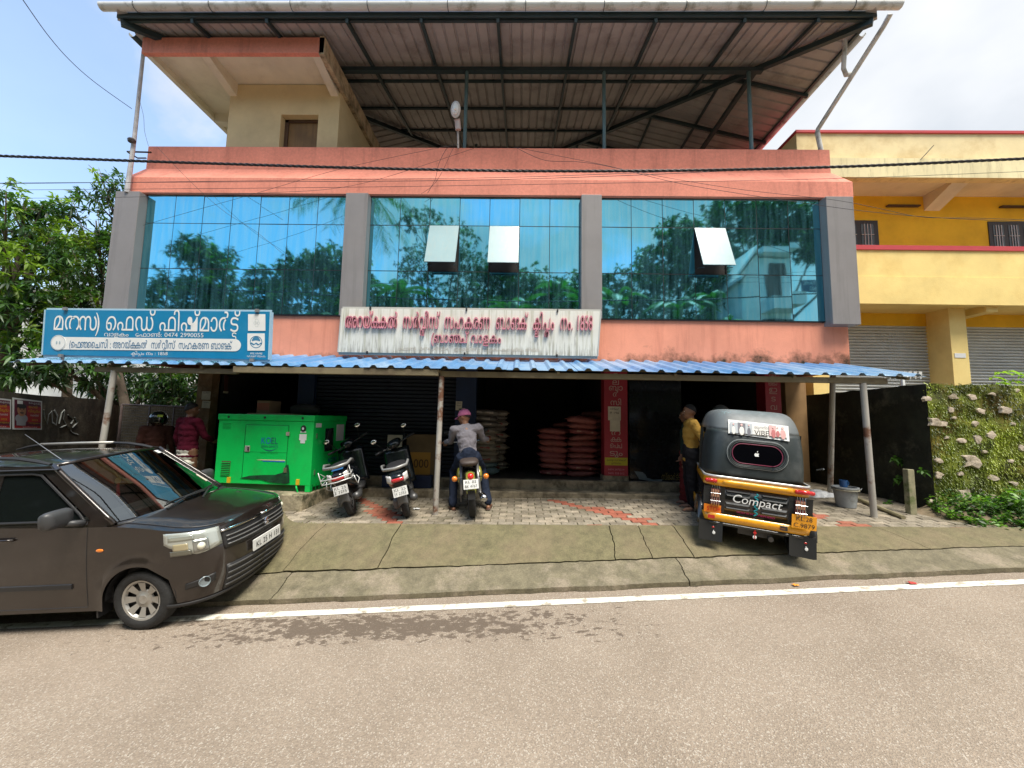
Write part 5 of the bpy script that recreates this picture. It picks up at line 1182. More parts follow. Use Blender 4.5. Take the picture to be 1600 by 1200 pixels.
M_lens = gloss('lamp_lens', (.46, .49, .45), .12, coat=1, metal=.35)
M_amber = gloss('amber_lens', (.80, .22, .02), .2, coat=1)
M_seat = gloss('seat_fabric', (.07, .065, .06), .8)
g0 = gpix(229, 980)
hd = R(3.0); ax = Vector((math.cos(hd), math.sin(hd), .045)).normalized(); ay = Vector((-math.sin(hd), math.cos(hd), .075)).normalized(); azv = ax.cross(ay).normalized(); ay = azv.cross(ax)
CM = Matrix((ax, ay, azv)).transposed().to_4x4(); CM.translation = g0 - ax * 0 + ay * .68 + Vector((0, 0, .0))
car = empty('parked_car', M=CM, label='dark brown hatchback parked at the left with its front wheel on the road edge line', cat='car')
HWD = .745
def front_x(z): return .70 - .30 * max(0, z - .60) ** 1.3 - .35 * max(0, .42 - z) ** 1.2
def ztop(x): return .895 + (.99 - .895) * sm(.70, -.35, x) if x > -.35 else .99 + .06 * sm(-.35, -2.6, x)
def zbot(x):
    z = .21
    for xc in (0, -2.4):
        d = abs(x - xc)
        if d < .325: z = max(z, .29 + math.sqrt(.325 ** 2 - d * d))
    return z
XS = sorted(set([round(-2.88 + .08 * i, 3) for i in range(38)] + [round(xc + .325 * math.cos(R(a)), 4) for xc in (0, -2.4) for a in range(0, 181, 9)]))
XS = [x for x in XS if x < .14]
def plan(s, z):
    """s<0: along the side at x; s in 0..90: around the corner to the centre of the front"""
    c = .10; L_ = front_x(z) - c; e = 2 / 3.1
    if s <= 0: return None
    t = R(s); return (c + L_ * math.sin(t) ** e, HWD * math.cos(t) ** e if s < 90 else 0)
def wside(x, z): 
    w = HWD + .012 * math.sin(math.pi * min(1, max(0, (z - .25) / .75))) - .02 * max(0, z - .85)
    if x < -2.4: w -= .25 * (-2.4 - x) ** 2
    for xc in (0, -2.4):
        d = math.hypot(x - xc, z - .29)
        if d < .42: w += .018 * sm(.42, .34, d)
    return w
st = [('x', x) for x in XS] + [('t', a) for a in (8, 16, 24, 32, 40, 48, 56, 64, 72, 80, 86, 90)]
def sp(i, v, off=0.0, side=-1):
    k, q = st[i]
    if k == 'x':
        z0, z1 = zbot(q), ztop(q); z = z0 + (z1 - z0) * v; return Vector((q, side * (wside(q, z) + off), z))
    return fp(q, zbot(.5) + (ztop(plan(q, .6)[0]) - zbot(.5)) * v if plan(q, .6)[0] > .33 else zbot(plan(q, .6)[0]) + (ztop(plan(q, .6)[0]) - zbot(plan(q, .6)[0])) * v, off, side)
def fp(a, z, off=0.0, side=-1):
    x, y = plan(a, z); x2, y2 = plan(min(90, a + 1), z) if a < 90 else (x, y); x1, y1 = plan(max(.5, a - 1), z)
    nx, ny = (y1 - y2), (x2 - x1); l = math.hypot(nx, ny) or 1; nx, ny = abs(nx) / l, abs(ny) / l
    if a >= 89.9: nx, ny = 1, 0
    w = .012 * math.sin(math.pi * min(1, max(0, (z - .25) / .75)))
    return Vector((x + nx * (off + w), side * (y + ny * (off + w)), z))
b = MB(); NVs = 12
for side in (-1, 1):
    vs = [sp(i, j / NVs, 0, side) for i in range(len(st)) for j in range(NVs + 1)]
    fs = []
    for i in range(len(st) - 1):
        for j in range(NVs):
            q = (i * (NVs + 1) + j, (i + 1) * (NVs + 1) + j, (i + 1) * (NVs + 1) + j + 1, i * (NVs + 1) + j + 1); fs.append(q if side < 0 else q[::-1])
    b.add(vs, fs)
# bonnet
hi0 = next(i for i, s_ in enumerate(st) if s_[1] >= -.36 and s_[0] == 'x')
def bon(i, q):
    p = sp(i, 1, 0, 1); y = p.y * q; cr = .055 * (1 - abs(q) ** 2.5) * min(1, (p.y / .6)) + .0; x = p.x
    return Vector((x, y, p.z + cr))
idx = list(range(hi0, len(st)))
vs = [bon(i, -1 + 2 * k / 12) for i in idx for k in range(13)]
b.add(vs, [(i * 13 + k, (i + 1) * 13 + k, (i + 1) * 13 + k + 1, i * 13 + k + 1) for i in range(len(idx) - 1) for k in range(12)])
# rear end
b.grid(lambda u, v: Vector((-2.88 - .06 * math.sin(math.pi * v), -(wside(-2.88, .5)) + 2 * wside(-2.88, .5) * u, .3 + .75 * v)), 8, 6)
# roof
ROOFX0, ROOFX1 = -.93, -2.78
def roofp(u, q): x = ROOFX0 + (ROOFX1 - ROOFX0) * u; return Vector((x + .07 * (1 - q * q) * (1 - u), q * .585, 1.545 + .035 * (1 - q * q) + .045 * math.sin(math.pi * min(1, u * 1.1 + .04)) - .02 * abs(q) ** 6))
b.add([roofp(i / 12, -1 + 2 * k / 12) for i in range(13) for k in range(13)], [(i * 13 + k, (i + 1) * 13 + k, (i + 1) * 13 + k + 1, i * 13 + k + 1) for i in range(12) for k in range(12)])
body = b.build('body', M_carp, car, smooth='all')
body.data.set_sharp_from_angle(angle=R(50))
# floor and inner dark
MB().box(-2.8, .45, -.66, .66, .24, .36).box(-.36, -.30, -.68, .68, .3, 1.0).box(.25, .45, -.5, .5, .3, .75).build('chassis', M_trim, car)
# greenhouse
def gs(x, z, side, off=0.0):  # side glass surface
    t = (z - 1.0) / .55; w = HWD - .015 - .14 * t
    if x < -2.4: w -= .25 * (-2.4 - x) ** 2
    return Vector((x, side * (w + off), z))
def topz(x): return roofp(0, 1).z + .02 * 0 if x > -.93 else roofp((x - ROOFX0) / (ROOFX1 - ROOFX0), 1).z
def apx(z): return -.27 - .68 * (z - 1.0) / .55   # A pillar line
M_win = mat('side_window', (.006, .008, .008), .06, var=0, spec=.18)
for side in (-1, 1):
    for (xf0, xr) in ((None, -1.38), (-1.46, -2.2), (-2.28, -2.72)):
        w = MB()
        def gfn(u, v, xf0=xf0, xr=xr):
            z = 1.045 + .44 * v; xa = min((apx(z) - .16) if xf0 is None else xf0, 9); 
            if xf0 is None: xa = min(xa, -.52)
            return gs(xa + (xr - xa) * u, z, side, .0)
        w.grid(gfn, 10, 6); w.build('side_window', M_win, car, smooth='all')
    # pillars and window frames as body panels
    p = MB()
    p.grid(lambda u, v: gs(apx(1.0 + .545 * v) + .03 + (-.165 - .0) * u, 1.0 + .545 * v, side, .006), 3, 10)
    for x0, x1 in ((-1.37, -1.47), (-2.19, -2.29), (-2.71, -2.86)): p.grid(lambda u, v: gs(x0 + (x1 - x0) * u, 1.0 + .55 * v, side, .006), 1, 6)
    p.grid(lambda u, v: gs(-.9 - 1.95 * u, 1.48 + .075 * v, side, .007), 16, 2)
    p.grid(lambda u, v: gs(-.3 - 2.5 * u, .985 + .06 * v, side, .007), 16, 1)
    p.build('window_frame', M_carp, car, smooth='all')
    f = MB(); f.tube([gs(x, 1.05, side, .01) for x in np.linspace(-.5, -2.7, 12)], .012, 6).tube([gs(min(-.52, apx(z) - .17), z, side, .01) for z in np.linspace(1.05, 1.47, 8)] + [gs(x, 1.485, side, .012) for x in np.linspace(-1.1, -2.7, 10)], .011, 6)
    f.build('window_seal', M_trim, car)
    f = MB(); f.tube([gs(x, 1.525, side, .02) for x in np.linspace(-.86, -2.5, 12)], [(.02, .006)] * 12, 6); f.build('rain_visor', M_trim, car)
# windscreen
def ws(u, q): 
    z = 1.0 + .55 * u; x = -.235 - .69 * u; return Vector((x + .20 * (1 - q * q) * (1 - .5 * u) - .02, q * (.70 - .125 * u), z + .03 * (1 - q * q) * (1 if u > .5 else 2 * u)))
MB().add([ws(.03 + .95 * i / 10, -1 + 2 * k / 16) for i in range(11) for k in range(17)], [(i * 17 + k, (i + 1) * 17 + k, (i + 1) * 17 + k + 1, i * 17 + k + 1) for i in range(10) for k in range(16)]).build('windscreen', M_wscr, car, smooth='all')
sc_ = MB()
for side in (-1, 1): sc_.tube([ws(u, side) + Vector((.0, side * .012, .006)) for u in np.linspace(0, 1, 9)], .024, 8)
sc_.tube([ws(1, q) + Vector((-.01, 0, .0)) for q in np.linspace(-1, 1, 9)], .02, 8)
sc_.build('pillar', M_carp, car, smooth='all')
MB().tube([ws(.0, q) + Vector((.012, 0, -.006)) for q in np.linspace(-1, 1, 11)], [(.04, .02)] * 11, 8).build('cowl', M_trim, car, smooth='all')
for q0, q1 in ((-.5, .35), (.1, .9)):
    MB().tube([ws(.02, q0) + Vector((.05, 0, .02)), ws(.10, (q0 + q1) / 2) + Vector((.03, 0, .02)), ws(.09, q1) + Vector((.03, 0, .02))], [.012, .009, .007], 6).tube([ws(.10, q0 + .1) + Vector((.02, 0, .012)), ws(.12, q1) + Vector((.02, 0, .012))], .007, 4).build('wiper', M_trim, car)
# cabin
cb = MB().box(-1.55, -.45, -.6, .6, .45, .5).cbox((-.62, 0, .93), (.35, 1.25, .16))
cb.build('dashboard', gloss('dash', (.045, .043, .04), .7), car, bevel=.03)
for y in (-.34, .34):
    MB().cbox((-1.25, y, .62), (.5, .48, .18)).cbox((-1.52, y, .98), (.16, .46, .6), Matrix.Rotation(R(-12), 3, 'Y')).cbox((-1.62, y, 1.36), (.09, .26, .18)).build('seat', M_seat, car, bevel=.04)
MB().tube([(-.86 + .02 * math.cos(a), -.34 + .18 * math.cos(a), .98 + .17 * math.sin(a)) for a in np.linspace(0, 6.283, 20)], .014, 6).build('steering_wheel', M_trim, car)
MB().cbox((-.98, 0, 1.42), (.03, .22, .06)).build('rear_view_mirror', M_trim, car, bevel=.01)
MB().lathe([(0, -.004), (.035, -.004), (.035, .004), (0, .004)], (-.90, 0, 1.27), (1, 0, 0), 14).tube([(-.95, 0, 1.40), (-.90, 0, 1.31)], .002, 4).build('hanging_charm', gloss('gold_charm', (.6, .45, .1), .3, metal=.6), car)
MB().tube([(-.90, 0, 1.24), (-.90, 0, 1.10)], [.012, .018], 6).build('charm_tassel', gloss('red_tassel', (.4, .01, .01), .7), car)
MB().add([ws(.9, .86) + Vector((.004, 0, .002)), ws(.9, .72) + Vector((.006, 0, .003)), ws(.96, .70) + Vector((.006, 0, .003)), ws(.96, .84) + Vector((.004, 0, .002))], [(0, 1, 2, 3)]).build('sticker', M_white, car)
MB().add([ws(.2, .9) + Vector((.0, 0, .004)), ws(.2, .80) + Vector((.0, 0, .004)), ws(.36, .80) + Vector((.0, 0, .004)), ws(.36, .88) + Vector((.0, 0, .004))], [(0, 1, 2, 3)]).build('sticker', M_paper, car)
# roof rails and aerial
for y in (-.56, .56):
    r_ = car
    z0 = 1.575
    MB().tube([(-1.0, y, z0 - .01), (-1.12, y, z0 + .02), (-1.3, y, z0 + .052), (-1.5, y, z0 + .065)], [(.018, .012), (.02, .018), (.02, .018), (.018, .015)], 6).tube([(-2.35, y, z0 + .065), (-2.5, y, z0 + .045), (-2.65, y, z0 + .01)], [(.018, .015), (.02, .018), (.018, .012)], 6).build('rail_end', M_trim, car, smooth='all')
    MB().tube([(-1.48, y, z0 + .066), (-1.9, y, z0 + .07), (-2.37, y, z0 + .066)], .017, 8).build('roof_rail', M_silver, car, smooth='all')
MB().tube([(-1.02, -.45, 1.59), (-1.35, -.47, 1.86)], [.006, .002], 5).build('aerial', M_chr, car)
# door seams, moulding, handle, mirror, indicator
def seam(pts_, w=.006, name='panel_gap', side=-1):
    for s in ((-1, 1) if side is None else (side,)):
        MB().tube([Vector((x, s * (wside(x, z) + .0015), z)) for x, z in pts_], (w / 2), 4).build(name, M_trim, car)
zz = np.linspace(.26, .99, 9)
seam([(-.47, z) for z in zz], side=None); seam([(-1.42, z) for z in zz], side=None); seam([(-2.02 - .12 * sm(.7, .3, z), z) for z in zz if z > .3], side=None)
seam([(x, .25) for x in np.linspace(-.47, -1.95, 8)], side=None)
for s in (-1, 1):
    MB().add([Vector((x, s * (wside(x, z) + o_), z)) for x in np.linspace(-.60, -1.38, 8) for z, o_ in ((.425, 0), (.43, .012), (.47, .012), (.475, 0))], [(i * 4 + k, i * 4 + 4 + k, i * 4 + 5 + k, i * 4 + 1 + k) for i in range(7) for k in range(3)] + [(0, 1, 2, 3), (28, 29, 30, 31)]).build('side_moulding', M_trim, car)
    MB().ball((-.35, s * (wside(-.35, .77) + .003), .775), (.036, .008, .016), 12, 7).build('indicator', M_amber, car, smooth='all')
    h_ = MB().tube([(-1.12, s * (HWD + .012), .90), (-1.16, s * (HWD + .035), .905), (-1.30, s * (HWD + .035), .905), (-1.34, s * (HWD + .012), .90)], .012, 6); h_.build('door_handle', M_carp, car, smooth='all')
    m_ = loft([(-.035, 0, .11, .07), (.0, 0, .125, .085), (.04, 0, .11, .075), (.055, 0, .06, .04)], e=.45); m_.v = [(v[1] - .60, s * (v[0] * 1.0 + HWD + .14), v[2] + 1.12) for v in m_.v]; m_.tube([(-.52, s * (HWD - .02), 1.03), (-.57, s * (HWD + .08), 1.06)], [.03, .025], 8)
    m_.build('wing_mirror', gloss('mirror_shell', (.05, .052, .055), .45), car, smooth='all')
    MB().grid(lambda u, v: Vector((-.47 - .02 * v - .02 * u, s * (HWD + .0 - .05 * v), 1.02 + .12 * v * (1 - u))), 2, 2).build('mirror_base', M_trim, car)
# bonnet seam
for s in (-1, 1):
    MB().tube([bon(i, s * .90) + Vector((0, 0, .003)) for i in idx[1:-5]], .004, 4).build('panel_gap', M_trim, car)
# lamps, grille, bumper details
def fpatch(a0, a1, z0, z1, off, name, m, sides=(-1, 1), na=8, nz=4, zfn=None, depth=.0, both=False):
    for s in sides:
        q = MB(); zf_ = zfn or (lambda u, v: z0 + (z1 - z0) * v)
        q.grid(lambda u, v: fp(a0 + (a1 - a0) * u, zf_(u, v), off, s), na, nz)
        o = q.build(name, m, car, smooth='all', solid=max(.004, depth)) 
def hl(u, v):  # headlamp outline, u 0 at the wing side
    lo = .70 - .085 * math.sin(math.pi * min(1, u * 1.0 + .1)) * .9 + .0 * u; hi_ = .835 - .035 * u - .045 * max(0, u - .75) * 4 * .6
    return lo + (hi_ - lo) * v
def hlz(u, v):
    lo = .80 - .115 * min(1, u * 2.0) ** .7 + .04 * max(0, u - .6) / .4; hi_ = .905 - .012 * u
    return lo + (hi_ - lo) * v
fpatch(6, 54, 0, 0, .006, 'headlamp', M_lens, zfn=hlz, na=14)
fpatch(10, 26, 0, 0, .012, 'lamp_reflector', gloss('lamp_dark', (.10, .095, .07), .2, coat=1), zfn=lambda u, v: .69 + .045 * v)  # darker segment inside the headlamp
fpatch(9, 30, 0, 0, .011, 'lamp_reflector', gloss('lamp_pale', (.42, .45, .40), .1, metal=.5), zfn=lambda u, v: .83 + .04 * v)
fpatch(12, 24, 0, 0, .010, 'lamp_reflector', gloss('lamp_amber', (.35, .30, .18), .15, coat=1), zfn=lambda u, v: .73 + .07 * v)
fpatch(28, 42, 0, 0, .010, 'lamp_reflector', gloss('lamp_silver', (.32, .33, .31), .1, metal=.6), zfn=lambda u, v: .70 + .12 * v)
for s in (-1, 1):
    c = fp(35, .755, .014, s); MB().ball(c, .035, 12, 8).build('bulb', gloss('bulb_glass', (.75, .74, .6), .08, coat=1), car, smooth='all')
fpatch(55, 90, .66, .85, .006, 'grille', M_trim)
for z_ in (.70, .74, .78): fpatch(58, 90, z_ - .006, z_ + .006, .018, 'grille_bar', gloss('grille_grey', (.14, .14, .14), .35), nz=1)
fpatch(54, 90, .835, .855, .022, 'grille_trim', M_chr, nz=1)
MB().poly([Vector((.735, y, z + .02)) for y, z in ((-.035, .76), (-.005, .785), (.035, .765), (.0, .745), (.035, .72), (.005, .70), (-.035, .722), (.0, .742))], (.008, 0, 0)).build('emblem', M_chr, car, rec=True)
fpatch(56, 90, .24, .50, .006, 'air_intake', M_trim)
for z_ in (.29, .35, .41, .47): fpatch(57, 90, z_ - .009, z_ + .009, .016, 'intake_bar', gloss('intake_grey', (.09, .09, .09), .5), nz=1)
fpatch(3, 90, .205, .235, .012, 'bumper_lip', M_trim, na=20, nz=2)
fpatch(20, 46, 0, 0, .006, 'fog_lamp_recess', M_trim, zfn=lambda u, v: .36 + .02 * u + (.085 - .03 * (1 - u)) * v)
for s in (-1, 1):
    c = fp(36, .405, .006, s); MB().lathe([(.0, .0), (.038, .002), (.046, .014), (.05, .004)], c, Vector((.75, s * .66, 0)), 16).build('fog_lamp', gloss('fog_glass', (.20, .24, .26), .1, coat=1), car, smooth=True)
pl = MB().cbox((.742, 0, .575), (.012, .50, .115)).build('number_plate', M_white, car, M=Matrix.Identity(4))
write('KL 25 H 131', (.750, 0, .545), (0, 1, 0), (0, 0, 1), .085, .42, parent=pl, mat_=M_black, center=True, off=.025)
# mudflap and wheels
MB().box(-.40, -.385, -.74, -.60, .14, .42).box(-2.80, -2.785, -.74, -.6, .14, .42).build('mudflap', M_trim, car)
MB().grid(lambda u, v: Vector((.325 * math.cos(math.pi * u), -.74 + .16 * v, .29 + .325 * math.sin(math.pi * u))), 16, 1).grid(lambda u, v: Vector((-2.4 + .325 * math.cos(math.pi * u), -.74 + .16 * v, .29 + .325 * math.sin(math.pi * u))), 16, 1).grid(lambda u, v: Vector((.325 * math.cos(math.pi * u), .58 + .16 * v, .29 + .325 * math.sin(math.pi * u))), 16, 1).grid(lambda u, v: Vector((-2.4 + .325 * math.cos(math.pi * u), .58 + .16 * v, .29 + .325 * math.sin(math.pi * u))), 16, 1).box(-.33, .33, -.585, -.57, .3, .62).build('wheel_arch_liner', M_trim, car)
def wheel(parent, loc, rot, rad, wid, rimr, spokes=8, m_rim=None, side=-1):
    w = empty('wheel', loc); w.parent = parent; w.rotation_euler = rot; CH.setdefault(parent.name, []).append(w); m_rim = m_rim or M_silver
    h = wid / 2; prof = [(rimr, -h * .8), (rimr + .02, -h), (rad - .03, -h), (rad - .008, -h * .82), (rad, -h * .5), (rad, h * .5), (rad - .008, h * .82), (rad - .03, h), (rimr + .02, h), (rimr, h * .8)]
    MB().lathe(prof, (0, 0, 0), (0, 1, 0), 36).build('tyre', M_tyre, w, smooth=True)
    g_ = MB()
    for k in (-.45, 0, .45): g_.lathe([(rad + .0005, h * k - .003), (rad - .006, h * k), (rad + .0005, h * k + .003)], (0, 0, 0), (0, 1, 0), 36)
    f = side; d = MB()
    d.lathe([(0, f * h * .55), (.04, f * h * .62), (.05, f * h * .5), (rimr * .45, f * h * .45), (rimr * .5, f * h * .3)], (0, 0, 0), (0, 1, 0), 24)
    d.lathe([(rimr * .86, f * h * .5), (rimr * .93, f * h * .78), (rimr + .004, f * h * .84), (rimr, f * h * .6)], (0, 0, 0), (0, 1, 0), 36)
    for k in range(spokes):
        a = 2 * math.pi * k / spokes; da = .22
        P = lambda r, aa, y: Vector((r * math.cos(aa), y, r * math.sin(aa)))
        d.add([P(rimr * .42, a - da * 1.2, f * h * .48), P(rimr * .42, a + da * 1.2, f * h * .48), P(rimr * .9, a + da, f * h * .74), P(rimr * .9, a - da, f * h * .74)], [(0, 1, 2, 3)])
    d.build('rim', m_rim, w, smooth=True)
    MB().lathe([(0, f * h * .1), (rimr, f * h * .12), (rimr, -f * h * .3), (0, -f * h * .3)], (0, 0, 0), (0, 1, 0), 24).build('hub', M_trim, w)
    return w
wheel(car, (0, -.665, .28), (0, 0, R(-4)), .28, .155, .185, side=-1); wheel(car, (0, .665, .28), (0, 0, R(-4)), .28, .155, .185, side=1)
wheel(car, (-2.4, -.665, .28), (0, 0, 0), .28, .155, .185, side=-1); wheel(car, (-2.4, .665, .28), (0, 0, 0), .28, .155, .185, side=1)

# ================================================================== AUTO RICKSHAW (local x right, y forward, seen from behind)
pL, pR = gpix(1105, 838), gpix(1238, 868)
axx = (pR - pL).normalized(); TR = (pR - pL).length
print('rickshaw track', TR, pL, pR)
ayy = Vector((-axx.y, axx.x, 0)).normalized(); ayy = Vector((ayy.x, ayy.y, .02)); azz = axx.cross(ayy).normalized(); azz = (azz + Vector((0, 0, .6))).normalized(); ayy = azz.cross(axx).normalized()
axx = ayy.cross(azz)
axx = axx * .93; RM = Matrix((axx, ayy, azz)).transposed().to_4x4(); RM.translation = (pL + pR) / 2 + Vector((0, 0, .0)) - ayy * .30
rk = empty('auto_rickshaw', M=RM, label='black and yellow three wheeled auto rickshaw with grey canvas hood seen from behind', cat='auto rickshaw')
KW = .575
M_canvas = mat('hood_canvas', (.022, .030, .031), .5, var=.12, vs=3, obj=True, dirt=(.09, .10, .10), damt=.5, ds=2.5, bump=.15, bs=12)
M_canvt = mat('hood_canvas_top', (.12, .135, .14), .5, var=.12, vs=3, obj=True, dirt=(.26, .28, .29), damt=.5, ds=2.5)
M_rbk = mat('rickshaw_black', (.010, .011, .012), .35, var=.1, coat=.8, obj=True)
M_ryel = mat('rickshaw_yellow', (.78, .36, .01), .3, var=.06, coat=.6, obj=True, dirt=(.45, .2, .02), damt=.5, ds=8)
M_rred = gloss('reflector_red', (.50, .01, .01), .25, coat=.6)
ZB, ZT = .85, 1.70
def hood(th, ph, off=0.0):
    e = 2 / 5.5; c, s = math.cos(th), math.sin(th); k = max(0, math.cos(ph)) ** .20; z = ZB + (ZT - ZB) * math.sin(ph) ** .95
    t = (z - ZB) / (ZT - ZB); w = (KW + .03 - .02 * t ** 2) * k + off; l = 1.0 * k + off
    x = w * (1 if c > 0 else -1) * abs(c) ** e; y = 1.0 + .04 + l * (1 if s > 0 else -1) * abs(s) ** e
    if y < 1: y += .10 * t * t
    return Vector((x, y, z))
b = MB(); b2 = MB(); nT, nP = 72, 26
V = [[hood(2 * math.pi * i / nT - math.pi / 2, math.pi / 2 * j / nP) for j in range(nP + 1)] for i in range(nT)]
lo_ = []; hi_ = []
for i in range(nT):
    for j in range(nP):
        q = [V[i][j], V[(i + 1) % nT][j], V[(i + 1) % nT][j + 1], V[i][j + 1]]; c = sum(q, Vector()) / 4
        if .62 < c.y < 1.75 and c.z < 1.42 and abs(c.x) > .45: continue
        if c.y > 1.8 and c.z < 1.45: continue
        (hi_ if c.z > 1.375 + .05 * (abs(c.x) > .3) else lo_).append(q)
for L_, m_, nm in ((lo_, M_canvas, 'hood'), (hi_, M_canvt, 'hood_top')):
    q = MB()
    for f in L_: q.add(f, [(0, 1, 2, 3)])
    q.build(nm, m_, rk, smooth='all', solid=.006)
back = lambda x, z, off=0.0: (lambda p: Vector((x, p, z)))(next((hood(-math.pi / 2 + 0.001, ph).y for ph in [math.asin(min(1, max(0, (z - ZB) / (ZT - ZB))) ** (1 / .95))]), 0) - off)
# oval rear window
def oval(a, b_, n=40, e=.5): return [(a * (1 if math.cos(t) > 0 else -1) * abs(math.cos(t)) ** e, b_ * (1 if math.sin(t) > 0 else -1) * abs(math.sin(t)) ** 1.0 * (1)) for t in np.linspace(0, 2 * math.pi, n + 1)[:-1]]
def stad(hw, r, n=12): return [(hw + r * math.cos(t), r * math.sin(t)) for t in np.linspace(-math.pi / 2, math.pi / 2, n)] + [(-hw + r * math.cos(t), r * math.sin(t)) for t in np.linspace(math.pi / 2, 3 * math.pi / 2, n)]
zc = 1.155
MB().poly([back(x, zc + z, .006) for x, z in stad(.165, .115)], (0, .003, 0)).build('rear_window', mat('window_dark', (.002, .002, .003), .25, var=0, spec=.05), rk, rec=True)
for hw, r, m_, t_ in ((.165, .118, gloss('maroon_piping', (.16, .02, .05), .5), .006), (.175, .155, M_canvas, .010), (.175, .168, gloss('piping', (.22, .24, .24), .4), .005), (.17, .14, M_canvas, .008)):
    pts_ = [back(x, zc + z, .008) for x, z in stad(hw, r)]; MB().tube(pts_ + [pts_[0]], t_, 6).build('window_piping', m_, rk, smooth='all')
ap = []
for k in range(26):
    t = 2 * math.pi * k / 26; r_ = .026 * (1 + .10 * math.cos(2 * t) - .0 * t); x_ = r_ * math.cos(t); z_ = r_ * math.sin(t)
    if math.sin(t) > .8: z_ -= .006 * (math.sin(t) - .8) * 5
    if math.sin(t) < -.8: z_ += .005 * (-math.sin(t) - .8) * 5
    if -.35 < t - 0 < .45 or t > 5.95: x_ -= .010
    ap.append((x_, z_))
MB().poly([back(x, zc + z, .012) for x, z in ap], (0, .002, 0)).poly([back(x, zc + .030 + z, .012) for x, z in ((0, 0), (.006, .002), (.014, .014), (.012, .017), (.003, .012))], (0, .002, 0)).build('fruit_sticker', M_white, rk, rec=True)
# banner sticker
def bq(x0, x1, z0, z1, off, m_, nm): return MB().poly([back(x0, z0, off), back(x1, z0, off), back(x1, z1, off), back(x0, z1, off)], (0, .002, 0)).build(nm, m_, rk)
bn = MB(); bn.poly([back(x, z, o_) for x, z, o_ in ((-.33, 1.385, .012), (.36, 1.355, .012), (.36, 1.535, .02), (-.33, 1.56, .02))], (0, .003, 0)); ban = bn.build('banner', M_white, rk)
rr = random.Random(2)
pm = [gloss('bn_grey', (.35, .38, .40), .5), gloss('bn_pink', (.55, .30, .28), .5), gloss('bn_dark', (.10, .10, .12), .5), gloss('bn_pale', (.62, .60, .55), .5), gloss('bn_red', (.40, .10, .10), .5)]
bb2 = MB(); 
for (xa, xb, m_) in ((-.31, -.22, 0), (-.22, -.13, 2), (-.13, -.05, 0), (-.05, .13, 3), (.14, .22, 1), (.22, .34, 3)):
    bb2.poly([back(x, z, .027) for x, z in ((xa, 1.40), (xb, 1.395), (xb, 1.525), (xa, 1.53))], mi=m_)
for cx_, w_, m_, hh in ((-.27, .022, 3, .05), (-.175, .03, 3, .055), (-.09, .02, 2, .05), (.185, .022, 4, .055), (.235, .02, 4, .04), (.29, .03, 1, .06)):
    bb2.poly([back(cx_ + w_ * math.cos(t), 1.445 + hh * math.sin(t) - .015, .030) for t in np.linspace(0, 6, 9)], mi=m_)
    bb2.poly([back(cx_ + w_ * .45 * math.cos(t), 1.505 + w_ * .5 * math.sin(t), .032) for t in np.linspace(0, 6, 8)], mi=1)
bb2.build('banner_print', pm, rk, rec=False)
def rw(t_, x, z, h, w_, m_, off=.03, y=None, sl=0, par=None, bold=.02):
    p = back(x, z, off) if y is None else Vector((x, y, z)); return write(t_, p, (1, 0, -sl), (0, -.0, 1), h, w_, off=bold, parent=par or rk, mat_=m_, center=True, lift=0)
rw('VIBE', .045, 1.395, .085, .165, M_black, .045); rw('ആനന്ദ', .04, 1.47, .05, .15, pm[2], .05, bold=.0)
# trim, yellow band, black panel, bumper: a rounded belt following the body
def belt(z0, z1, m_, nm, off=0.0, tl=0, arc=(-1, 1), y0=0.0):
    q = MB(); n = 40
    def pt(u, v):
        s = -1 + 2 * u; L_ = 1.35; d = s * (KW + L_)  # run round the back: side, corner, back, corner, side
        r_ = .16; hw = KW + .02 + off; a = abs(d)
        if a < hw - r_: x, y = a, 0
        elif a < hw - r_ + r_ * math.pi / 2: t = (a - hw + r_) / r_; x, y = hw - r_ + r_ * math.sin(t), r_ - r_ * math.cos(t)
        else: x, y = hw, r_ + a - (hw - r_ + r_ * math.pi / 2)
        return Vector((math.copysign(x, d), y - off + y0, z0 + (z1 - z0) * v))
    q.grid(pt, n * 2, 2); return q.build(nm, m_, rk, smooth='all', solid=.02)
belt(.835, .86, M_chr if False else gloss('silver_trim', (.60, .61, .60), .3, metal=.4), 'trim_strip', .012)
belt(.735, .835, M_ryel, 'yellow_band', .006)
belt(.40, .735, M_rbk, 'rear_panel', 0)
MB().tube([(x, -.012 - .012 * (1 - abs(x / .62) ** 8), .79) for x in np.linspace(-.38, .38, 12)], [(.02, .03)] * 12, 8).build('band_pressing', M_ryel, rk, smooth='all')
bump = belt(.315, .405, M_ryel, 'bumper', .035)
belt(.27, .30, M_rbk, 'under_rail', .03)
for x0, x1, z in ((-.60, -.44, .79), (.40, .62, .79)):
    MB().tube([(x0 + .03, -.014, z), (x1 - .03, -.014, z)], [(.026, .026)] * 2, 8).ball((x0 + .03, -.014, z), .026).ball((x1 - .03, -.014, z), .026).build('reflector', M_rred, rk, smooth='all')
MB().cbox((-.50, -.05, .36), (.08, .01, .04)).build('reflector', M_rred, rk); MB().cbox((.30, -.05, .36), (.08, .01, .05)).build('bumper_cap', M_rbk, rk)
lv = []
for sx in (-1, 1):
    for z in (.685, .635, .535, .485):
        x0, x1 = (.06, .34) if sx > 0 else (-.34, -.06)
        MB().add([(x0, -.0, z + .02), (x1, -.0, z + .02), (x1 - .015, -.022, z), (x0 + .015, -.022, z), (x1, -.0, z - .012), (x0, -.0, z - .012)], [(0, 1, 2, 3), (3, 2, 4, 5), (0, 3, 5), (1, 4, 2)]).build('louvre', gloss('louvre', (.03, .034, .036), .55), rk)
MB().box(.35, .60, -.004, 0, .42, .72).box(-.60, -.35, -.004, 0, .42, .72).build('side_panel', gloss('dull_black', (.02, .022, .023), .4), rk)
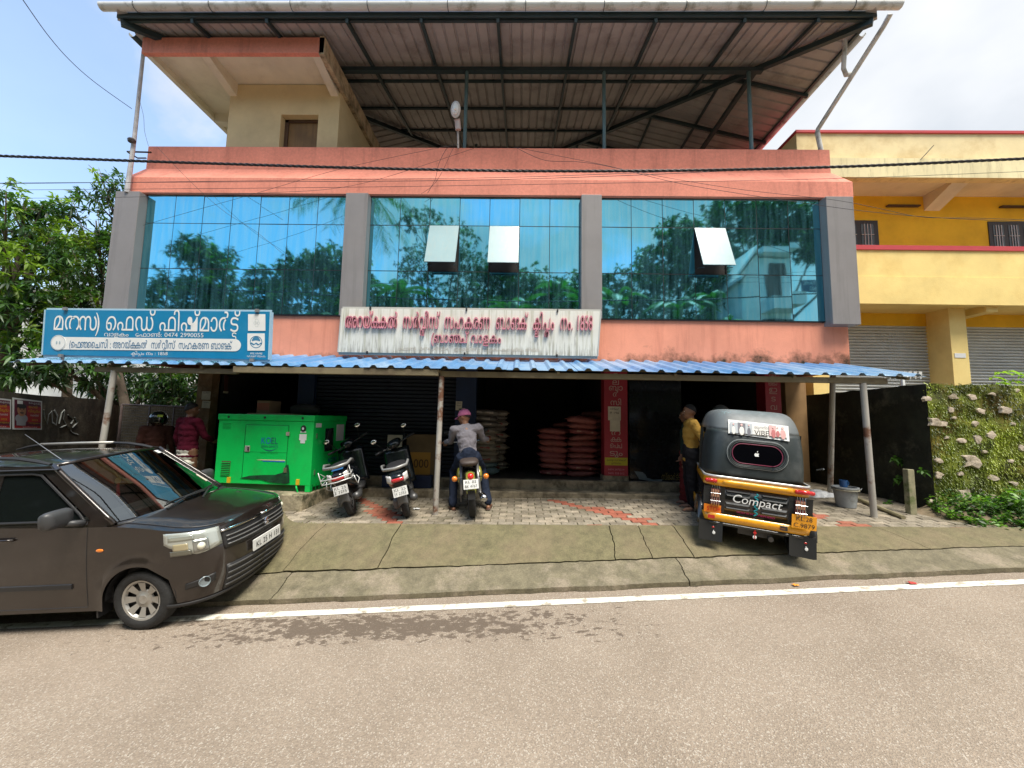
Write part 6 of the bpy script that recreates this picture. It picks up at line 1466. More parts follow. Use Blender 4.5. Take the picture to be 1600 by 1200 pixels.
for x in (.47, -.47):
    for z in (.45, .52, .60, .68): MB().box(x - .1, x + .1, -.009, -.003, z - .003, z + .003).build('rib', M_rbk, rk)
write('Compact', (-.0, -.040, .565), (1, 0, -.03), (.22, 0, 1), .14, .54, off=.04, parent=rk, mat_=M_white, center=True)
sp_ = []
for k in range(40): t = k / 39; sp_.append(Vector((.0 + .018 * math.sin(t * 30), -.030, .70 - .26 * t)))
MB().tube(sp_, .009, 5).build('teal_ribbon', gloss('teal', (.01, .22, .25), .4), rk, smooth='all')
write('GOD IS MY SHEPHERD', (0.0, -.022, .445), (1, 0, -.02), (0, 0, 1), .03, .42, off=.01, parent=rk, mat_=gloss('magenta_text', (.35, .01, .10), .5), center=True)
for sx, z0 in ((-1, .50), (1, .50)):
    cx_ = .465 * sx; q = MB().box(cx_ - .055, cx_ + .055, -.045, -.008, z0, z0 + .20)
    lens = MB().box(cx_ - .05, cx_ + .05, -.055, -.045, z0 + .10, z0 + .19)
    q.build('tail_lamp', gloss('tail_base', (.10, .02, .02), .3, coat=.6), rk, bevel=.01)
    lens.build('lamp_lens', gloss('lens_peach', (.55, .27, .17), .15, coat=.8), rk, bevel=.01)
    MB().box(cx_ - .05, cx_ + .05, -.053, -.046, z0 + .01, z0 + .09).build('lamp_lens', gloss('lens_dark', (.13, .01, .015), .15, coat=.8), rk, bevel=.008)
    g_ = MB()
    for k in range(4):
        x = cx_ - .04 + .027 * k; g_.tube([(x, -.012, z0 + .215), (x, -.05, z0 + .235), (x, -.075, z0 + .19), (x, -.075, z0 + .03), (x, -.03, z0 - .02)], .0042, 5)
    for z in (z0 + .06, z0 + .15): g_.tube([(cx_ - .06, -.076, z), (cx_ + .06, -.076, z)], .0038, 5)
    g_.build('lamp_guard', M_chr, rk, smooth='all')
plt = MB().cbox((-.49, -.025, .452), (.20, .008, .095)).build('stop_plate', gloss('orange_plate', (.80, .22, .01), .4), rk)
write('STOP.', (-.47, -.032, .425), (1, 0, 0), (0, 0, 1), .075, .17, off=.035, parent=plt, mat_=gloss('red_text', (.65, .01, .005), .5), center=True)
plt = MB().cbox((.50, -.06, .465), (.25, .008, .15)).build('number_plate', gloss('orange_plate2', (.80, .34, .02), .4), rk)
write('KL.28', (.50, -.066, .480), (1, 0, 0), (0, 0, 1), .068, .16, off=.035, parent=plt, mat_=M_black, center=True); write('C.9879', (.50, -.066, .405), (1, 0, 0), (0, 0, 1), .068, .21, off=.035, parent=plt, mat_=M_black, center=True)
for x, w_ in ((-.1, .16), (.22, .18)): write('SRI MURUGAN', (x, -.062, .35), (1, 0, 0), (0, 0, 1), .025, w_, off=.01, parent=rk, mat_=gloss('bumper_text', (.45, .13, .02), .5), center=True)
# flaps, wheels, axle
for sx in (-1, 1):
    c = Vector((.50 * sx, .02, .17)); q = MB().grid(lambda u, v: Vector((c.x - .14 + .28 * u, -.03 + .02 * math.sin(math.pi * u) - .03 * (1 - v), .05 + .23 * v + (.02 if .1 < u < .9 else .03))), 8, 4)
    fl_ = q.build('mudflap', gloss('flap_rubber', (.014, .015, .015), .5), rk, solid=.008)
    MB().ball((c.x + .04, -.045, .17), (.018, .003, .02), 8, 5).ball((c.x + .035, -.045, .195), (.006, .003, .006), 6, 4).build('flap_sticker', M_white, rk)
    MB().ball((c.x + .03, -.042, .235), (.015, .003, .01), 8, 5).build('flap_sticker', M_rred, rk)
    wheel(rk, (.50 * sx, .30, .225), (0, 0, R(90)), .225, .12, .12, spokes=4, side=-sx, m_rim=gloss('rim_grey', (.25, .25, .25), .4))
    MB().grid(lambda u, v: Vector((sx * (.56 + .10 * v), .30 + .30 * math.cos(math.pi * u), .25 + .30 * math.sin(math.pi * u))), 14, 2).build('mudguard', M_rbk, rk, smooth='all', solid=.01)
wheel(rk, (0, 2.15, .225), (0, 0, R(90)), .225, .10, .12, spokes=4, side=1, m_rim=gloss('rim_grey2', (.25, .25, .25), .4))
MB().tube([(-.5, .3, .24), (.5, .3, .24)], .035, 8).cbox((0, .25, .30), (.35, .4, .22)).cbox((.05, .05, .26), (.10, .1, .12)).tube([(.18, .4, .24), (.18, -.02, .2)], .03, 8).build('axle_and_engine', gloss('engine_dark', (.05, .045, .04), .6), rk)
MB().ball((.0, -.04, .20), (.022, .006, .022), 8, 6).build('hanging_sticker', M_white, rk)
MB().ball((.0, -.042, .25), (.02, .006, .014), 8, 6).tube([(0, -.04, .28), (0, -.04, .18)], .008, 5).build('hanging_sticker', M_rred, rk)
MB().box(-.60, .60, .05, 1.3, .30, .36).box(-.55, .55, .25, .75, .36, .62).box(-.55, .55, .18, .30, .6, 1.0).build('passenger_seat', gloss('seat_black', (.03, .03, .03), .5), rk, bevel=.03)
MB().box(-.62, .62, 1.32, 1.36, .3, .75).poly([(-.58, 1.5, .3), (.58, 1.5, .3), (.25, 2.35, .38), (-.25, 2.35, .38), ], (0, 0, .05)).build('floor_panel', M_rbk, rk)
MB().add([(-.60, 1.75, .85), (.60, 1.75, .85), (.28, 2.42, .50), (-.28, 2.42, .50), (-.60, 1.62, .35), (.60, 1.62, .35), (.22, 2.35, .30), (-.22, 2.35, .30)], [(0, 1, 2, 3), (3, 2, 6, 7), (0, 3, 7, 4), (1, 5, 6, 2), (4, 7, 6, 5)]).build('front_cowl', M_rbk, rk, smooth=False, bevel=.05)
MB().add([(-.60, 1.78, .86), (.60, 1.78, .86), (.54, 1.95, 1.46), (-.54, 1.95, 1.46)], [(0, 1, 2, 3)]).build('windscreen', M_wscr, rk)
MB().bar((-.61, 1.76, .85), (-.55, 1.95, 1.47), .05).bar((.61, 1.76, .85), (.55, 1.95, 1.47), .05).bar((-.61, .64, .85), (-.61, .64, 1.42), .04).bar((.61, .64, .85), (.61, .64, 1.42), .04).build('door_post', M_rbk, rk)
for z in (1.42,): MB().tube([(.655, .1, 1.05), (.70, .02, 1.08)], .01, 5).build('side_clip', M_chr, rk)

# ================================================================== SCOOTERS
M_sblk = mat('scooter_black', (.006, .008, .012), .18, var=.1, coat=.7, obj=True)
M_sgrey = gloss('grab_rail_grey', (.30, .30, .29), .35, metal=.3)
M_sred = gloss('tail_red', (.55, .02, .03), .15, coat=1)
def bike_frame(c, head, lean, sl=.02):
    h = R(head); f = Vector((math.sin(h), math.cos(h), .03)).normalized(); r_ = Vector((f.y, -f.x, 0)).normalized(); u = r_.cross(f); M = Matrix((r_, f, u)).transposed()
    M = M @ Matrix.Rotation(R(-lean), 3, 'Y'); M4 = M.to_4x4(); M4.translation = c; return M4
def scooter(M4, label, rack, plate, body_m):
    s = empty('scooter', M=M4, label=label, cat='scooter', group='scooters parked by the green generator')
    wheel(s, (0, 0, .215), (0, 0, R(90)), .215, .09, .13, spokes=5, side=-1, m_rim=gloss('rim_dark', (.10, .10, .10), .5))
    wf_ = wheel(s, (0, 1.24, .215), (0, 0, R(90 + 22)), .215, .09, .13, spokes=5, side=1, m_rim=gloss('rim_dark2', (.10, .10, .10), .5))
    loft([(-.34, .64, .03, .03), (-.30, .64, .10, .07), (-.18, .62, .155, .12), (.05, .58, .175, .17), (.3, .54, .18, .18), (.42, .45, .15, .16), (.46, .42, .05, .08)]).build('body_panel', body_m, s, smooth='all', sub=1)
    loft([(-.20, .755, .10, .03), (-.1, .775, .145, .045), (.15, .77, .16, .05), (.45, .745, .15, .055), (.55, .72, .07, .04)]).build('seat', gloss('seat_vinyl', (.02, .02, .022), .5), s, smooth='all', sub=1)
    loft([(.40, .30, .14, .05), (.6, .28, .16, .045), (.85, .30, .15, .05), (.92, .34, .12, .06)]).build('floorboard', gloss('floorboard', (.03, .03, .03), .6), s, smooth='all')
    q = MB().grid(lambda u, v: Vector((-.20 + .40 * u, .92 + .16 * v - .05 * (1 - (2 * u - 1) ** 2), .32 + .60 * v)), 8, 8); q.build('leg_shield', body_m, s, smooth='all', solid=.05)
    loft([(1.02, .70, .12, .20), (1.12, .68, .14, .18), (1.2, .66, .05, .1)]).build('front_cowl', body_m, s, smooth='all', sub=1)
    loft([(.98, .30, .06, .10), (1.2, .42, .065, .05), (1.42, .34, .05, .05), (1.5, .24, .03, .04)]).build('front_mudguard', body_m, s, smooth='all')
    hb = empty('handlebar', (0, .98, 1.0)); hb.parent = s; CH.setdefault(s.name, []).append(hb); hb.rotation_euler = (0, R(-16), R(10))
    loft([(-.10, 0, .07, .05), (0, .03, .13, .07), (.10, .0, .10, .08), (.14, -.02, .05, .05)]).tube([(-.33, -.10, .02), (-.18, -.02, .0), (.18, -.02, 0), (.33, -.10, .02)], .014, 8).build('cover', body_m, hb, smooth='all')
    for sx in (-1, 1):
        MB().tube([(.36 * sx, -.115, .02), (.23 * sx, -.06, .01)], .020, 8).tube([(.34 * sx, .03, .03), (.22 * sx, .02, .02)], .006, 5).build('grip', M_trim, hb, smooth='all')
        MB().tube([(.20 * sx, -.02, .02), (.24 * sx, .0, .12), (.27 * sx, -.02, .19)], .006, 6).build('mirror_stalk', M_trim, hb)
        MB().ball((.28 * sx, -.025, .22), (.055, .018, .042), 14, 8).build('mirror_shell', M_trim, hb, smooth='all')
        MB().ball((.28 * sx, -.040, .22), (.048, .008, .036), 14, 8).build('mirror_glass', gloss('mirror_glass', (.85, .87, .85), .03, metal=1), hb, smooth='all')
    MB().tube([(-.17, .12, .80), (-.19, -.12, .83), (-.16, -.30, .80), (0, -.36, .79), (.16, -.30, .80), (.19, -.12, .83), (.17, .12, .80)], [(.016, .022)] * 7, 8).build('grab_rail', M_sgrey, s, smooth='all')
    MB().grid(lambda u, v: Vector((-.085 + .17 * u, -.345 - .012 * math.sin(math.pi * u), .60 + .05 * v)), 6, 2).build('tail_lamp', M_sred, s, smooth='all', solid=.02)
    for sx in (-1, 1):
        MB().grid(lambda u, v: Vector((sx * (.09 + .06 * u), -.335 + .05 * u, .585 + .105 * v + .02 * u)), 4, 3).build('indicator', gloss('clear_lens', (.62, .60, .58), .12, coat=1), s, smooth='all', solid=.02)
    MB().poly([(-.06, -.30, .58), (.06, -.30, .58), (.055, -.27, .34), (-.055, -.27, .34)], (0, .02, 0)).build('fender', M_trim, s)
    MB().grid(lambda u, v: Vector((-.07 + .14 * u, -.25 - .012 * v - .03 * math.sin(math.pi * u), .27 + .13 * v - .05 * (1 - math.sin(math.pi * u)) * (1 - v))), 6, 4).build('mudflap', gloss('flap_grey', (.12, .12, .12), .6), s, smooth='all', solid=.008)
    pb_ = MB().cbox((0, -.325, .455), (.20, .006, .13), Matrix.Rotation(R(-8), 3, 'X')).build('number_plate', M_white, s)
    for k, t_ in enumerate(plate): write(t_, (0, -.338 - .004 * k, .470 - .056 * k), (1, 0, 0), (0, 0, 1), .052, .16, off=.02, parent=pb_, mat_=M_black, center=True)
    MB().tube([(.11, .45, .26), (.13, .15, .25), (.15, -.05, .27), (.155, -.22, .30)], [.03, .05, .06, .05], 12).build('exhaust', gloss('exhaust', (.10, .10, .10), .4, metal=.5), s, smooth='all')
    MB().cbox((-.10, .12, .24), (.10, .42, .16)).build('engine_case', gloss('engine_grey', (.13, .13, .13), .5), s, bevel=.04)
    MB().tube([(-.08, .45, .22), (-.22, .42, -.0)], .010, 6).build('side_stand', M_trim, s)
    if rack:
        g_ = MB()
        for z in (.66, .60): g_.tube([(-.19, -.20, z + .02), (-.20, -.42, z), (.0, -.45, z - .01), (.20, -.42, z), (.19, -.20, z + .02)], .008, 6)
        for sx in (-1, 1): g_.tube([(.20 * sx, -.42, .60), (.205 * sx, -.42, .78), (.15 * sx, -.36, .70)], .007, 6).tube([(.19 * sx, -.2, .60), (.21 * sx, -.2, .50), (.19 * sx, -.05, .44), (.21 * sx, .05, .50), (.17 * sx, .1, .55)], .007, 6)
        g_.build('guard_rack', gloss('rack_white', (.72, .73, .72), .3, metal=.3), s, smooth='all')
        MB().grid(lambda u, v: Vector((-.08 + .16 * u, -.26 + .1 * v, .735 + .02 * v)), 3, 2).build('blue_sticker', gloss('blue_st', (.02, .10, .25), .4), s)
    return s
cA = gpix(551, 804); cA.z = zp(cA.x, cA.y); cB = gpix(637, 807); cB.z = zp(cB.x, cB.y)
scooter(bike_frame(cA, -14, 16), 'black scooter with white metal rear rack, next to the green generator', True, ('KL 25', 'E 7215'), M_sblk)
scooter(bike_frame(cB, -16, 15), 'dark scooter without rack standing between the racked scooter and the awning post', False, ('KL 25', 'H 2352'), gloss('scooter_dark', (.010, .014, .016), .25, coat=.6))

# ================================================================== MOTORCYCLE
cm = gpix(738, 807); cm.z = zp(cm.x, cm.y)
M_olive = mat('olive_paint', (.27, .26, .05), .2, var=.05, coat=.9, obj=True)
mo = empty('motorcycle', M=bike_frame(cm, -9, 5), label='olive green classic motorcycle carrying the rider in the pink cap', cat='motorcycle')
wheel(mo, (0, 0, .315), (0, 0, R(90)), .315, .105, .235, spokes=10, side=-1, m_rim=M_chr)
wheel(mo, (0, 1.37, .315), (0, 0, R(90)), .315, .09, .24, spokes=10, side=1, m_rim=M_chr)
MB().grid(lambda u, v: Vector((-.07 + .14 * u, -.38 * math.cos(R(22 + 103 * v)) * 1, .30 + .38 * math.sin(R(22 + 103 * v)) - .03 * (2 * u - 1) ** 2)), 6, 18).build('rear_mudguard', M_olive, mo, smooth='all', solid=.012)
MB().grid(lambda u, v: Vector((-.065 + .13 * u, 1.37 - .37 * math.cos(R(20 + 150 * v)), .315 + .37 * math.sin(R(20 + 150 * v)) - .03 * (2 * u - 1) ** 2)), 6, 18).build('front_mudguard', M_olive, mo, smooth='all', solid=.012)
loft([(-.12, .79, .12, .04), (.0, .80, .15, .055), (.3, .79, .15, .055), (.6, .78, .11, .05)]).build('seat', gloss('seat_brown', (.05, .035, .028), .6), mo, smooth='all', sub=1)
loft([(.55, .82, .07, .07), (.65, .86, .14, .12), (.9, .88, .16, .14), (1.1, .90, .12, .10), (1.16, .9, .05, .05)]).build('fuel_tank', M_olive, mo, smooth='all', sub=1)
for sx in (-1, 1):
    MB().ball((.155 * sx, .32, .56), (.05, .17, .13), 14, 10).build('side_cover', M_olive, mo, smooth='all')
    MB().tube([(.12 * sx, .25, .76), (.13 * sx, .02, .33)], [.028, .032], 10).build('shock_absorber', gloss('shock', (.25, .25, .25), .35, metal=.6), mo, smooth='all')
    MB().tube([(.12 * sx, -.20, .62), (.20 * sx, -.23, .62)], .008, 6).build('indicator_stalk', M_trim, mo)
    MB().lathe([(0, -.04), (.03, -.03), (.040, -.01), (.040, .01), (.02, .03), (0, .035)], (.225 * sx, -.25, .62), (0, 1, 0), 16).build('indicator', M_amber, mo, smooth='all')
    MB().tube([(.07 * sx, 1.37, .315), (.09 * sx, 1.18, .95)], [.025, .025], 8).build('fork', M_chr, mo, smooth='all')
    MB().tube([(.30 * sx, 1.0, 1.04), (.33 * sx, 1.02, 1.18)], .006, 6).ball((.34 * sx, 1.0, 1.2), (.05, .02, .035), 12, 8).build('mirror', M_trim, mo, smooth='all')
MB().tube([(-.38, .86, 1.02), (-.25, .98, 1.03), (0, 1.08, 1.0), (.25, .98, 1.03), (.38, .86, 1.02)], .013, 8).build('handlebar', M_chr, mo, smooth='all')
MB().lathe([(0, -.06), (.09, -.05), (.10, .05), (0, .07)], (0, 1.28, .92), (0, 1, 0), 18).build('headlight', M_olive, mo, smooth='all')
MB().lathe([(0, -.05), (.030, -.045), (.045, -.02), (.045, .02), (0, .03)], (0, -.345, .655), (0, 1, 0), 18).build('tail_lamp', gloss('tail_red2', (.80, .02, .02), .2, coat=1, ), mo, smooth='all')
pb_ = MB().cbox((0, -.395, .555), (.21, .006, .13), Matrix.Rotation(R(-15), 3, 'X')).build('number_plate', M_white, mo)
write('KL 02', (0, -.398, .572), (1, 0, 0), (0, .2, 1), .05, .15, off=.02, parent=pb_, mat_=M_black, center=True); write('BK 4767', (0, -.414, .515), (1, 0, 0), (0, .2, 1), .05, .17, off=.02, parent=pb_, mat_=M_black, center=True)
MB().tube([(.13, .75, .30), (.15, .4, .27), (.17, -.05, .30), (.175, -.30, .32)], [.03, .04, .05, .05], 12).build('exhaust', M_chr, mo, smooth='all')
MB().cbox((0, .62, .42), (.2, .42, .34)).lathe([(.09, 0), (.10, .05), (.10, .1), (.085, .12), (.10, .14), (.085, .18), (.0, .2)], (0, .72, .55), (0, .1, 1), 14).tube([(-.15, .15, .50), (-.15, .15, .20), (-.12, .75, .20), (.12, .75, .2)], .015, 6).build('engine', gloss('engine_grey2', (.16, .155, .15), .4, metal=.5), mo, bevel=.02)
MB().grid(lambda u, v: Vector((-.05 + .1 * u, -.385 + .02 * v, .34 + .12 * v)), 3, 3).build('mudflap', M_trim, mo, solid=.006)

# ================================================================== GENERATOR SET
ga_ = R(-3); gc = Vector((-3.37, 6.3, .352))
gm = Matrix.Translation(gc) @ Matrix.Rotation(ga_, 4, 'Z')   # local x to the right, y back; box runs to -x
gs_ = empty('generator', M=gm @ Matrix.Diagonal((.86, 1, 1, 1)), label='bright green box shaped diesel generator on a low concrete plinth', cat='generator')
M_grn = mat('generator_green', (.004, .60, .10), .42, var=.08, vs=2, obj=True, coat=.15, dirt=(.03, .36, .07), damt=.5, ds=2.5, grain=.05)
GL, GD, GH = 1.93, 1.05, 1.24
MB().box(-GL, 0, 0, GD, .10, GH - .10).build('canopy', M_grn, gs_, bevel=.008)
MB().box(-GL - .015, .015, -.015, GD + .015, GH - .10, GH).build('lid', M_grn, gs_, bevel=.01)
MB().box(-GL + .02, -.02, .05, GD - .05, -.0, .10).build('skid', gloss('skid_dark', (.01, .10, .02), .6), gs_)
MB().box(-.10, 0, .0, .06, 0, .10).box(-GL, -GL + .1, 0, .06, 0, .10).box(-.04, .0, .06, GD, .07, .1).build('skid_foot', M_grn, gs_)
for k in range(14): pass
MB().box(-1.36, -.50, -.008, .0, .20, 1.06).build('access_door', M_grn, gs_, bevel=.004)
e = MB()
for a, b_ in (((-1.365, .195), (-.495, .195)), ((-.495, .195), (-.495, 1.065)), ((-.495, 1.065), (-1.365, 1.065)), ((-1.365, 1.065), (-1.365, .195)), ((-1.36, .62), (-.5, .62))): e.bar((a[0], -.006, a[1]), (b_[0], -.006, b_[1]), .006)
e.build('door_gap', gloss('dark_green', (.0, .14, .03), .6), gs_)
for x in (-1.72, -.98, -.22): MB().lathe([(0, -.012), (.018, -.01), (.02, 0)], (x, -.016, GH - .05), (0, 1, 0), 10).build('bolt', M_trim, gs_)
MB().box(-1.34, -1.24, -.022, -.008, .62 - .0, .72).build('door_latch', gloss('latch', (.45, .42, .38), .4, metal=.3), gs_, bevel=.01); MB().box(-1.275, -1.25, -.03, -.02, .64, .70).build('latch_handle', M_trim, gs_)
MB().box(-.53, -.47, -.02, -.006, .90, .96).build('hinge', gloss('hinge', (.4, .36, .3), .4), gs_); MB().box(-.53, -.47, -.02, -.006, .30, .38).build('hinge', gloss('hinge_rust', (.12, .12, .06), .7), gs_)
v_ = MB().box(-1.80, -1.62, -.006, -.001, .22, .46); v_.build('vent', gloss('vent_brown', (.12, .07, .04), .6), gs_)
for k in range(8): MB().box(-1.80, -1.62, -.016, -.004, .228 + .029 * k, .238 + .029 * k).build('vent_slat', M_grn, gs_)
st_ = mat('soot', (.0, .055, .015), .7, var=.6, vs=9)
MB().poly([(-1.40, -.0105, .19), (-1.2, -.0105, .235), (-.95, -.0105, .25), (-.7, -.0105, .26), (-.55, -.0105, .30), (-.5, -.0105, .42), (-.45, -.0105, .43), (-.42, -.0105, .30), (-.40, -.0105, .14), (-.5, -.0105, .12), (-.8, -.0105, .14), (-1.0, -.0105, .18), (-1.2, -.0105, .18)], (0, .003, 0)).build('soot_stain', st_, gs_)
cx_ = -.20
MB().lathe([(0, -.012), (.05, -.01), (.055, 0)], (cx_, -.004, 1.02), (0, 1, 0), 20).build('gauge', M_trim, gs_); MB().lathe([(0, -.016), (.022, -.014)], (cx_, -.004, 1.02), (0, 1, 0), 12).box(cx_ - .055, cx_ + .055, -.006, -.001, .955, .975).box(cx_ - .07, cx_ + .07, -.006, -.001, .83, .93).box(cx_ - .045, cx_ + .045, -.006, -.001, .78, .83).build('white_sticker', M_white, gs_)
kb = gloss('koel_blue', (.02, .16, .50), .4); kd = gloss('koel_dark', (.02, .10, .14), .4)
write('KO', (-1.02, -.010, .76), (1, 0, 0), (0, 0, 1), .15, .19, off=.035, parent=gs_, mat_=kb); write('EL', (-.82, -.010, .76), (1, 0, 0), (0, 0, 1), .15, .13, off=.035, parent=gs_, mat_=kd)
write('GREEN GENSETS', (-.85, -.010, .70), (1, 0, 0), (0, 0, 1), .05, .34, off=.01, parent=gs_, mat_=kd, center=True)
MB().poly([(-1.0 + .30 * t, -.010, .685 - .05 * math.sin(math.pi * t)) for t in np.linspace(0, 1, 9)] + [(-.70 - .30 * t, -.010, .69 - .035 * math.sin(math.pi * t)) for t in np.linspace(0, 1, 9)]).build('swoosh', kd, gs_, rec=False)
write('Kirloskar Oil Engines Ltd', (-.85, -.010, .60), (1, 0, 0), (0, 0, 1), .03, .34, off=.0, parent=gs_, mat_=gloss('green_ink', (.0, .20, .05), .5), center=True)
MB().poly([(-1.1, -.0105, .49), (-.52, -.0105, .485), (-.52, -.0105, .505), (-1.0, -.0105, .505)]).build('stripe', gloss('stripe_pale', (.62, .68, .35), .4), gs_); MB().poly([(-.95, -.0105, .468), (-.52, -.0105, .465), (-.52, -.0105, .484), (-1.0, -.0105, .484)]).build('stripe', kb, gs_)
for x in (-1.62, -.24): MB().box(x - .03, x + .03, -.02, -.001, .11, .20).build('lifting_lug', gloss('lug_yellow', (.75, .45, .02), .5), gs_)
MB().tube([(-.27, -.005, .09), (-.24, -.03, .06), (-.22, -.01, -.02)], .014, 6).build('earth_lead', M_grn, gs_)
for k in range(5): MB().box(-1.84 + 0 * k, -1.68, -.004, -.001, .99 + .022 * k, .996 + .022 * k).build('embossed_line', gloss('dark_green2', (.0, .3, .05), .6), gs_)
# right end face: window, labels
MB().box(0, .008, .35, .62, .62, 1.02).build('end_window', gloss('end_glass', (.02, .03, .03), .1, coat=.5), gs_, bevel=.004)
MB().ball((.02, .48, .82), (.02, .10, .19), 16, 10).build('control_bulge', M_trim, gs_, smooth='all')
MB().box(0, .005, .06, .22, 1.04, 1.11).box(0, .005, .72, .98, .78, 1.08).build('paper_label', M_white, gs_)
write('KOEL', (.004, .50, .42), (0, 1, 0), (0, 0, 1), .11, .3, off=.03, parent=gs_, mat_=kb)
MB().box(0, .012, .08, .11, .86, .94).box(0, .012, .08, .11, .26, .34).build('hinge', gloss('hinge_g', (.1, .2, .1), .5), gs_)
for k in range(10): MB().box(-.01, .004, .06 + .1 * k, .075 + .1 * k, .0, .1).build('skid_bar', gloss('bar_green', (.0, .16, .03), .5), gs_)
# plinth
MP = Matrix.Translation((-3.37, 6.3, 0)) @ Matrix.Rotation(ga_, 4, 'Z')
pm_ = MB().box(-2.3, .02, -.22, 1.3, -.1, .345)
tag(pm_.build('plinth', mat('plinth_concrete', (.34, .29, .19), .9, var=.35, vs=4, bump=.8, bs=25, dirt=(.07, .07, .035), damt=.9, ds=3.2, lo=.47, hi=.58), None, M=MP, bevel=.02), 'low stained concrete plinth carrying the green generator', 'plinth')
MB()
tag(MB().box(-.23, .0, -.15, .15, 0, .22).box(-.22, .0, -.16, -.151, .05, .18, 1).box(-.36, .5, -.2, .2, -.02, 0, 2).build('carton', [gloss('carton_brown', (.22, .15, .09), .8), gloss('carton_red', (.28, .08, .05), .7), gloss('carton_flat', (.25, .19, .12), .8)], None, M=gm @ Matrix.Translation((-1.05, .5, GH + .022))), 'worn printed carton with flattened card on top of the green generator', 'carton')
tag(loft([(-.25, 0, .05, .03), (-.2, 0, .14, .09), (0, .01, .16, .10), (.2, 0, .13, .08), (.25, 0, .04, .03)]).build('grey_bundle', gloss('bundle', (.03, .03, .033), .7), None, smooth='all', M=gm @ Matrix.Translation((-.55, .6, GH + .10)) @ Matrix.Rotation(R(90), 4, 'Z')), 'dark rolled bundle lying beside the carton on the generator', 'bundle')

# ================================================================== SACKS AND CARTON IN THE OPEN SHOP
def sack_mesh(seed, m, mp=None):
    def fn(u, v):
        a = 2 * math.pi * u; t = v * math.pi; x = -math.cos(t); r_ = math.sin(t) ** .45
        y = r_ * math.copysign(abs(math.cos(a)) ** .7, math.cos(a)); z = r_ * math.copysign(abs(math.sin(a)) ** .8, math.sin(a))
        n_ = noise.noise(Vector((x * 2.5 + seed * 7, y * 2.5, z * 3)))
        return Vector((x * .28 * (1 + .03 * n_), y * .175 * (1 + .10 * n_), z * .066 * (1 + .25 * n_) - .008 * abs(x) + .012 * noise.noise(Vector((x * 7, y * 7 + seed, z)))))
    b = MB().grid(fn, 22, 16); b.poly([(.27, -.15, -.01), (.315, -.14, -.015), (.32, .14, -.01), (.27, .15, .0)], (0, 0, .012)).poly([(-.27, -.15, -.01), (-.31, -.14, -.012), (-.31, .14, -.01), (-.27, .15, .0)], (0, 0, .012))
    if mp is not None: b.grid(lambda u, v: Vector((-.16 + .32 * u, -.155 - .022 * math.sin(math.pi * v), -.025 + .045 * v)), 4, 3, mi=1)
    return b
rr = random.Random(12)
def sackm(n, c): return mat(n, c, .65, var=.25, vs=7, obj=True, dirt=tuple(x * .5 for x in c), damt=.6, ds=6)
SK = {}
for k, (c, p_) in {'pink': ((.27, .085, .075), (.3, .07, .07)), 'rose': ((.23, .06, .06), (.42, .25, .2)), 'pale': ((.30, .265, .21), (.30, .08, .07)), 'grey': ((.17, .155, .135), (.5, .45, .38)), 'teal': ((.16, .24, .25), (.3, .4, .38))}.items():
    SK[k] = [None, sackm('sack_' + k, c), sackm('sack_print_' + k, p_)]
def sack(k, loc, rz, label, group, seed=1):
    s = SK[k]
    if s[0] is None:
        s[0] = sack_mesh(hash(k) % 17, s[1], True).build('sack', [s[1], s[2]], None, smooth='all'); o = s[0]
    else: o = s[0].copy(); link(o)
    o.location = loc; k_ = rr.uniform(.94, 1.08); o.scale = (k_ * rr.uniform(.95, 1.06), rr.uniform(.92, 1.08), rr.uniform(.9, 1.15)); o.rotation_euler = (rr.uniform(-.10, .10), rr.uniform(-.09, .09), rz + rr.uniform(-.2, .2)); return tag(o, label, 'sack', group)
ORD = ['bottom', 'second', 'third', 'fourth', 'fifth', 'sixth', 'seventh', 'eighth', 'ninth', 'tenth', 'eleventh', 'topmost']
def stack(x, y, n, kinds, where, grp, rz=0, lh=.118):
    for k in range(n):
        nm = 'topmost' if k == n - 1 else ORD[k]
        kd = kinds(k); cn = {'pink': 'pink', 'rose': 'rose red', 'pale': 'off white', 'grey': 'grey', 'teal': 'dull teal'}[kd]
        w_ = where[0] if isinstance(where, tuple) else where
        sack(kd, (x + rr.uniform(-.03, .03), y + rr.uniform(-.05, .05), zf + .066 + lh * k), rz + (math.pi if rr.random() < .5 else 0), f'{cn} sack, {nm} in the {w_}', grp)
GR, GL_ = 'pink sacks stacked at the right of the open shop', 'pale sacks stacked at the left of the open shop'
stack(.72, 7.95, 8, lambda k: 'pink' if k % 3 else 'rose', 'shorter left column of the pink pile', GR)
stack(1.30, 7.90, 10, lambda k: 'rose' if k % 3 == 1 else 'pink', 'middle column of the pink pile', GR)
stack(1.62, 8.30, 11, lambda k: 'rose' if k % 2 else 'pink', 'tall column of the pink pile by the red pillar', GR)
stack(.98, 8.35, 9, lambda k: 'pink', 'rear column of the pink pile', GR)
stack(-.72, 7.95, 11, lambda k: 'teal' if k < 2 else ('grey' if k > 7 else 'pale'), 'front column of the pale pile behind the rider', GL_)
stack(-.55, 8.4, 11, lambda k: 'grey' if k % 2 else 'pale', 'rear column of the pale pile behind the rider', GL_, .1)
M_dbox = mat('desk_brown', (.15, .095, .04), .7, var=.3)
c = at(655, 745, 7.25)
tag(MB().box(-.26, .30, 0, .18, 0, .95).box(-.22, .2, -.006, 0, .2, .62, 1).build('carton', [M_dbox, gloss('carton_orange', (.42, .21, .03), .6)], None, M=Matrix.Translation((c.x, 7.24, .32)), bevel=.008), 'tall brown carton with orange print between scooter and awning post', 'carton')
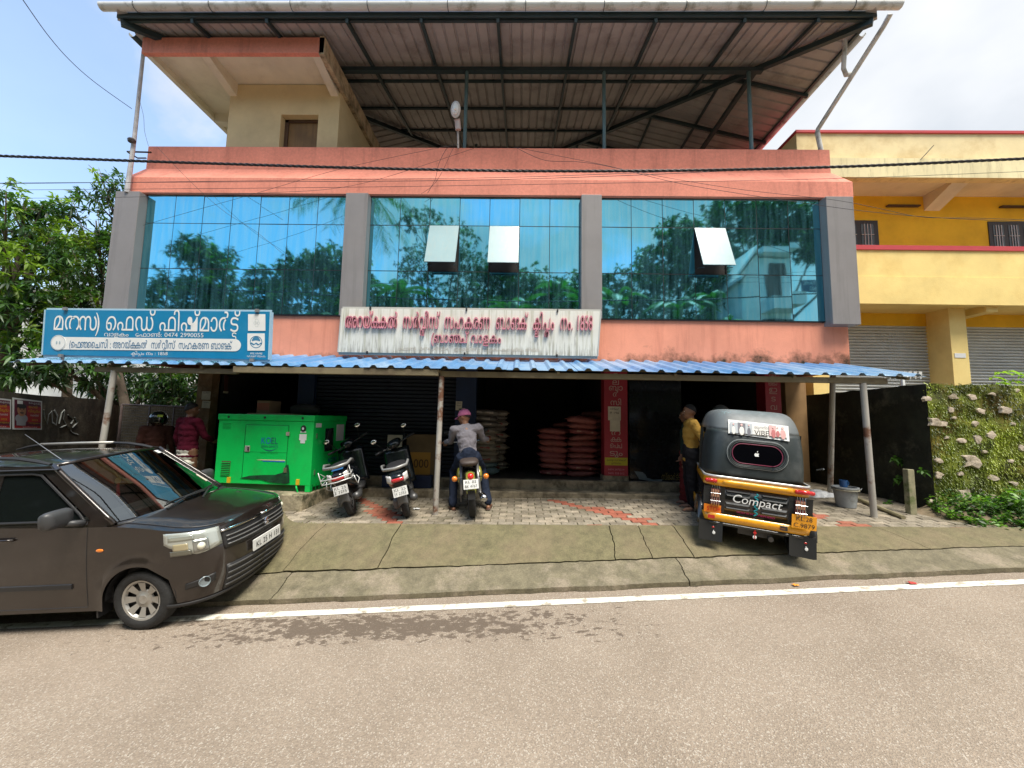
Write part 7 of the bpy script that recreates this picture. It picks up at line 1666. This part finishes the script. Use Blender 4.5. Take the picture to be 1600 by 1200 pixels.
write('1000', (c.x + .0, 7.23, .32 + .34), (1, 0, 0), (0, 0, 1), .22, .34, off=.03, parent=S.objects[[o.name for o in S.objects if o.name.startswith('carton')][-1]], mat_=gloss('box_ink', (.06, .03, .01), .6), center=True).matrix_parent_inverse = Matrix.Translation((c.x, 7.24, .32)).inverted()
tag(MB().box(-.14, .14, 0, .02, 0, .34).build('price_board', M_paper, None, M=Matrix.Translation(at(616, 708, 7.3))), 'pale sheet standing on the shutter sill between the two scooters', 'sheet')
tag(MB().box(-.7, .2, 0, .16, 0, .22).build('blue_bench', M_blue, None, M=Matrix.Translation((at(660, 745, 7.2).x, 7.05, .315)), bevel=.01), 'low dark blue bench on the step beneath the shutter', 'bench')
# small litter
for x, y, s, cc, lb in ((1243, 916, .03, (.75, .30, .03), 'orange fallen leaf beside the road line'), (1217, 877, .03, (.60, .35, .05), 'yellow leaf lying on the apron behind the rickshaw'), (1035, 881, .035, (.75, .75, .70), 'white crumpled scrap on the apron left of the rickshaw'), (1425, 913, .04, (.45, .05, .04), 'red and white wrapper lying on the road line'), (800, 833, .02, (.7, .7, .65), 'tiny white scrap on the middle apron slab'), (651, 796, .05, (.65, .66, .66), 'flattened white cup on the paving behind the dark scooter'), (1578, 879, .03, (.7, .7, .66), 'white scrap near the weeds at the right edge')):
    p_ = gpix(x, y); tag(MB().grid(lambda u, v: Vector((s * (u - .5) * 2, s * (v - .5) * 1.4, .006 + .4 * s * noise.noise(Vector((u * 3, v * 3, x))) + .012)), 5, 4).build('litter', gloss('litter', cc, .7), None, smooth='all', solid=.002, M=Matrix.Translation(p_)), lb, 'litter')
rr2 = random.Random(5)
# dry grass and straw on the apron, moss clumps at the paving edge
rg = np.random.default_rng(15); P = []
for i in range(420):
    x = -3.4 + 8.6 * rg.random() ** 1.2; y = 4.35 + 1.0 * rg.random(); 
    if y < yl(x) + .32: continue
    P.append((x, y, gz(x, y) + .02))
P = np.array(P); D = rg.normal(size=P.shape) * np.array([1, .6, .08])
V, F = leaves(P, D, .09, .006, .02, rg)
tag(fast_mesh('straw', V, F, [gloss('straw', (.38, .31, .17), .8)]), kind='stuff')
P = []
for i in range(5200):
    q = rg.random()
    if q < .30: x = -3.3 + .9 * rg.random(); y = 5.36 + .05 * abs(rg.normal())
    elif q < .55: x = rg.choice([-2.5, -1.2, -.9, .6, 2.2, 5.6]) + .18 * rg.normal(); y = 5.37 + .035 * rg.normal()
    elif q < .75: x = -3.4 + 9.5 * rg.random(); y = 5.37 + .01 * rg.normal()
    else: x = -3.4 + 9.5 * rg.random(); y = yl(x) + .25 + .36 + .008 * rg.normal()
    P.append((x, y, gz(x, y) + .006))
P = np.array(P); D = rg.normal(size=P.shape) * np.array([1, 1, .1]) + np.array([0, 0, .7])
V, F = leaves(P, D, .022, .008, .2, rg)
tag(fast_mesh('moss', V, F, LM, np.repeat(rg.choice(3, len(P), p=[.45, .25, .3]), 4)), kind='stuff')

# ================================================================== PEOPLE
def skinm(n, c): return mat(n, c, .5, var=.08, vs=20, obj=True)
M_skin = skinm('skin', (.24, .115, .062)); M_skin2 = skinm('skin_b', (.17, .08, .045)); M_hair = mat('hair', (.008, .007, .007), .6, var=.3, vs=60, bump=.8, bs=120, obj=True)
def cloth(n, c, r=.9): return mat(n, c, r, var=.10, vs=4, obj=True, bump=.25, bs=40, spec=.15, grain=.12, gs=160)
def blob(name, mbx, m, parent, vox, M, disp=0, keep=None):
    o = mbx.build(name, m, parent, rec=False); o.matrix_local = M
    q = o.modifiers.new('r', 'REMESH'); q.mode = 'VOXEL'; q.voxel_size = vox; q.use_smooth_shade = True
    s = o.modifiers.new('sm', 'SMOOTH'); s.factor = .5; s.iterations = 3
    if disp:
        t = bpy.data.textures.new('wrinkle', 'CLOUDS'); t.noise_scale = .07; d = o.modifiers.new('d', 'DISPLACE'); d.texture = t; d.strength = disp; d.mid_level = .5
    return o
def limb(b, pts_, rs):
    b.tube(pts_, rs, 12)
    for p_, r_ in zip(pts_, rs): b.ball(p_, r_ if not isinstance(r_, tuple) else (r_[0], r_[0], r_[1]), 12, 8)
def hand(b, w, d, n, curl=.5, sgn=1):
    """palm at wrist w along d, palm facing n; five fingers"""
    d = d.normalized(); n = (n - d * n.dot(d)).normalized(); s = d.cross(n) * sgn
    pc = w + d * .045
    for k in range(4): b.ball(w + d * (.02 + .018 * k), (.020 + .006 * k,) * 3, 8, 6)
    for k in range(4):
        off = (-.030 + .019 * k); base = w + d * .085 + s * off; L_ = [.068, .078, .074, .058][k]; b.tube([pc + s * off * .6, base], [.013, .011], 8)
        p1 = base + (d * math.cos(curl) + n * math.sin(curl)) * L_ * .5; p2 = p1 + (d * math.cos(2 * curl) + n * math.sin(2 * curl)) * L_ * .5
        limb(b, [base, p1, p2], [.0105, .0095, .008])
    t0 = w + d * .03 - s * .028; t1 = t0 + (d * .6 - s * .7 + n * .3).normalized() * .035; t2 = t1 + (d * .9 - s * .2 + n * .4).normalized() * .032
    limb(b, [t0, t1, t2], [.014, .012, .010])
def human(label, M4, J, skin, shirt, trou, shoes=None, hair=M_hair, sleeve='long', extra=None, mous=False, curlL=.5, curlR=.5, mundu=False, girth=1.0):
    root = empty('person', M=M4, label=label, cat='person'); I = Matrix.Identity(4)
    J = {k: Vector(v) for k, v in J.items()}
    f = J['face'].normalized(); hc = J['head']; up = (hc - J['neck']).normalized(); up = (up + Vector((0, 0, .5))).normalized(); f = (f - up * f.dot(up)).normalized(); s = f.cross(up)
    HM = Matrix((s, f, up)).transposed()
    b = MB(); H = lambda x, y, z: hc + HM @ Vector((x, y, z))
    b.ball(hc + HM @ Vector((0, -.008, .012)), (.078, .096, .108), 18, 12, M=HM); b.ball(H(0, .022, -.052), (.056, .066, .062), 14, 10, M=HM); b.ball(H(0, .062, -.088), (.026, .024, .02), 10, 6)
    b.tube([H(0, .080, .022), H(0, .098, -.005), H(0, .110, -.024)], [.010, .013, .017], 8); b.ball(H(0, .106, -.024), .0155, 8, 6)
    for q in (-1, 1): b.ball(H(.079 * q, -.004, -.006), (.012, .024, .034), 10, 8, M=HM); b.ball(H(.012 * q, .1, -.03), .009, 8, 5); b.ball(H(.036 * q, .068, -.028), (.02, .02, .022), 8, 6); b.tube([H(.012 * q, .088, .028), H(.05 * q, .072, .030)], .0085, 6)
    b.tube([H(-.020, .088, -.056), H(0, .095, -.055), H(.020, .088, -.056)], .009, 6)
    limb(b, [J['chest'] + Vector((0, 0, .08)), J['neck'], hc + (J['neck'] - hc) * .35], [.075, .056, .054])
    tw = (J['hipR'] - J['hipL']).normalized(); fw = J.get('front', f)
    limb(b, [J['pelvis'], J['pelvis'].lerp(J['chest'], .5), J['chest'], J['chest'].lerp(J['neck'], .5)], [.085, .078, .095, .07])
    for q in 'LR':
        limb(b, [J['chest'].lerp(J['neck'], .55), J['sh' + q]], [.055, .048]); limb(b, [J['sh' + q], J['sh' + q].lerp(J['el' + q], .4), J['el' + q], J['el' + q].lerp(J['wr' + q], .35), J['wr' + q]], [.052, .046, .037, .039, .026])
        limb(b, [J['hip' + q], J['hip' + q].lerp(J['kn' + q], .5), J['kn' + q], J['kn' + q].lerp(J['an' + q], .35), J['an' + q]], [.088, .075, .055, .056, .037])
        t = (J['toe' + q] - J['an' + q]); t.z = 0; t.normalize(); a = J['an' + q]; g = J['toe' + q].z
        limb(b, [a - t * .04 + Vector((0, 0, g - a.z + .03)), a + t * .06 + Vector((0, 0, g - a.z + .025)), a + t * .14 + Vector((0, 0, g - a.z + .016))], [.032, .036, .030])
        for k in range(5): b.ball(a + t * (.185 - .008 * abs(k - 1)) + t.cross(Vector((0, 0, 1))) * (-.03 + .015 * k) + Vector((0, 0, g - a.z + .012)), (.014, .016, .011), 6, 5)
        hd_ = J.get('hand' + q, (J['wr' + q] - J['el' + q])); hand(b, J['wr' + q], hd_, J.get('palm' + q, fw), curlL if q == 'L' else curlR, -1 if q == 'L' else 1)
    blob('body', b, skin, root, .0075, I)
    # clothes
    c = MB(); side = (J['shR'] - J['shL']).normalized()
    for t, w_, d_ in ((0, .155, .115), (.25, .145, .110), (.5, .145, .108), (.75, .16, .112), (1.0, .165, .11), (1.2, .12, .085)):
        p_ = J['pelvis'].lerp(J['chest'], t) if t <= 1 else J['chest'].lerp(J['neck'], (t - 1) * 2.6)
        upv = (J['chest'] - J['pelvis']).normalized(); fv = side.cross(upv).normalized(); MM = Matrix((side, fv, upv)).transposed(); c.ball(p_ + (Vector((0, 0, .0))), (w_ * girth, d_ * girth, .12), 16, 10, M=MM)
    hem = J['pelvis'] - (J['chest'] - J['pelvis']).normalized() * .12
    upv = (J['chest'] - J['pelvis']).normalized(); MM = Matrix((side, side.cross(upv).normalized(), upv)).transposed()
    if sleeve != 'tuck': c.ball(hem, (.165 * girth, .125 * girth, .05), 16, 8, M=MM)
    for q in 'LR':
        limb(c, [J['chest'].lerp(J['neck'], .5), J['sh' + q]], [.085, .073])
        if sleeve == 'long': limb(c, [J['sh' + q], J['sh' + q].lerp(J['el' + q], .5), J['el' + q], J['el' + q].lerp(J['wr' + q], .5), J['el' + q].lerp(J['wr' + q], .9)], [.070, .060, .052, .048, .038])
        else: limb(c, [J['sh' + q], J['sh' + q].lerp(J['el' + q], .5), J['sh' + q].lerp(J['el' + q], .85)], [.070, .064, .064])
    sh_ = blob('shirt', c, shirt, root, .012, I, disp=.028)
    cl = MB(); nk = J['neck'].lerp(J['chest'], .22); cl.tube([nk + side * .062 * math.cos(a) + side.cross(upv) * .062 * math.sin(a) + Vector((0, 0, .012 * math.cos(a * 2))) for a in np.linspace(0, 2 * math.pi, 16)], [(.012, .022)] * 16, 8); cl.build('collar', shirt, root, smooth='all')
    c = MB()
    if mundu:
        for t in np.linspace(0, 1, 9):
            p_ = (J['hipL'] + J['hipR']) / 2; q_ = (J['anL'] + J['anR']) / 2; c.ball(p_.lerp(q_, t), (.17 + .02 * t, .13 + .03 * t, .09), 14, 8)
    else:
        limb(c, [J['pelvis'] + Vector((0, 0, .04)), J['pelvis'] - Vector((0, 0, .02))], [.135 * girth, .14 * girth])
        for q in 'LR': limb(c, [J['pelvis'].lerp(J['hip' + q], .6), J['hip' + q], J['hip' + q].lerp(J['kn' + q], .5), J['kn' + q], J['kn' + q].lerp(J['an' + q], .5), J['kn' + q].lerp(J['an' + q], .97)], [.125, .115, .095, .078, .070, .066])
    blob('trousers' if not mundu else 'mundu', c, trou, root, .013, I, disp=.03)
    if shoes:
        for q in 'LR':
            t = (J['toe' + q] - J['an' + q]); t.z = 0; t.normalize(); a = J['an' + q]; g = J['toe' + q].z; c = MB()
            c.tube([a - t * .085 + Vector((0, 0, g - a.z + .006)), a + t * .06 + Vector((0, 0, g - a.z + .006)), a + t * .19 + Vector((0, 0, g - a.z + .006))], [(.036, .012), (.044, .012), (.04, .012)], 10)
            c.tube([a + t * .03 + t.cross(Vector((0, 0, 1))) * -.045 + Vector((0, 0, g - a.z + .01)), a + t * .07 + Vector((0, 0, g - a.z + .068)), a + t * .03 + t.cross(Vector((0, 0, 1))) * .045 + Vector((0, 0, g - a.z + .01))], .011, 6)
            c.build('sandal', shoes, root, smooth='all')
    # face details
    for q in (-1, 1):
        MB().ball(H(.032 * q, .0795, .012), (.014, .006, .008), 10, 6, M=HM).build('eye', M_white, root, smooth='all'); MB().ball(H(.032 * q, .085, .012), (.006, .003, .006), 8, 5, M=HM).build('pupil', M_black, root)
        MB().tube([H(.014 * q, .093, .032), H(.034 * q, .092, .038), H(.054 * q, .080, .033)], [.004, .005, .003], 5).build('eyebrow', M_hair, root)
    if mous: MB().tube([H(-.034, .090, -.048), H(-.018, .100, -.040), H(0, .105, -.038), H(.018, .100, -.040), H(.034, .090, -.048)], [.004, .009, .009, .009, .004], 8).build('moustache', M_hair, root, smooth='all')
    if hair:
        hb = MB()
        def hf(u, v):
            a = 2 * math.pi * u; t = v * R(118); bk = .5 - .5 * math.cos(a - math.pi / 2 + math.pi) if 0 else (1 - math.sin(a)) / 2
            lim = R(46 + 70 * bk); t = v * lim; n_ = .004 * noise.noise(Vector((math.cos(a) * 3, math.sin(a) * 3, t * 4)))
            return H((.080 + n_) * math.sin(t) * math.cos(a), -.010 + (.099 + n_) * math.sin(t) * math.sin(a), .016 + (.110 + n_) * math.cos(t))
        hb.grid(hf, 28, 12); hb.build('hair', hair, root, smooth='all', solid=.006)
    if extra: extra(root, H, HM)
    return root
def standing(h, face=(0, 1, 0), armL=None, armR=None, twist=0):
    k = h / 1.70
    J = dict(pelvis=(0, 0, .93), chest=(0, 0, 1.27), neck=(0, -.01, 1.45), head=(0, .015, 1.585), face=face, front=Vector((0, 1, 0)),
             shL=(-.185, -.01, 1.385), shR=(.185, -.01, 1.385), elL=(-.24, -.02, 1.12), elR=(.24, -.02, 1.12), wrL=(-.25, .06, .88), wrR=(.25, .06, .88),
             hipL=(-.09, 0, .90), hipR=(.09, 0, .90), knL=(-.10, .02, .49), knR=(.11, .03, .49), anL=(-.11, -.01, .085), anR=(.12, -.02, .085), toeL=(-.14, .15, .0), toeR=(.16, .14, .0))
    if armL: J.update(elL=armL[0], wrL=armL[1])
    if armR: J.update(elR=armR[0], wrR=armR[1])
    return {q: (Vector(v) * k if q not in ('face', 'front') else Vector(v)) for q, v in J.items()}
# rider
def cap(col):
    def f(root, H, HM):
        b = MB(); b.grid(lambda u, v: H(.092 * math.sin(v * R(96)) * math.cos(2 * math.pi * u), -.008 + .112 * math.sin(v * R(96)) * math.sin(2 * math.pi * u), .022 + .112 * math.cos(v * R(96))), 24, 8)
        b.build('cap', col, root, smooth='all', solid=.006); MB().grid(lambda u, v: H((-.07 + .14 * u), .09 + .085 * v * math.sin(math.pi * (.15 + .7 * u)), .020 - .02 * v - .02 * (2 * u - 1) ** 2), 8, 4).build('cap_peak', col, root, smooth='all', solid=.005)
        MB().ball(H(0, -.005, .138), .008, 8, 5).build('cap_button', col, root)
    return f
BM = mo.matrix_world.copy() if False else bike_frame(cm, -9, 5)
JR = dict(pelvis=(0, .34, .86), chest=(-.01, .38, 1.17), neck=(-.02, .42, 1.34), head=(-.03, .46, 1.47), face=(-.85, .5, -.05), front=Vector((0, 1, 0)), shL=(-.20, .40, 1.28), shR=(.19, .40, 1.28),
          elL=(-.27, .56, 1.08), elR=(.26, .58, 1.08), wrL=(-.36, .78, 1.06), wrR=(.35, .79, 1.06), hipL=(-.09, .36, .82), hipR=(.09, .36, .82), knL=(-.24, .70, .58), knR=(.22, .70, .58),
          anL=(-.29, .40, .10), anR=(.27, .34, .10), toeL=(-.34, .56, .01), toeR=(.31, .52, .0), handL=Vector((-.1, 1, -.1)), handR=Vector((.1, 1, -.1)), palmL=Vector((0, 0, -1)), palmR=Vector((0, 0, -1)))
M_denim = cloth('dark_jeans', (.018, .025, .045)); M_gshirt = cloth('grey_shirt', (.21, .20, .225))
human('rider in grey shirt and pink cap sitting on the olive motorcycle', BM, JR, M_skin, M_gshirt, M_denim, gloss('sandal_brown', (.10, .05, .035), .6), sleeve='long', extra=cap(cloth('pink_cap', (.55, .17, .33))), curlL=1.0, curlR=1.0)
# man in mustard shirt
py = at(1079, 802, 6.3); gxy = Vector((2.78, 6.30, zp(2.78, 6.3)))
human('man with moustache in mustard yellow shirt standing left of the rickshaw', Matrix.Translation(gxy) @ Matrix.Rotation(R(80), 4, 'Z'), standing(1.66, face=(.0, 1, -.08), armL=((-.25, -.14, 1.12), (-.16, -.22, .90)), armR=((.23, -.12, 1.13), (.12, -.2, .92))),
      M_skin, cloth('mustard_shirt', (.40, .235, .05)), cloth('black_trousers', (.010, .010, .012)), gloss('sandal_b', (.09, .05, .04), .6), sleeve='short', mous=True, girth=1.05)
human('person in dark green shirt and maroon mundu behind the mustard shirted man', Matrix.Translation(Vector((2.90, 6.72, zp(2.9, 6.6)))) @ Matrix.Rotation(R(60), 4, 'Z'), standing(1.58, face=(.3, 1, 0)), M_skin2, cloth('dark_green_shirt', (.018, .035, .03)), cloth('maroon_mundu', (.10, .015, .015)), gloss('sandal_c', (.05, .03, .02), .6), mundu=True)
def helmet(m, vis=None):
    def f(root, H, HM):
        b = MB(); b.grid(lambda u, v: H(.128 * math.sin(v * R(128)) * math.cos(2 * math.pi * u), -.005 + .145 * math.sin(v * R(128)) * math.sin(2 * math.pi * u), .0 + .145 * math.cos(v * R(128))), 26, 12); b.build('helmet', m, root, smooth='all', solid=.012)
        MB().grid(lambda u, v: H(.131 * math.sin(R(-60 + 120 * u)), -.005 + .148 * math.cos(R(-60 + 120 * u)), -.04 + .09 * v), 12, 4).build('visor', gloss('visor_glass', (.01, .012, .012), .05, coat=1), root, smooth='all', solid=.004)
        if vis: MB().grid(lambda u, v: H(.02 + .07 * u, -.152 + .02 * u, .02 + .04 * v), 3, 2).build('helmet_sticker', vis, root)
    return f
v_ = at(300, 648, 6.4)
human('person in maroon shirt and white mundu seen from behind the car bonnet', Matrix.Translation(Vector((v_.x - .02, 6.4, zp(v_.x, 6.4)))) @ Matrix.Rotation(R(-14), 4, 'Z'), standing(1.68, face=(.15, 1, .0), armR=((.25, .08, 1.14), (.14, .30, 1.06))), M_skin2, cloth('maroon_shirt', (.065, .004, .014)), cloth('white_mundu', (.62, .60, .52)), gloss('sandal_d', (.05, .03, .02), .6), mundu=True, girth=1.12)
v_ = at(246, 668, 6.6)
human('person with black helmet and brown top beyond the car roof', Matrix.Translation(Vector((v_.x, 6.6, zp(v_.x, 6.6) - .0))) @ Matrix.Rotation(R(35), 4, 'Z'), standing(1.50, face=(.1, 1, -.1)), M_skin2, cloth('brown_top', (.055, .022, .016)), cloth('grey_trousers', (.05, .05, .05)), gloss('sandal_e', (.05, .03, .02), .6), extra=helmet(gloss('helmet_black', (.012, .014, .014), .12, coat=1), gloss('lime_sticker', (.45, .60, .05), .4)))
v_ = at(1122, 640, 6.9)
human('person in dark clothes with grey helmet hidden behind the rickshaw hood', Matrix.Translation(Vector((v_.x, 6.8, zp(v_.x, 6.8)))) @ Matrix.Rotation(R(100), 4, 'Z'), standing(1.62, face=(0, 1, 0)), M_skin2, cloth('black_shirt', (.014, .014, .016)), cloth('dark_trousers', (.012, .012, .014)), gloss('sandal_f', (.05, .03, .02), .6), extra=helmet(gloss('helmet_grey', (.20, .20, .20), .3, coat=.5)))

# ================================================================== pieces that are separate in the world are separate objects
def split_islands(o):
    me = o.data; n = len(me.vertices); par = list(range(n))
    def find(a):
        while par[a] != a: par[a] = par[par[a]]; a = par[a]
        return a
    for e in me.edges: a, b = find(e.vertices[0]), find(e.vertices[1]); par[a] = b
    roots = {}
    for p in me.polygons: roots.setdefault(find(p.vertices[0]), []).append(p)
    if len(roots) < 2: return
    first = True
    for r, ps in roots.items():
        idx = {}; vs = []; fs = []
        for p in ps:
            f = []
            for v in p.vertices:
                if v not in idx: idx[v] = len(vs); vs.append(tuple(me.vertices[v].co))
                f.append(idx[v])
            fs.append(tuple(f))
        m2 = bpy.data.meshes.new(me.name); m2.from_pydata(vs, [], fs)
        for m in me.materials: m2.materials.append(m)
        m2.polygons.foreach_set('material_index', [p.material_index for p in ps]); m2.polygons.foreach_set('use_smooth', [p.use_smooth for p in ps])
        if ps[0].use_smooth: m2.set_sharp_from_angle(angle=R(38))
        if first: tgt = (o, m2); first = False
        else:
            c = o.copy(); c.data = m2; COL.objects.link(c)
    o.data = tgt[1]
for o in list(S.objects):
    if o.type == 'MESH' and o.parent and not o.get('kind') and o.name.split('.')[0] in ('beam', 'side_panel', 'clamp', 'rail_end', 'window_stay', 'reflector', 'wheel_arch_liner', 'mudflap', 'skid_foot', 'interior_wall', 'purlin', 'roof_slab', 'door_frame', 'core', 'ridge_cap', 'door_post', 'window_frame', 'stair_tower', 'valance', 'lifting_lug', 'paper_label', 'door_gap', 'hinge', 'white_sticker', 'lamp_guard', 'wall', 'seal_emblem', 'vent_slat'):
        split_islands(o)
